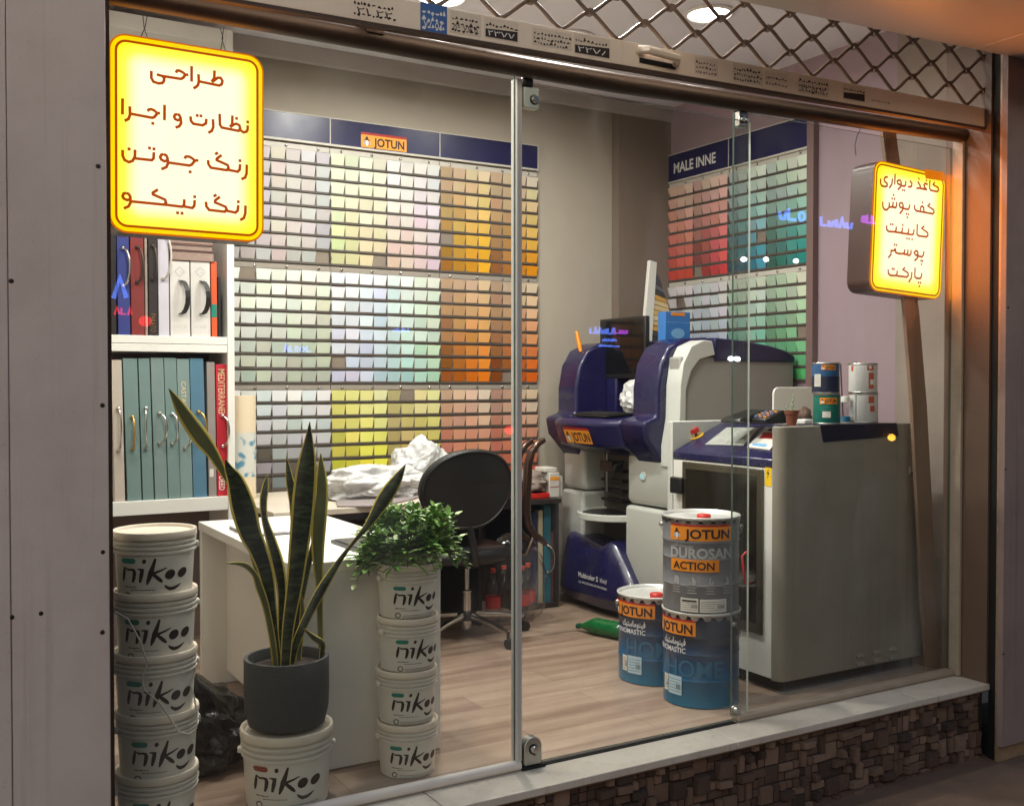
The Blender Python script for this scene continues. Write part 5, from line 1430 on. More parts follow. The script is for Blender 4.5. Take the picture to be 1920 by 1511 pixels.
# vents, seam, latch on the side
vm = MB()
for r in range(2):
    for c in range(3):
        q = Py(1612 + c * 31, 1228 + r * 15.5 - c * 6.2, CY0)
        vm.prism([(q.z - .008, 0), (q.z + .006, 0), (q.z - .008, -.010)][0:3], 'x', q.x - .022, q.x + .022) if False else vm.add(
            [(q.x - .024, CY0 + .0005, q.z + .010), (q.x + .024, CY0 + .0005, q.z + .010), (q.x + .024, CY0 - .009, q.z - .006), (q.x - .024, CY0 - .009, q.z - .006), (q.x - .024, CY0 + .0005, q.z - .006), (q.x + .024, CY0 + .0005, q.z - .006)],
            [(0, 1, 2, 3), (3, 2, 5, 4), (0, 3, 4), (1, 5, 2)])
vm.build("louvre", m_cab, cabn)
q = Py(1640, 1252, CY0); MB().box(q.x - .16, CY0 - .0012, q.z - .002, q.x + .17, CY0 - .0002, q.z + .001).build("panel_seam", m_black, cabn)
q = Py(1708, 882, CY0); MB().box(q.x - .02, CY0 - .012, q.z - .02, q.x + .015, CY0 - .0004, q.z + .02).build("side_latch", m_machs, cabn, bevel=.004)
MB().box(q.x - .02, CY0 - .02, q.z - .018, q.x + .02, CY0 - .0125, q.z - .006).build("latch_lever", m_dark, cabn, bevel=.002)
# navy sheet hanging over the edge
pts = [Py(1538, 797, CY0 - .002), Py(1681, 793, CY0 - .002), Py(1685, 817, CY0 - .004), Py(1544, 829, CY0 - .004)]
nv = MB(); nv.add(pts + [p + Vector((0, .0015, 0)) for p in pts], [(0, 1, 2, 3), (7, 6, 5, 4), (0, 4, 5, 1), (1, 5, 6, 2), (2, 6, 7, 3), (3, 7, 4, 0)])
a, b = pts[0], pts[1]
nv.box(a.x, CY0 + .001, CZ + .0006, b.x, CY0 + .14, CZ + .002)
tag(nv.build("navy_sheet", M("dark navy sheet", rgb(26, 24, 46), .4, var=.2), None), "dark navy sheet hanging over the front top edge of the shaker cabinet", "sheet")

# ---- tins and small things on the cabinet top
def tin(label, pxc, pyb, wpx, Y, z0, h, body, deco):
    q = Py(pxc, pyb, Y); d = (q - CAM).length
    r = wpx / 2 / FPX * (_ray(pxc, pyb).length) * (q - CAM).length / _ray(pxc, pyb).length
    t = thing("paint_tin", label, "paint tin", (q.x, Y, z0), "small paint tins on the shaker cabinet")
    x, y = q.x, Y
    MB().lathe([(r * .96, 0), (r, .004), (r, h - .008)], (x, y, z0), 36).build("tin_body", body, t, smooth=40)
    MB().lathe([(r + .001, h - .008), (r + .002, h - .003), (r, h), (r * .86, h), (r * .84, h - .005), (0, h - .005)], (x, y, z0), 36).lathe([(r + .0012, 0), (r + .0018, .003), (r, .006)], (x, y, z0), 36).build("rim", m_steel, t, smooth=50)
    deco(t, on_cyl(x, y, lambda z: r, facing(x, y), z0), r, h)
    return t
m_tinb = M("blue tin print", rgb(44, 92, 140), .35, var=.15, scale=8); m_tinn = M("navy tin print", rgb(30, 36, 62), .35, var=.1)
m_ting = M("green tin print", rgb(14, 112, 98), .35, var=.08); m_tinw = M("white tin print", rgb(214, 212, 210), .4, var=.05)
m_tinr = M("rust red print", rgb(180, 78, 36), .45, var=.1)
def small_logo(fn, u0, v0, w_, h_, par):
    e = lambda u, v, ee: fn(u, v)
    mb = put(MB(), rect2d(u0, v0, u0 + w_, v0 + h_, [], 8), fn)
    f2 = lambda u, v: tuple(Vector(fn(u, v)) + (CAM - Vector(fn(u, v))).normalized() * .0006)
    D, W_, G = bird(u0 + w_ * .13, v0 + h_ * .12, h_ * .7)
    put(mb, W_ + G, f2, 2); put(mb, D, f2, 1)
    put(mb, textw("JOTUN", h_ * .6, w_ * .66, u0 + w_ * .28, v0 + h_ * .18, .03), f2, 1)
    mb.build("logo_label", [m_orange, m_lblack, m_lwhite], par)
def lines(fn, u0, v0, n, w_, dv, par, mat, th=.0022, seed=1, nm="small_print"):
    r = random.Random(seed); P = []
    for k in range(n):
        x = u0
        while x < u0 + w_:
            l = r.uniform(.003, .010); P.append([(x, v0 - k * dv), (min(x + l, u0 + w_), v0 - k * dv), (min(x + l, u0 + w_), v0 - k * dv + th), (x, v0 - k * dv + th)]); x += l + .0018
    return put(MB(), P, fn).build(nm, mat, par)
Zt = CZ + .0022
def d_green(t, fn, r, h):
    small_logo(fn, -.032, h * .66, .082, .028, t)
    put(MB(), rect2d(-.02, h * .22, .018, h * .42, [], 4), fn).build("printed_panel", m_paper, t)
    lines(fn, -.03, h * .56, 3, .06, .008, t, M("green print lines", rgb(90, 160, 150), .5, var=0), .002, 4)
def d_blue(t, fn, r, h):
    put(MB(), rect2d(-r * 1.5, .003, r * 1.5, h * .55, [], 24), fn).build("dark_print", m_tinn, t)
    f2 = lambda u, v: tuple(Vector(fn(u, v)) + (CAM - Vector(fn(u, v))).normalized() * .0008)
    small_logo(f2, -.020, h * .76, .068, .022, t)
    put(MB(), rect2d(-.056, h * .22, -.022, h * .62, [], 6), f2).build("paper_label", m_paper, t)
    f3 = lambda u, v: tuple(Vector(fn(u, v)) + (CAM - Vector(fn(u, v))).normalized() * .0014)
    lines(f3, -.053, h * .55, 5, .026, .009, t, m_lgrey, .0025, 8)
def d_white(t, fn, r, h):
    f2 = lambda u, v: tuple(Vector(fn(u, v)) + (CAM - Vector(fn(u, v))).normalized() * .0008)
    put(MB(), rect2d(.018, h * .76, .052, h - .012, [], 6) + rect2d(.026, h * .15, .054, h * .68, [], 5) + rect2d(-.062, h * .74, -.048, h - .012, [], 3), fn).build("rust_print", m_tinr, t)
    put(MB(), rect2d(.034, h * .28, .054, h * .45, [], 4) + ell2d(.034, h * .86, .008, .008, 0, 12, []), f2).build("white_print", m_tinw, t)
    lines(fn, -.035, h * .82, 11, .045, .0095, t, m_lgrey, .0022, 9)
def d_white2(t, fn, r, h):
    put(MB(), rect2d(.022, h * .66, .052, h - .014, [], 6) + rect2d(.030, h * .38, .056, h * .58, [], 5), fn).build("rust_print", m_tinr, t)
    put(MB(), rect2d(-.040, .004, -.032, h - .01, [], 2), fn).build("grey_seam", m_machs, t)
    lines(fn, -.022, h * .82, 11, .04, .0095, t, m_lgrey, .0022, 10)
YT = 3.40
hT = .140
tin("green paint tin with orange logo at the base of its pair", 1550, 790, 47, YT, Zt, hT, m_ting, d_green)
tin("blue and navy paint tin stacked on the green tin", 1548, 730, 48, YT, Zt + hT + .0006, hT, m_tinb, d_blue)
tin("white paint tin with grey seam at the base of its pair", 1619, 790, 49, YT + .04, Zt, hT, m_tinw, d_white2)
tin("white and rust red paint tin stacked on the grey seamed tin", 1618, 730, 49, YT + .04, Zt + hT + .0006, hT, m_tinw, d_white)
# small bottle with white cap, brush stick
q = Py(1585, 790, 3.47)
sb = thing("thinner_bottle", "small clear bottle with white cap and blue liquid between the two tin pairs", "bottle", (q.x, 3.47, Zt))
MB().lathe([(.020, .001), (.025, .006), (.025, .075), (.017, .09), (.017, .10)], (q.x, 3.47, Zt), 20).build("bottle_body", m_pet, sb, smooth=50)
MB().lathe([(.021, .003), (.022, .03), (0, .03)], (q.x, 3.47, Zt), 20).build("blue_liquid", M("blue liquid", rgb(40, 130, 170), .2), sb, smooth=50)
MB().lathe([(.021, .0975), (.021, .122), (.019, .124), (0, .124)], (q.x, 3.47, Zt), 20).build("bottle_cap", m_white, sb, smooth=40)
a, b = Py(1576, 682, 3.52), Py(1581, 792, 3.52)
tag(MB().tube([(b.x, 3.52, Zt + .004), a], .0035, 8).build("stirring_stick", M("dark stick", rgb(70, 44, 40), .5), None, smooth=60), "thin dark stirring stick standing between the two tin pairs", "stick")
# white tablet back, telephone, card terminal, succulent, adaptor
Yw = 3.78
a, b = Py(1451, 726, Yw), Py(1530, 790, Yw)
P = rrect(a.x, Zt, b.x, a.z, .035)
tag(MB().prism(P, 'y', Yw, Yw + .012).build("white_screen_back", m_white, None, smooth=40, bevel=.003), "rounded white screen back standing behind the green tin", "screen")
ph = thing("telephone", "black desk telephone lying on the shaker cabinet", "telephone", (3.60, 3.72, Zt))
q = Py(1403, 780, 3.68)
MB().prism([(q.x - .11, Zt), (q.x + .09, Zt), (q.x + .10, Zt + .055), (q.x + .06, Zt + .062), (q.x - .10, Zt + .022)], 'y', 3.62, 3.76).build("phone_body", m_dark, ph, bevel=.01)
MB().sphere((q.x + .01, 3.617, Zt + .030), (.032, .006, .014), 16, 8).build("speaker_grille", M("grey grille", rgb(110, 110, 108), .5), ph, smooth=60)
MB().tube([(q.x - .13, 3.66, Zt + .012), (q.x - .16, 3.6, Zt + .008), (q.x - .11, 3.54, Zt + .006), (q.x - .04, 3.53, Zt + .006)], .004, 6).build("phone_cord", m_dark, ph, smooth=60)
q = Py(1449, 782, 3.56)
pt_ = thing("card_terminal", "dark card payment terminal with coloured keys beside the succulent", "card terminal", (q.x, 3.56, Zt))
MB().prism([(q.x - .075, Zt), (q.x + .07, Zt), (q.x + .08, Zt + .050), (q.x + .04, Zt + .062), (q.x - .075, Zt + .022)], 'y', 3.53, 3.64).build("terminal_body", m_dark, pt_, bevel=.006)
kk = [MB() for _ in range(3)]
for i in range(4):
    for j in range(3):
        x0 = q.x - .06 + i * .022; z_ = Zt + .022 + (x0 + .075 - q.x) * .348 + .001
        kk[(i + j) % 3].box(x0, 3.54 + j * .03, z_, x0 + .016, 3.562 + j * .03, z_ + .008)
for k_, c_, n_ in zip(kk, ((206, 140, 60), (150, 120, 120), (90, 110, 150)), ("orange_keys", "grey_keys", "blue_keys")): k_.build(n_, M(n_, rgb(*c_), .5), pt_)
q = Py(1484, 795, 3.37)
su = thing("succulent_pot", "tiny succulent in a brown clay pot at the cabinet's front edge", "potted plant", (q.x, 3.37, Zt))
MB().lathe([(.020, 0), (.027, .048), (.031, .050), (.032, .066), (.028, .066), (.026, .055), (0, .055)], (q.x, 3.37, Zt), 24).build("pot", M("clay pot", rgb(122, 66, 46), .7, var=.15), su, smooth=40)
sm = MB(); r_ = random.Random(5)
for (ox, hgt) in ((.008, .085), (-.028, .04)):
    for k in range(int(hgt / .0035)):
        z_ = k * .0035; an = k * 2.4; L_ = .017 * (1.1 - z_ / hgt * .75)
        c = Vector((q.x + ox, 3.37, Zt + .056 + z_)); d = Vector((cos(an), sin(an), .55)).normalized()
        s1 = Vector((-d.y, d.x, 0)).normalized() * .0042
        sm.add([c, c + d * L_ * .55 + s1, c + d * L_, c + d * L_ * .55 - s1, c + d * L_ * .5 + Vector((0, 0, .004))], [(0, 1, 4), (1, 2, 4), (2, 3, 4), (3, 0, 4), (0, 3, 2, 1)])
sm.build("foliage", M("grey green succulent", rgb(130, 152, 118), .5, var=.2, scale=30), su)
q = Py(1512, 790, 3.44)
ad = thing("power_adaptor", "white power adaptor with a short dark cord in front of the screen back", "adaptor", (q.x, 3.44, Zt))
MB().box(q.x - .03, 3.42, Zt, q.x + .02, 3.47, Zt + .022).build("adaptor_body", m_white, ad, bevel=.005)
MB().tube([(q.x, 3.475, Zt + .01), (q.x - .015, 3.52, Zt + .05), (q.x + .02, 3.54, Zt + .06), (q.x + .03, 3.52, Zt + .02)], .003, 6).build("adaptor_cord", m_dark, ad, smooth=60)
o = blob((Py(1512, 775, 3.52).x - .01, 3.52, Zt + .03), (.03, .03, .04), 31, .3, 2.5, 3, Zt, .2).build("paper_wad", M("brown paper", rgb(96, 70, 54), .7), None, smooth=50)
tag(o, "crumpled brown paper wad right behind the succulent pot", "paper")

# ------------------------------------------------------------------ 18 LITRE PAINT DRUMS
def home_print():
    m = bpy.data.materials.new("navy to teal tin print"); m.use_nodes = True; nt = m.node_tree; p = nt.nodes["Principled BSDF"]
    tc = nt.nodes.new("ShaderNodeTexCoord"); sp = nt.nodes.new("ShaderNodeSeparateXYZ"); nt.links.new(tc.outputs["Object"], sp.inputs[0])
    mr = nt.nodes.new("ShaderNodeMapRange"); mr.inputs[1].default_value = .0; mr.inputs[2].default_value = .30
    nt.links.new(sp.outputs[2], mr.inputs[0])
    n = nt.nodes.new("ShaderNodeTexNoise"); n.inputs["Scale"].default_value = 9; nt.links.new(tc.outputs["Object"], n.inputs["Vector"])
    a = nt.nodes.new("ShaderNodeMath"); a.operation = 'MULTIPLY_ADD'; a.inputs[1].default_value = .25; nt.links.new(n.outputs["Fac"], a.inputs[0]); nt.links.new(mr.outputs[0], a.inputs[2])
    cr = nt.nodes.new("ShaderNodeValToRGB"); cr.color_ramp.elements[0].position = .12; cr.color_ramp.elements[0].color = rgb(24, 112, 150)
    e = cr.color_ramp.elements.new(.65); e.color = rgb(30, 76, 118)
    cr.color_ramp.elements[-1].position = 1; cr.color_ramp.elements[-1].color = rgb(26, 32, 52)
    nt.links.new(a.outputs[0], cr.inputs[0]); nt.links.new(cr.outputs[0], p.inputs["Base Color"]); p.inputs["Roughness"].default_value = .3
    return m
m_home = home_print(); m_drumg = M("slate grey tin print", rgb(120, 120, 124), .35, var=.06)
m_homel = M("pale blue lettering", rgb(44, 102, 132), .35, var=0)
DR, DH = .146, .362
def drum(label, x, y, z0, body, deco, look=0.0):
    t = thing("paint_drum", label, "paint drum", (x, y, z0), "large paint drums")
    g = facing(x, y)
    bp = [(DR - .006, 0), (DR, .004), (DR, .10), (DR + .0025, .104), (DR, .108), (DR, .20), (DR + .0025, .204), (DR, .208), (DR, .262), (DR + .003, .266), (DR + .003, .270), (DR + .001, .274), (DR + .002, DH - .022)]
    MB().lathe(bp, (x, y, z0), 64).build("drum_body", body, t, smooth=50)
    lid = MB().lathe([(DR + .002, DH - .012), (DR + .0075, DH - .006), (DR + .0075, DH - .001), (DR + .003, DH + .001), (DR - .004, DH - .003), (DR - .008, DH - .012), (DR - .02, DH - .0135), (0, DH - .0125)], (x, y, z0), 64).build("lid", M("tin lid white", rgb(214, 214, 210), .3, .35, var=.06) if "lid" not in MATS else MATS["lid"], t, smooth=40)
    # crimped lugs
    lg = MB()
    for k in range(20):
        a = g + 2 * pi * (k + .5) / 20; w_ = .034
        P = []
        for i in range(6):
            aa = a + (i / 5 - .5) * w_ * 2 / DR * .55
            P.append(aa)
        ro = DR + .0062
        dep = [.004, .018, .022, .022, .018, .004]
        for i in range(5):
            lg.add([(x + ro * cos(P[i]), y + ro * sin(P[i]), z0 + DH - .006), (x + ro * cos(P[i + 1]), y + ro * sin(P[i + 1]), z0 + DH - .006),
                    (x + (ro - .003) * cos(P[i + 1]), y + (ro - .003) * sin(P[i + 1]), z0 + DH - .006 - dep[i + 1]), (x + (ro - .003) * cos(P[i]), y + (ro - .003) * sin(P[i]), z0 + DH - .006 - dep[i])], [(0, 1, 2, 3)])
    lg.build("lid_lug", m_steel, lid, smooth=60)
    cx, cy = x + .075 * cos(g + .15), y + .075 * sin(g + .15)
    if look is not None: MB().lathe([(.027, -.013), (.027, .004), (.024, .007), (0, .007)], (cx, cy, z0 + DH), 24).build("pour_cap", m_red, lid, smooth=40)
    return t, g
def ears(t, x, y, z0, aa, sag):
    for s_ in (0, 1):
        a = aa + pi * s_; c = Vector((x + (DR + .004) * cos(a), y + (DR + .004) * sin(a), z0 + DH - .045))
        MB().sphere(c, (.013, .013, .011), 12, 8).build("handle_ear", m_steel, t, smooth=60)
    a = Vector((cos(aa), sin(aa), 0)); b = Vector((-sin(aa), cos(aa), 0))
    pts = []
    for k in range(25):
        th = pi * k / 24
        hr = DR + .012
        p = Vector((x, y, z0 + DH - .045)) + a * (hr * cos(th)) + (b * .35 * sag[0] + Vector((0, 0, -1)) * sag[1]) * sin(th)
        out = Vector((p.x - x, p.y - y, 0)); 
        if out.length < DR + .006: p = Vector((x, y, p.z)) + out.normalized() * (DR + .006)
        pts.append(p)
    MB().tube(pts, .0022, 6).build("wire_handle", m_steel, t, smooth=60)
def drum_logo(t, fn, u0, v0, w_, h_):
    f = lambda u, v, e: tuple(Vector(fn(u, v)) + (Vector(fn(u, v)) - Vector(fn(u, v - 0))).normalized() * 0)
    def f(u, v, e):
        p = Vector(fn(u, v)); c = Vector(fn(u, v)); return p
    pl = put(MB(), rect2d(u0, v0, u0 + w_, v0 + h_, [], 18), fn)
    pl2 = lambda e: (lambda u, v: fn(u, v, e))
    return pl
def on_drum(x, y, z0, g):
    def fn(u, v, e=0.0):
        r = DR + (.0034 if v > .274 else .0030) + e
        a = g + u / DR
        return (x + r * cos(a), y + r * sin(a), z0 + v)
    return fn
def full_logo(t, fn, u0, v0, w_, h_):
    mb = put(MB(), rect2d(u0, v0, u0 + w_, v0 + h_ * .86, [], 20), fn)
    put(mb, rect2d(u0, v0 + h_ * .86, u0 + w_, v0 + h_, [], 20), fn, 3)
    D, W_, G = bird(u0 + w_ * .12, v0 + h_ * .14, h_ * .60)
    e1 = lambda u, v: fn(u, v, .0006); e2 = lambda u, v: fn(u, v, .0010); e3 = lambda u, v: fn(u, v, .0014)
    put(mb, G, e1, 4); put(mb, W_, e2, 2); put(mb, D, e3, 1)
    put(mb, textw("JOTUN", h_ * .54, w_ * .69, u0 + w_ * .26, v0 + h_ * .15, .03), e2, 1)
    mb.build("logo_label", [m_orange, m_lblack, m_lwhite, m_redd, m_lgrey], t)
def sticker(t, fn, u0, v0, w_, h_, seed, col=None):
    mb = put(MB(), rect2d(u0, v0, u0 + w_, v0 + h_, [], 6), lambda u, v: fn(u, v, .0005))
    r = random.Random(seed); P = []
    for k in range(5):
        x = u0 + .004; y_ = v0 + h_ * (.15 + .16 * k)
        while x < u0 + w_ * (.55 if k in (1, 2) else .9):
            l = r.uniform(.003, .008); P.append([(x, y_), (x + l, y_), (x + l, y_ + .0018), (x, y_ + .0018)]); x += l + .002
    x = u0 + w_ * .62
    while x < u0 + w_ * .93: 
        l = r.choice((.0006, .0012)); P.append([(x, v0 + h_ * .28), (x + l, v0 + h_ * .28), (x + l, v0 + h_ * .56), (x, v0 + h_ * .56)]); x += l + .0012
    put(mb, P, lambda u, v: fn(u, v, .001), 1)
    mb.build("paper_sticker", [col or m_paper, m_bk], t)
AR = "\ufb94"  # unused
fen = ''.join(reversed("\ufed3\ufef4\ufee8\ufeee\ufee3\ufe8e\ufeb3\ufe98\ufef4\ufb8f"))
fen = ''.join(reversed("\ufed3\ufef4\ufee8\ufeee\ufee3\ufe8e\ufeb3\ufe98\ufef4\ufedc"))[0:0] + ''.join(reversed("\ufed3\ufef4\ufee8\ufeee\ufee3\ufe8e\ufeb3\ufe98\ufef4\ufeda"))
def deco_home(t, fn, sh):
    full_logo(t, fn, sh - .225, .2755, .225, .062)
    mb = put(MB(), fine(textw(fen, .024, .115, sh - .153, .238, .016) + textw("FENOMASTIC", .019, .150, sh - .188, .208, .020), .02), lambda u, v: fn(u, v, .0006)); mb.build("lettering", m_lwhite, t)
    mb = put(MB(), fine(textw("HOME", .066, .23, sh - .125, .118, .006), .02), lambda u, v: fn(u, v, .0004)); mb.build("faint_lettering", m_homel, t)
    sticker(t, fn, sh - .120, .045, .066, .072, 5, M("pale blue sticker", rgb(176, 206, 222), .5, var=.1)); sticker(t, fn, sh - .152, .050, .029, .064, 6)
b1 = Pz(1311, 1331, 0); D1 = Vector((b1.x, b1.y + DR, 0)); D1 = Vector((2.90, 3.475, 0))
q = Pz(1314, 1330, 0); dirv = Vector((q.x, q.y, 0)).normalized(); D1 = Vector((q.x, q.y, 0)) + dirv * DR * 1.1
t1, g1_ = drum("navy and teal paint drum on the floor carrying the grey drum", D1.x, D1.y, 0, m_home, None)
fn = on_drum(D1.x, D1.y, 0, g1_); deco_home(t1, fn, -.020); ears(t1, D1.x, D1.y, 0, g1_ + .95, (.30, .09))
t2, g2_ = drum("slate grey paint drum with red pour cap stacked on a teal drum", D1.x - .004, D1.y, DH * 1.1 + .0015, m_drumg, None)
fn2 = on_drum(D1.x - .004, D1.y, DH * 1.1 + .0015, g2_)
full_logo(t2, fn2, -.126, .2755, .254, .062)
mb = put(MB(), fine(textw("DUROSAN", .037, .250, -.123, .210, .032), .02), lambda u, v: fn2(u, v, .0006)); mb.build("lettering", m_lgrey, t2)
dur = ''.join(reversed("\ufea9\ufef3\ufeed\ufead\ufeed\ufeb3\ufe8e\ufee5 \ufe8d\ufedb\ufeb8\ufee6"))
mb = put(MB(), textw(dur, .013, .095, -.123, .2505, .012), lambda u, v: fn2(u, v, .0006)); mb.build("lettering", m_lgrey, t2)
mb = put(MB(), rect2d(-.122, .158, .070, .204, [], 16), fn2); put(mb, textw("ACTION", .028, .162, -.110, .167, .026), lambda u, v: fn2(u, v, .0007), 1); mb.build("orange_band", [m_orange, m_lblack], t2)
ic = []
for k, u in enumerate((-.108, -.045, .024, .092)):
    b = .108
    shapes = [[(0, 0), (.012, .008), (.010, .030), (.004, .020)], [(.012, .0), (.026, .0), (.026, .02), (.018, .034), (.012, .02)], [(.004, .026), (.010, .034), (.016, .026), (.010, .022)]]
    if k == 1: shapes = [[(0, 0), (.004, .014), (.009, .014), (.009, 0)], [(.012, 0), (.028, 0), (.028, .018), (.014, .034)]]
    if k == 2: shapes = [[(0, 0), (.008, .012), (.010, .030), (.014, .030), (.013, .012), (.024, 0), (.018, 0), (.010, .008)], [(.016, .01), (.024, .018), (.024, .006)]]
    if k == 3: shapes = [[(0, 0), (.022, .004), (.022, .02), (.012, .034), (.009, .02), (.014, .012)], [(.002, .006), (.008, .012), (.004, .014)]]
    ic += [[(u + p[0], b + p[1]) for p in s_] for s_ in shapes]
    for r in range(3): ic.append([(u - .006 + .003 * (r % 2), b - .012 - .010 * r), (u + .030 - .004 * (r % 2), b - .012 - .010 * r), (u + .030 - .004 * (r % 2), b - .0085 - .010 * r), (u - .004 + .003 * (r % 2), b - .0085 - .010 * r)])
put(MB(), ic, lambda u, v: fn2(u, v, .0006)).build("printed_icons", m_lgrey, t2)
sticker(t2, fn2, -.076, .006, .068, .052, 3); sticker(t2, fn2, -.002, .006, .104, .050, 4)
put(MB(), rect2d(-.070, .044, -.014, .051, [], 4), lambda u, v: fn2(u, v, .0012)).build("barred_print", m_bk, t2)
ears(t2, D1.x - .004, D1.y, DH * 1.1 + .0015, g2_ + pi / 2 - .06, (.3, .09))
q = Pz(1225, 1287, 0); dirv = Vector((q.x, q.y, 0)).normalized(); D3 = Vector((q.x, q.y, 0)) + dirv * DR * 1.1
t3, g3_ = drum("navy and teal paint drum standing alone beside the green bottle", D3.x, D3.y, 0, m_home, None)
fn3 = on_drum(D3.x, D3.y, 0, g3_); deco_home(t3, fn3, .006); ears(t3, D3.x, D3.y, 0, g3_ + 1.7, (.3, .09))

for t_ in (t1, t2, t3): t_.scale = (1.1, 1.1, 1.1)
# green drinks bottle lying on the floor
q0, q1 = Pz(1082, 1172, .03), Pz(1180, 1188, .04)
ax = (q1 - q0); ax.z = 0; ax.normalize()
gb = thing("green_bottle", "empty green plastic bottle lying on the floor in front of the tinting machine", "bottle", (q0.x, q0.y, 0))
def lie(prof, nm, mat):
    mb = MB().lathe(prof, (0, 0, 0), 24, axis='x'); side = Vector((-ax.y, ax.x, 0))
    mb.xf(lambda v: Vector((q0.x, q0.y, .047)) + ax * v.x + side * v.y + Vector((0, 0, v.z - .02 * max(0, 1 - v.x / .12))))
    return mb.build(nm, mat, gb, smooth=50)
m_gpet = M("green bottle plastic", rgb(18, 110, 56), .12, var=.15); m_gpet.node_tree.nodes["Principled BSDF"].inputs["Transmission Weight"].default_value = .35
lie([(0, 0), (.014, 0), (.0155, .003), (.0155, .022), (.013, .023)], "bottle_cap", M("dark green cap", rgb(10, 76, 60), .4))
lie([(.012, .0235), (.013, .035), (.022, .06), (.038, .105), (.045, .13), (.045, .155), (.0425, .165), (.045, .175), (.045, .21), (.0425, .22), (.045, .23), (.045, .29), (.038, .308), (0, .30)], "bottle_body", m_gpet)

# ------------------------------------------------------------------ BUCKETS
def logo_polys():
    k = .0001234; P = []
    def S_(pts, ws): stroke2d([((p[0] - 900) * k, -p[1] * k) for p in pts], [w_ * k for w_ in ws], P)
    S_([(232, 285), (222, 400), (205, 540), (198, 622)], [30, 62, 56, 22])
    S_([(238, 300), (300, 345), (380, 338), (430, 352), (445, 420), (430, 540), (405, 632)], [20, 46, 52, 62, 80, 72, 44])
    S_([(500, 325), (560, 330), (610, 345), (590, 470), (560, 632)], [20, 44, 76, 88, 50])
    ell2d(-250 * k, -152 * k, 44 * k, 52 * k, -.3, 16, P)
    S_([(892, 90), (850, 230), (790, 420), (740, 580), (706, 680)], [44, 76, 118, 84, 30])
    S_([(1135, 315), (1010, 370), (880, 415), (820, 430)], [22, 44, 60, 30])
    S_([(830, 440), (920, 520), (990, 590), (1040, 640)], [60, 84, 82, 40])
    ell2d(305 * k, -477 * k, 122 * k, 100 * k, .75, 22, P); ell2d(580 * k, -470 * k, 122 * k, 92 * k, .85, 22, P)
    S_([(1085, 712), (1130, 765), (1200, 806), (1290, 800), (1370, 765), (1450, 715)], [24, 62, 80, 74, 52, 14])
    return P
LOGO = logo_polys()
def pill():
    k = .0001234; o = []; x0, x1, h_ = -735, -430, 60
    def hh_(x): 
        e = min(x - x0, x1 - x); return h_ * math.sqrt(max(.02, 1 - max(0, 1 - e / 60) ** 2))
    xs_ = [x0 + (x1 - x0) * i / 16 for i in range(17)]
    for a, b in zip(xs_, xs_[1:]): o.append([(a * k, (-145 - hh_(a)) * k), (b * k, (-145 - hh_(b)) * k), (b * k, (-145 + hh_(b)) * k), (a * k, (-145 + hh_(a)) * k)])
    return o
def small():
    k = .0001234; o = []; r = random.Random(2)
    for (x0, x1, y, th) in ((-680, -420, 752, 26), (-540, -20, 812, 18), (-500, 640, 960, 16), (-500, 620, 1000, 12), (-500, 400, 1035, 12)):
        x = x0
        while x < x1:
            l = r.uniform(30, 80); o.append([(x * k, -y * k), (min(x1, x + l) * k, -y * k), (min(x1, x + l) * k, -(y - th) * k), (x * k, -(y - th) * k)]); x += l + 14
    ell2d(-615 * k, -945 * k, 70 * k, 86 * k, 0, 20, o, .62)
    return o
m_lilac = M("brick red print", rgb(150, 70, 56), .45)
def bucket(name, label, r, h, pillmat, open_top=False, group=None, s=1.0):
    t = thing(name, label, "bucket", (0, 0, 0), group)
    rb = r * .885
    rad = lambda z: rb + (r * .955 - rb) * min(1, max(0, z / (h * .78)))
    zl = h * .655
    MB().lathe([(rb - .006, .0), (rb, .004), (rad(zl), zl)], (0, 0, 0), 56).build("bucket_body", m_bucket, t, smooth=50)
    # ribbed collar
    cp_ = [(rad(zl), zl)]
    z = zl
    hs_ = (h * .88 - zl) / 3
    for k in range(3):
        cp_ += [(r * .99, z + .0012), (r * .998, z + hs_ * .55), (r * .925, z + hs_ * .70), (r * .925, z + hs_)]; z += hs_
    cp_ += [(r * .925, z)]
    MB().lathe(cp_, (0, 0, 0), 56, caps=False).build("ribbed_collar", m_bucket, t, smooth=35)
    if not open_top:
        MB().lathe([(r * .96, z), (r * 1.0, z + .001), (r * 1.012, z + .004), (r * 1.012, h - .006), (r * 1.0, h - .001), (r * .965, h), (r * .93, h - .002), (r * .90, h - .010), (0, h - .0095)], (0, 0, 0), 56).build("lid", m_lid, t, smooth=40)
    else:
        MB().lathe([(r * .96, z), (r * 1.0, z + .001), (r * 1.012, z + .004), (r * 1.012, h - .006), (r * 1.0, h - .001), (r * .96, h), (r * .93, h - .012), (r * .92, h - .05), (0, h - .05)], (0, 0, 0), 56, caps=False).build("lid", m_bucket, t, smooth=40)
    for a in (0, pi):
        MB().box(r * .95 * (1 if a == 0 else -1), -.014, zl + .004, (r * 1.06) * (1 if a == 0 else -1), .014, zl + .022).build("handle_lug", m_bucket, t, bevel=.004)
    sc = s
    z0 = zl + .003
    # label on the side that faces -y in local space
    def fn(u, v, e=.0010):
        zz = z0 + v * sc; rr_ = rad(zz) + e; a = -pi / 2 + u * sc / rad(zz)
        return (rr_ * cos(a), rr_ * sin(a), zz)
    def curl(P): return [[(math.asin(max(-.98, min(.98, q[0] / .117))) * .117 if abs(q[0]) > 0 else 0, q[1]) for q in f] for f in P]
    put(MB(), curl(LOGO), fn).build("lettering", m_lblack, t)
    put(MB(), curl(pill()), fn).build("colour_patch", pillmat, t)
    put(MB(), curl(small()), lambda u, v: fn(u, v, .0006)).build("small_print", M("faded print", rgb(110, 96, 86), .5, var=0) if "faded print" not in MATS else MATS["faded print"], t)
    return t
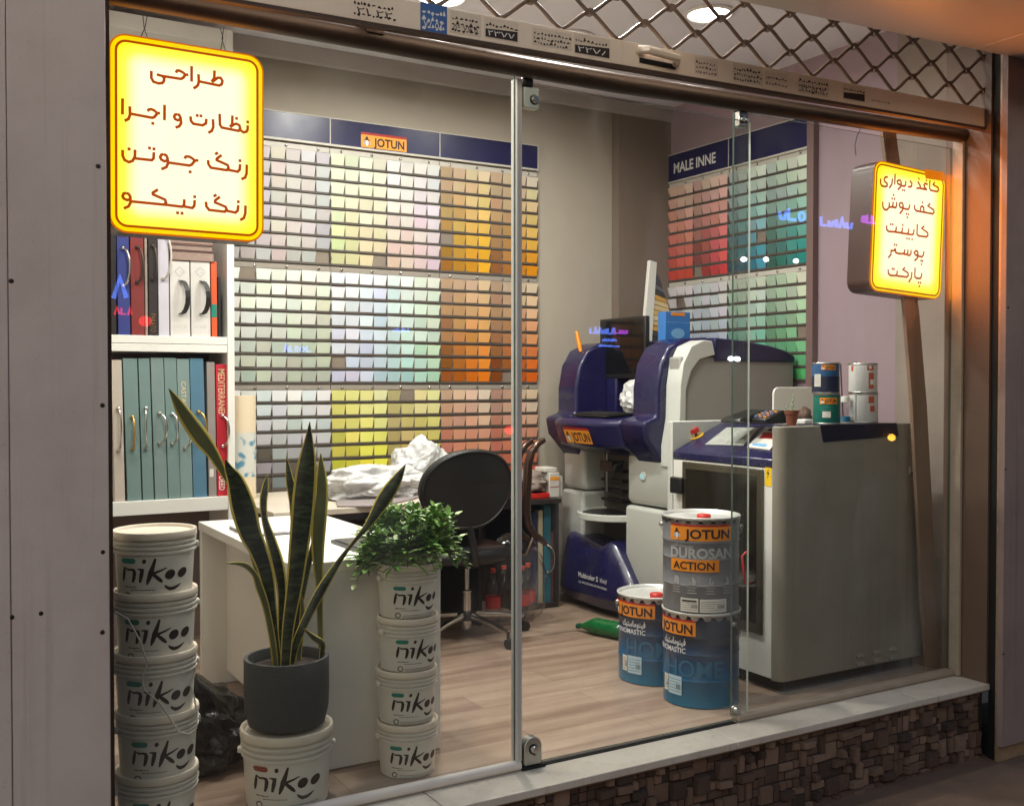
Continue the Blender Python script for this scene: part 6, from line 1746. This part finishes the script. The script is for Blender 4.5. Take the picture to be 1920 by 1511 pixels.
# left stack of buckets
q = Py(291, 1100, 3.285); LX, LY = q.x, 3.285
SP = .186
B1 = bucket("paint_bucket", None, .122, .192, m_teal, False, "white paint buckets in stacks", 1.06)
ztop = Py(291, 992, LY).z
order = ["topmost bucket of the stack beside the grey pillar, lid in plain view", "second bucket from the top of the stack beside the grey pillar", "third bucket from the top beside the grey pillar, its wire handle hanging", "fourth bucket from the top beside the grey pillar", "fifth bucket from the top beside the grey pillar, cut off by the frame"]
base_rot = facing(LX, LY) + pi / 2
nst = 6
z0L = ztop - .188
first = True
for k in range(6):
    if k > 4: break
    z = z0L - z0L / 4 * k
    rt = base_rot + (.02, .10, .17, .27, .33, .2)[k]
    lb = order[k] if k < 5 else "bottom bucket of the stack beside the grey pillar"
    off = ((0, 0), (.002, .003), (-.001, -.002), (.004, .002), (.001, 0), (0, 0))[k]
    loc = (LX + off[0], LY + off[1], max(z, .0))
    if first: B1.location = loc; B1.rotation_euler = (0, 0, rt); B1["label"] = lb; first = False
    else: dup(B1, loc, lb, rt)
# wire handles and cord hanging from the left stack
def arc(p0, p1, sagv, n=14): return [p0.lerp(p1, i / n) + Vector(sagv) * sin(pi * i / n) for i in range(n + 1)]
f3 = lambda px, py, Y=3.135: Py(px, py, Y + .012)
cd = [f3(365, 1228, 3.24), f3(366, 1260, 3.22), f3(358, 1285, 3.2), f3(365, 1310, 3.19), f3(370, 1340, 3.17), f3(368, 1365, 3.155), f3(355, 1376, 3.145), f3(335, 1372), f3(318, 1345), f3(300, 1318), f3(270, 1292), f3(266, 1270), f3(277, 1240), f3(270, 1225), f3(262, 1200), f3(240, 1160, 3.14), f3(214, 1146, 3.16)]
tag(MB().tube(cd, .0026, 6).build("hanging_string", M("dirty white cord", rgb(190, 182, 168), .5, var=.1), None, smooth=70), "loose white cord dangling down the bucket stack beside the grey pillar", "cord")

# middle stack of buckets
q = Pz(764, 1461, 0); dv = Vector((q.x, q.y, 0)).normalized(); MX, MYs = q.x + dv.x * .095, q.y + dv.y * .095
B2 = bucket("paint_bucket", None, .107, .186, m_teal, False, "white paint buckets in stacks", .94)
rot = facing(MX, MYs) + pi / 2
ml = ["bottom bucket of the stack under the leafy plant, standing on the floor", "second bucket from the floor under the leafy plant", "third bucket from the floor under the leafy plant", "top bucket of the four under the leafy plant, its rim wrapped in silver"]
for k in range(4):
    loc = (MX + (0, -.002, .002, .001)[k], MYs + (0, .003, 0, .002)[k], .183 * k)
    rt = rot + (.34, .44, .55, .48)[k]
    if k == 0: B2.location = loc; B2.rotation_euler = (0, 0, rt); B2["label"] = ml[0]
    else: dup(B2, loc, ml[k], rt)
# the big bucket under the snake plant
PX_ = 1.012; PY_ = 3.30
q = Py(538, 1365, PY_); PX_ = q.x
B3 = bucket("paint_bucket", "single wide bucket with a red patch under the snake plant pot", .148, .246, m_lilac, False, "white paint buckets in stacks", 1.18)
B3.location = (PX_, PY_, 0); B3.rotation_euler = (0, 0, facing(PX_, PY_) + pi / 2 + .03)

# ------------------------------------------------------------------ SNAKE PLANT IN A GREY POT
ZP = .2468
sp_ = thing("snake_plant", "tall yellow edged snake plant in a dark grey pot standing on a wide bucket", "potted plant", (PX_, PY_, ZP))
PR, PH = .137, .222
MB().lathe([(PR * .80, 0), (PR * .90, .008), (PR * .985, .06), (PR, .12), (PR * .995, PH - .004), (PR * .985, PH), (PR * .91, PH), (PR * .90, PH - .004), (PR * .89, PH - .05)], (PX_, PY_, ZP), 64).build("pot", M("charcoal concrete", rgb(60, 63, 62), .7, var=.14, scale=14, bump=.35, bscale=120), sp_, smooth=45)
MB().lathe([(0, PH - .032), (PR * .5, PH - .028), (PR * .895, PH - .036)], (PX_, PY_, ZP), 32, caps=False).build("soil", m_soil, sp_, smooth=60)
def leaf_mat():
    m = bpy.data.materials.new("mottled dark leaf"); m.use_nodes = True; nt = m.node_tree; p = nt.nodes["Principled BSDF"]
    tc = nt.nodes.new("ShaderNodeTexCoord"); mp = nt.nodes.new("ShaderNodeMapping"); mp.inputs["Scale"].default_value = (18, 18, 70)
    n = nt.nodes.new("ShaderNodeTexNoise"); n.inputs["Scale"].default_value = 1.0; n.inputs["Detail"].default_value = 4; n.inputs["Distortion"].default_value = .8
    nt.links.new(tc.outputs["Object"], mp.inputs[0]); nt.links.new(mp.outputs[0], n.inputs["Vector"])
    cr = nt.nodes.new("ShaderNodeValToRGB"); cr.color_ramp.elements[0].position = .42; cr.color_ramp.elements[0].color = rgb(18, 26, 18); cr.color_ramp.elements[1].position = .62; cr.color_ramp.elements[1].color = rgb(58, 70, 46)
    nt.links.new(n.outputs["Fac"], cr.inputs[0]); nt.links.new(cr.outputs[0], p.inputs["Base Color"]); p.inputs["Roughness"].default_value = .38
    return m
m_leaf = leaf_mat(); m_ledgey = M("yellow leaf edge", rgb(186, 168, 74), .45, var=.15, scale=20)
m_leafp = M("pale leaf back", rgb(92, 96, 60), .45, var=.2, scale=16)
def zc(p): return (p[0] / 2.518 + 300, p[1] / 2.518 + 720)
def snake(pts, ybase, ytip, fold=.25, mat=m_leaf, edge=.16):
    """pts: (x, y, width) along the middle of the leaf from base to tip in the zoomed photograph"""
    raw = [Vector((p[0], p[1], p[2])) for p in pts]
    # smooth with catmull-rom
    P = []
    n = len(raw)
    for i in range(n - 1):
        a, b, c, d = raw[max(0, i - 1)], raw[i], raw[i + 1], raw[min(n - 1, i + 2)]
        for k in range(6):
            t = k / 6
            P.append(.5 * ((2 * b) + (c - a) * t + (2 * a - 5 * b + 4 * c - d) * t * t + (3 * b - a - 3 * c + d) * t ** 3))
    P.append(raw[-1]); n = len(P)
    C = []; Wd = []
    for i, p in enumerate(P):
        t = i / (n - 1); Y = ybase + (ytip - ybase) * t
        C.append(Py(*zc(p), Y)); Wd.append(max(.0012, p.z / 2.518 * (Y / .95) / FPX))
    cols = [-1, -1 + edge * 1.3, -.45, 0, .45, 1 - edge * 1.3, 1]
    vs = []
    for i in range(n):
        t = (C[min(n - 1, i + 1)] - C[max(0, i - 1)]).normalized()
        view = (C[i] - CAM).normalized(); s_ = t.cross(view).normalized()
        nn = s_.cross(t).normalized()
        for c in cols: vs.append(C[i] + s_ * (c * Wd[i] / 2) - nn * (fold * Wd[i] * .5 * (1 - c * c) - .0))
    fs = []; mi = []
    m_ = len(cols); mb = MB()
    for i in range(n - 1):
        for c in range(m_ - 1):
            f = (i * m_ + c, i * m_ + c + 1, (i + 1) * m_ + c + 1, (i + 1) * m_ + c)
            mb.add([vs[j] for j in f], [(0, 1, 2, 3)], 1 if c in (0, m_ - 2) else 0)
    o = mb.build("leaf", [mat, m_ledgey], sp_, smooth=80)
    s2 = o.modifiers.new("thick", 'SOLIDIFY'); s2.thickness = .0022
    return o
snake([(560, 1350, 40), (540, 1200, 44), (522, 1050, 56), (502, 900, 66), (462, 780, 84), (425, 700, 100), (392, 580, 112), (357, 460, 78), (325, 400, 40), (308, 352, 3)], 3.30, 3.26)
snake([(545, 1340, 26), (520, 1150, 24), (470, 930, 22), (410, 720, 22), (345, 510, 22), (300, 420, 30), (250, 330, 52), (190, 250, 74), (120, 150, 62), (75, 75, 34), (42, 22, 3)], 3.33, 3.24, .2, m_leafp, .26)
snake([(590, 1350, 46), (605, 1150, 56), (635, 950, 76), (655, 780, 92), (672, 620, 104), (682, 500, 104), (693, 380, 88), (702, 270, 44), (707, 178, 3)], 3.28, 3.28, .15)
snake([(762, 1320, 26), (756, 1150, 28), (752, 950, 36), (745, 780, 60), (752, 620, 72), (762, 520, 62), (762, 430, 48), (758, 325, 4)], 3.34, 3.38, .3, m_leafp, .22)
snake([(572, 1350, 30), (572, 1150, 32), (575, 980, 44), (558, 860, 58), (525, 740, 48), (495, 640, 30), (488, 560, 34), (496, 490, 32), (507, 425, 4)], 3.36, 3.40, .35, m_leaf, .24)
snake([(612, 1345, 34), (640, 1230, 38), (690, 1110, 42), (762, 970, 48), (850, 830, 26), (915, 745, 18), (985, 660, 36), (1060, 540, 74), (1115, 455, 56), (1160, 378, 3)], 3.31, 3.24, .25)
snake([(548, 1340, 24), (530, 1200, 30), (500, 1050, 32), (470, 960, 36), (445, 895, 26), (395, 852, 24), (312, 845, 3)], 3.30, 3.22, .3, m_leafp, .26)
snake([(630, 1350, 30), (640, 1000, 40), (640, 700, 44), (632, 560, 44), (612, 450, 36), (597, 342, 3)], 3.38, 3.42, .3)
snake([(758, 1330, 20), (764, 1270, 24), (766, 1225, 30), (725, 1195, 28), (676, 1152, 3)], 3.30, 3.25, .3, m_leaf, .24)
snake([(650, 1350, 24), (668, 1150, 26), (672, 1050, 20), (664, 985, 3)], 3.33, 3.33, .3, m_leafp, .26)
snake([(620, 1350, 30), (650, 1100, 32), (690, 900, 30), (722, 760, 24), (735, 690, 3)], 3.36, 3.38, .3)

# ------------------------------------------------------------------ LEAFY PLANT ON THE BUCKET STACK
lf = thing("leafy_plant", "bushy small leaved green plant on top of the middle bucket stack", "potted plant", (MX, MYs, .735))
MB().lathe([(.070, 0), (.094, .0), (.099, .042), (.094, .044), (.09, .03)], (MX, MYs, .735), 40).build("silver_pot", m_steel, lf, smooth=40)
r_ = random.Random(9)
pc = Py(766, 1012, MYs)
lm = [MB(), MB(), MB()]; stm = MB()
def leaflet(mb, p, d, L_, W_, up):
    d = d.normalized(); s1 = d.cross(up).normalized(); nn = s1.cross(d).normalized()
    pts = [(0, 0, 0), (.25, .38, .06), (.55, .5, .09), (.82, .30, .05), (1, 0, -.02)]
    L1 = [p + d * (a * L_) + s1 * (b * W_) + nn * (c * L_) for a, b, c in pts]
    R1 = [p + d * (a * L_) - s1 * (b * W_) + nn * (c * L_) for a, b, c in pts]
    M1 = [p + d * (a * L_) + nn * (c * L_ * .4 - .002) for a, b, c in pts]
    for i in range(4):
        mb.add([M1[i], L1[i], L1[i + 1], M1[i + 1]], [(0, 1, 2, 3)]); mb.add([M1[i], M1[i + 1], R1[i + 1], R1[i]], [(0, 1, 2, 3)])
n_st = 200
for k in range(n_st):
    th = r_.uniform(0, 2 * pi); rr_ = math.sqrt(r_.random()); low = k >= 130
    if low: rr_ = r_.uniform(.45, .8)
    tip = Vector((MX + .01 + cos(th) * rr_ * .225, MYs + sin(th) * rr_ * .17, 785e-3 + .115 * math.sqrt(max(0, 1 - rr_ ** 2)) + r_.uniform(-.05, .03) - .05 * max(0, rr_ - .72) / .28))
    if rr_ > .75 and r_.random() < .6: tip.z -= r_.uniform(.03, .11)
    if cos(th) < -.5 and rr_ > .6: tip.z -= .02
    if low: tip.z = r_.uniform(.725, .80)
    base = Vector((MX + cos(th) * rr_ * .06, MYs + sin(th) * rr_ * .06, .775))
    mid = base.lerp(tip, .5) + Vector((cos(th) * .02, sin(th) * .02, .035))
    stm.tube([base, mid, tip], [.0018, .0015, .001], 5)
    nl = r_.randint(7, 11)
    for i in range(nl):
        t = .45 + .55 * i / (nl - 1)
        p = (mid.lerp(tip, (t - .5) * 2) if t > .5 else base.lerp(mid, t * 2))
        out = (tip - base).normalized()
        an = i * 2.4 + k
        d = Vector((cos(an), sin(an), r_.uniform(-.25, .5))) + out * (.4 + .9 * (i == nl - 1))
        leaflet(lm[r_.choice((0, 0, 1, 1, 2))], p, d, r_.uniform(.028, .046), r_.uniform(.017, .025), Vector((0, 0, 1)))
for mb, c, nme in zip(lm, ((78, 118, 48), (118, 156, 76), (172, 192, 132)), ("dark", "mid", "pale")):
    m_ = M(nme + " small leaf", rgb(*c), .4, var=.25, scale=40)
    m_.node_tree.nodes["Principled BSDF"].inputs["Subsurface Weight"].default_value = 0
    mb.build("foliage", m_, lf, smooth=70)
stm.build("stems", M("green stem", rgb(70, 92, 44), .5), lf, smooth=70)

# ------------------------------------------------------------------ BLACK REFUSE BAG, LEANING BOARD, LOOSE CABLE
c = Pz(405, 1470, 0)
m_rub = M("black refuse film", val(.006), .28, var=.3, bump=.8, bscale=14)
o = blob((c.x + .0, c.y + .22, .13), (.19, .17, .15), 17, .25, 1.6, 5, .001, .30)
mbx = o
top = Vector((c.x - .07, c.y + .2, .30))
mbx.xf(lambda v: v + Vector((-.55 * max(0, v.z - .12), 0, max(0, v.z - .12) * max(0, .9 - 4.5 * max(0, v.x - c.x + .06)))))
tag(mbx.build("refuse_bag", m_rub, None, smooth=45), "crumpled black refuse bag on the floor between the bucket stack and the snake plant", "refuse bag")
# leaning board just inside the glass at the right
YLn = 3.235
La = [(1655, 248), (1675, 400), (1697, 580), (1711, 760), (1721, 950), (1729, 1120), (1740, 1262)]
Lb = [(1680, 248), (1700, 400), (1724, 590), (1738, 760), (1748, 950), (1754, 1110), (1764, 1256)]
mb = MB()
A_ = [Py(a, b, YLn) for a, b in La]; B_ = [Py(a, b, YLn) for a, b in Lb]
for i in range(len(A_) - 1):
    a0, a1, b0_, b1_ = A_[i], A_[i + 1], B_[i], B_[i + 1]
    V = [a0, b0_, b1_, a1]; dpt = Vector((0, .018, 0))
    mb.add(V + [v + dpt for v in V], [(0, 1, 2, 3), (7, 6, 5, 4), (0, 4, 5, 1), (1, 5, 6, 2), (2, 6, 7, 3), (3, 7, 4, 0)])
tag(mb.build("leaning_board", M("brown board", rgb(134, 110, 92), .6, var=.15, scale=6), None, smooth=30), "long brown strip of board leaning upright behind the right glass pane", "board")
cbp = [Py(1612, 248, 3.2), Py(1604, 262, 3.2), Py(1606, 290, 3.2)]
tag(MB().tube([Py(1614, 240, 3.2), Py(1606, 258, 3.2), Py(1603, 275, 3.2), Py(1605, 292, 3.2)], .002, 6).build("loose_cable", m_dark, None, smooth=60), "short loose cable end hanging left of the small lit sign", "cable")
# little dark fixing on the cove
cov = MB().prism([(YB - .10, ZC - .001), (YB - .0815, ZC - .001), (YB - .0815, ZC - .10), (YB - .10, ZC - .09)], 'x', xr1 + .002, XR - .002)
struct(cov.build("ceiling_cove", m_cove))
# pivot threshold
for o in list(bpy.data.objects):
    if o.name == "floor_gap": o.name = "threshold_strip"

# ------------------------------------------------------------------ ACROSS THE STREET (seen only as reflections in the glass)
YO = -9.0
op = thing("opposite_building", "dim building across the street, seen only as a reflection in the glass", "building", (6, YO - .5, -.34))
MB().box(-8, YO - 3, -.34, 30, YO, 6.6).build("wall", M("dark facade", rgb(60, 52, 50), .85, var=.2, scale=.5), op)
m_nb = emit("blue neon letters", (.10, .22, 1.0, 1), 9.0); m_np = emit("purple neon letters", (.55, .08, .9, 1), 7.0); m_nr = emit("red neon shape", (1.0, .02, .03, 1), 9.0); m_nw = emit("white street lamp", (.85, .95, 1.0, 1), 30.0)
def refl(px, py):
    """where a thing across the street must stand to show at this pixel by reflection in the glass plane"""
    d = _ray(px, py); g = CAM + d * (GY / d.y); d2 = Vector((d.x, -d.y, d.z)); return g + d2 * ((GY - YO) / d.y)
nsn = thing("neon_sign", "blue and purple neon shop lettering on the building across the street", "sign", refl(1150, 620) + Vector((0, .05, 0)))
def neon(px0, px1, py, hpx, seed, mat, nm):
    a, b = refl(px0, py), refl(px1, py); r = random.Random(seed)
    h = abs(refl(px0, py - hpx).z - a.z); P = []; x = 0; wd = abs(b.x - a.x); sg_ = 1 if b.x > a.x else -1
    while x < wd:
        l = h * r.uniform(.4, .8); k = r.randint(0, 3); t_ = h * .2
        if k == 0: stroke2d([(x, 0), (x, h * .9)], t_, P); stroke2d([(x, .1 * h), (x + l, .1 * h)], t_, P)
        elif k == 1: ell2d(x + l * .5, h * .4, l * .5, h * .4, 0, 14, P, .6)
        elif k == 2: stroke2d([(x, h * .6), (x + l * .2, .1 * h), (x + l * .8, .1 * h), (x + l, h * .6)], t_, P)
        else: stroke2d([(x, 0), (x + l * .5, h), (x + l, .05 * h)], t_, P)
        x += l + h * .25
    mb = MB()
    for i, p in enumerate(P): mb.prism([(a.x + sg_ * q[0], a.z + q[1]) for q in p], 'y', YO + .02, YO + .06 + .0007 * (i % 9))
    mb.build(nm, mat, nsn)
neon(1105, 1150, 626, 12, 1, m_nb, "neon_lettering"); neon(1150, 1172, 626, 12, 2, m_np, "neon_lettering"); neon(1128, 1152, 640, 5, 3, m_nb, "neon_lettering"); neon(1122, 1158, 650, 4, 4, m_nb, "neon_lettering")
neon(1462, 1500, 412, 26, 5, m_nb, "neon_lettering"); neon(1540, 1588, 424, 20, 6, m_nb, "neon_lettering"); neon(1616, 1640, 418, 18, 7, m_np, "neon_lettering")
neon(532, 574, 660, 14, 8, m_nb, "neon_lettering"); neon(735, 765, 622, 7, 9, m_nb, "neon_lettering"); neon(214, 245, 590, 14, 10, m_nr, "neon_lettering"); neon(212, 240, 560, 40, 11, m_nb, "neon_lettering")
for px, py, c in ((1433, 487, m_nw), (1389, 487, m_nw), (1489, 490, m_nw), (1364, 673, m_nw), (1377, 673, m_nw), (950, 806, m_nr), (270, 603, m_nr), (1668, 820, emit("amber lamp", (1, .5, .05, 1), 14.0))):
    q = refl(px, py)
    t = thing("street_lamp", "small bright lamp across the street, seen only as a glint in the glass", "lamp", (q.x, YO + .05, q.z), "lamps across the street")
    sz_ = .05 if c is m_nw else .075
    MB().sphere((q.x, YO + .10, q.z), (sz_ * 1.2, sz_, sz_), 12, 8).build("bulb", c, t, smooth=60)
    MB().box(q.x - .02, YO + .0, q.z - .02, q.x + .02, YO + .06, q.z + .02).build("bracket", m_black, t)
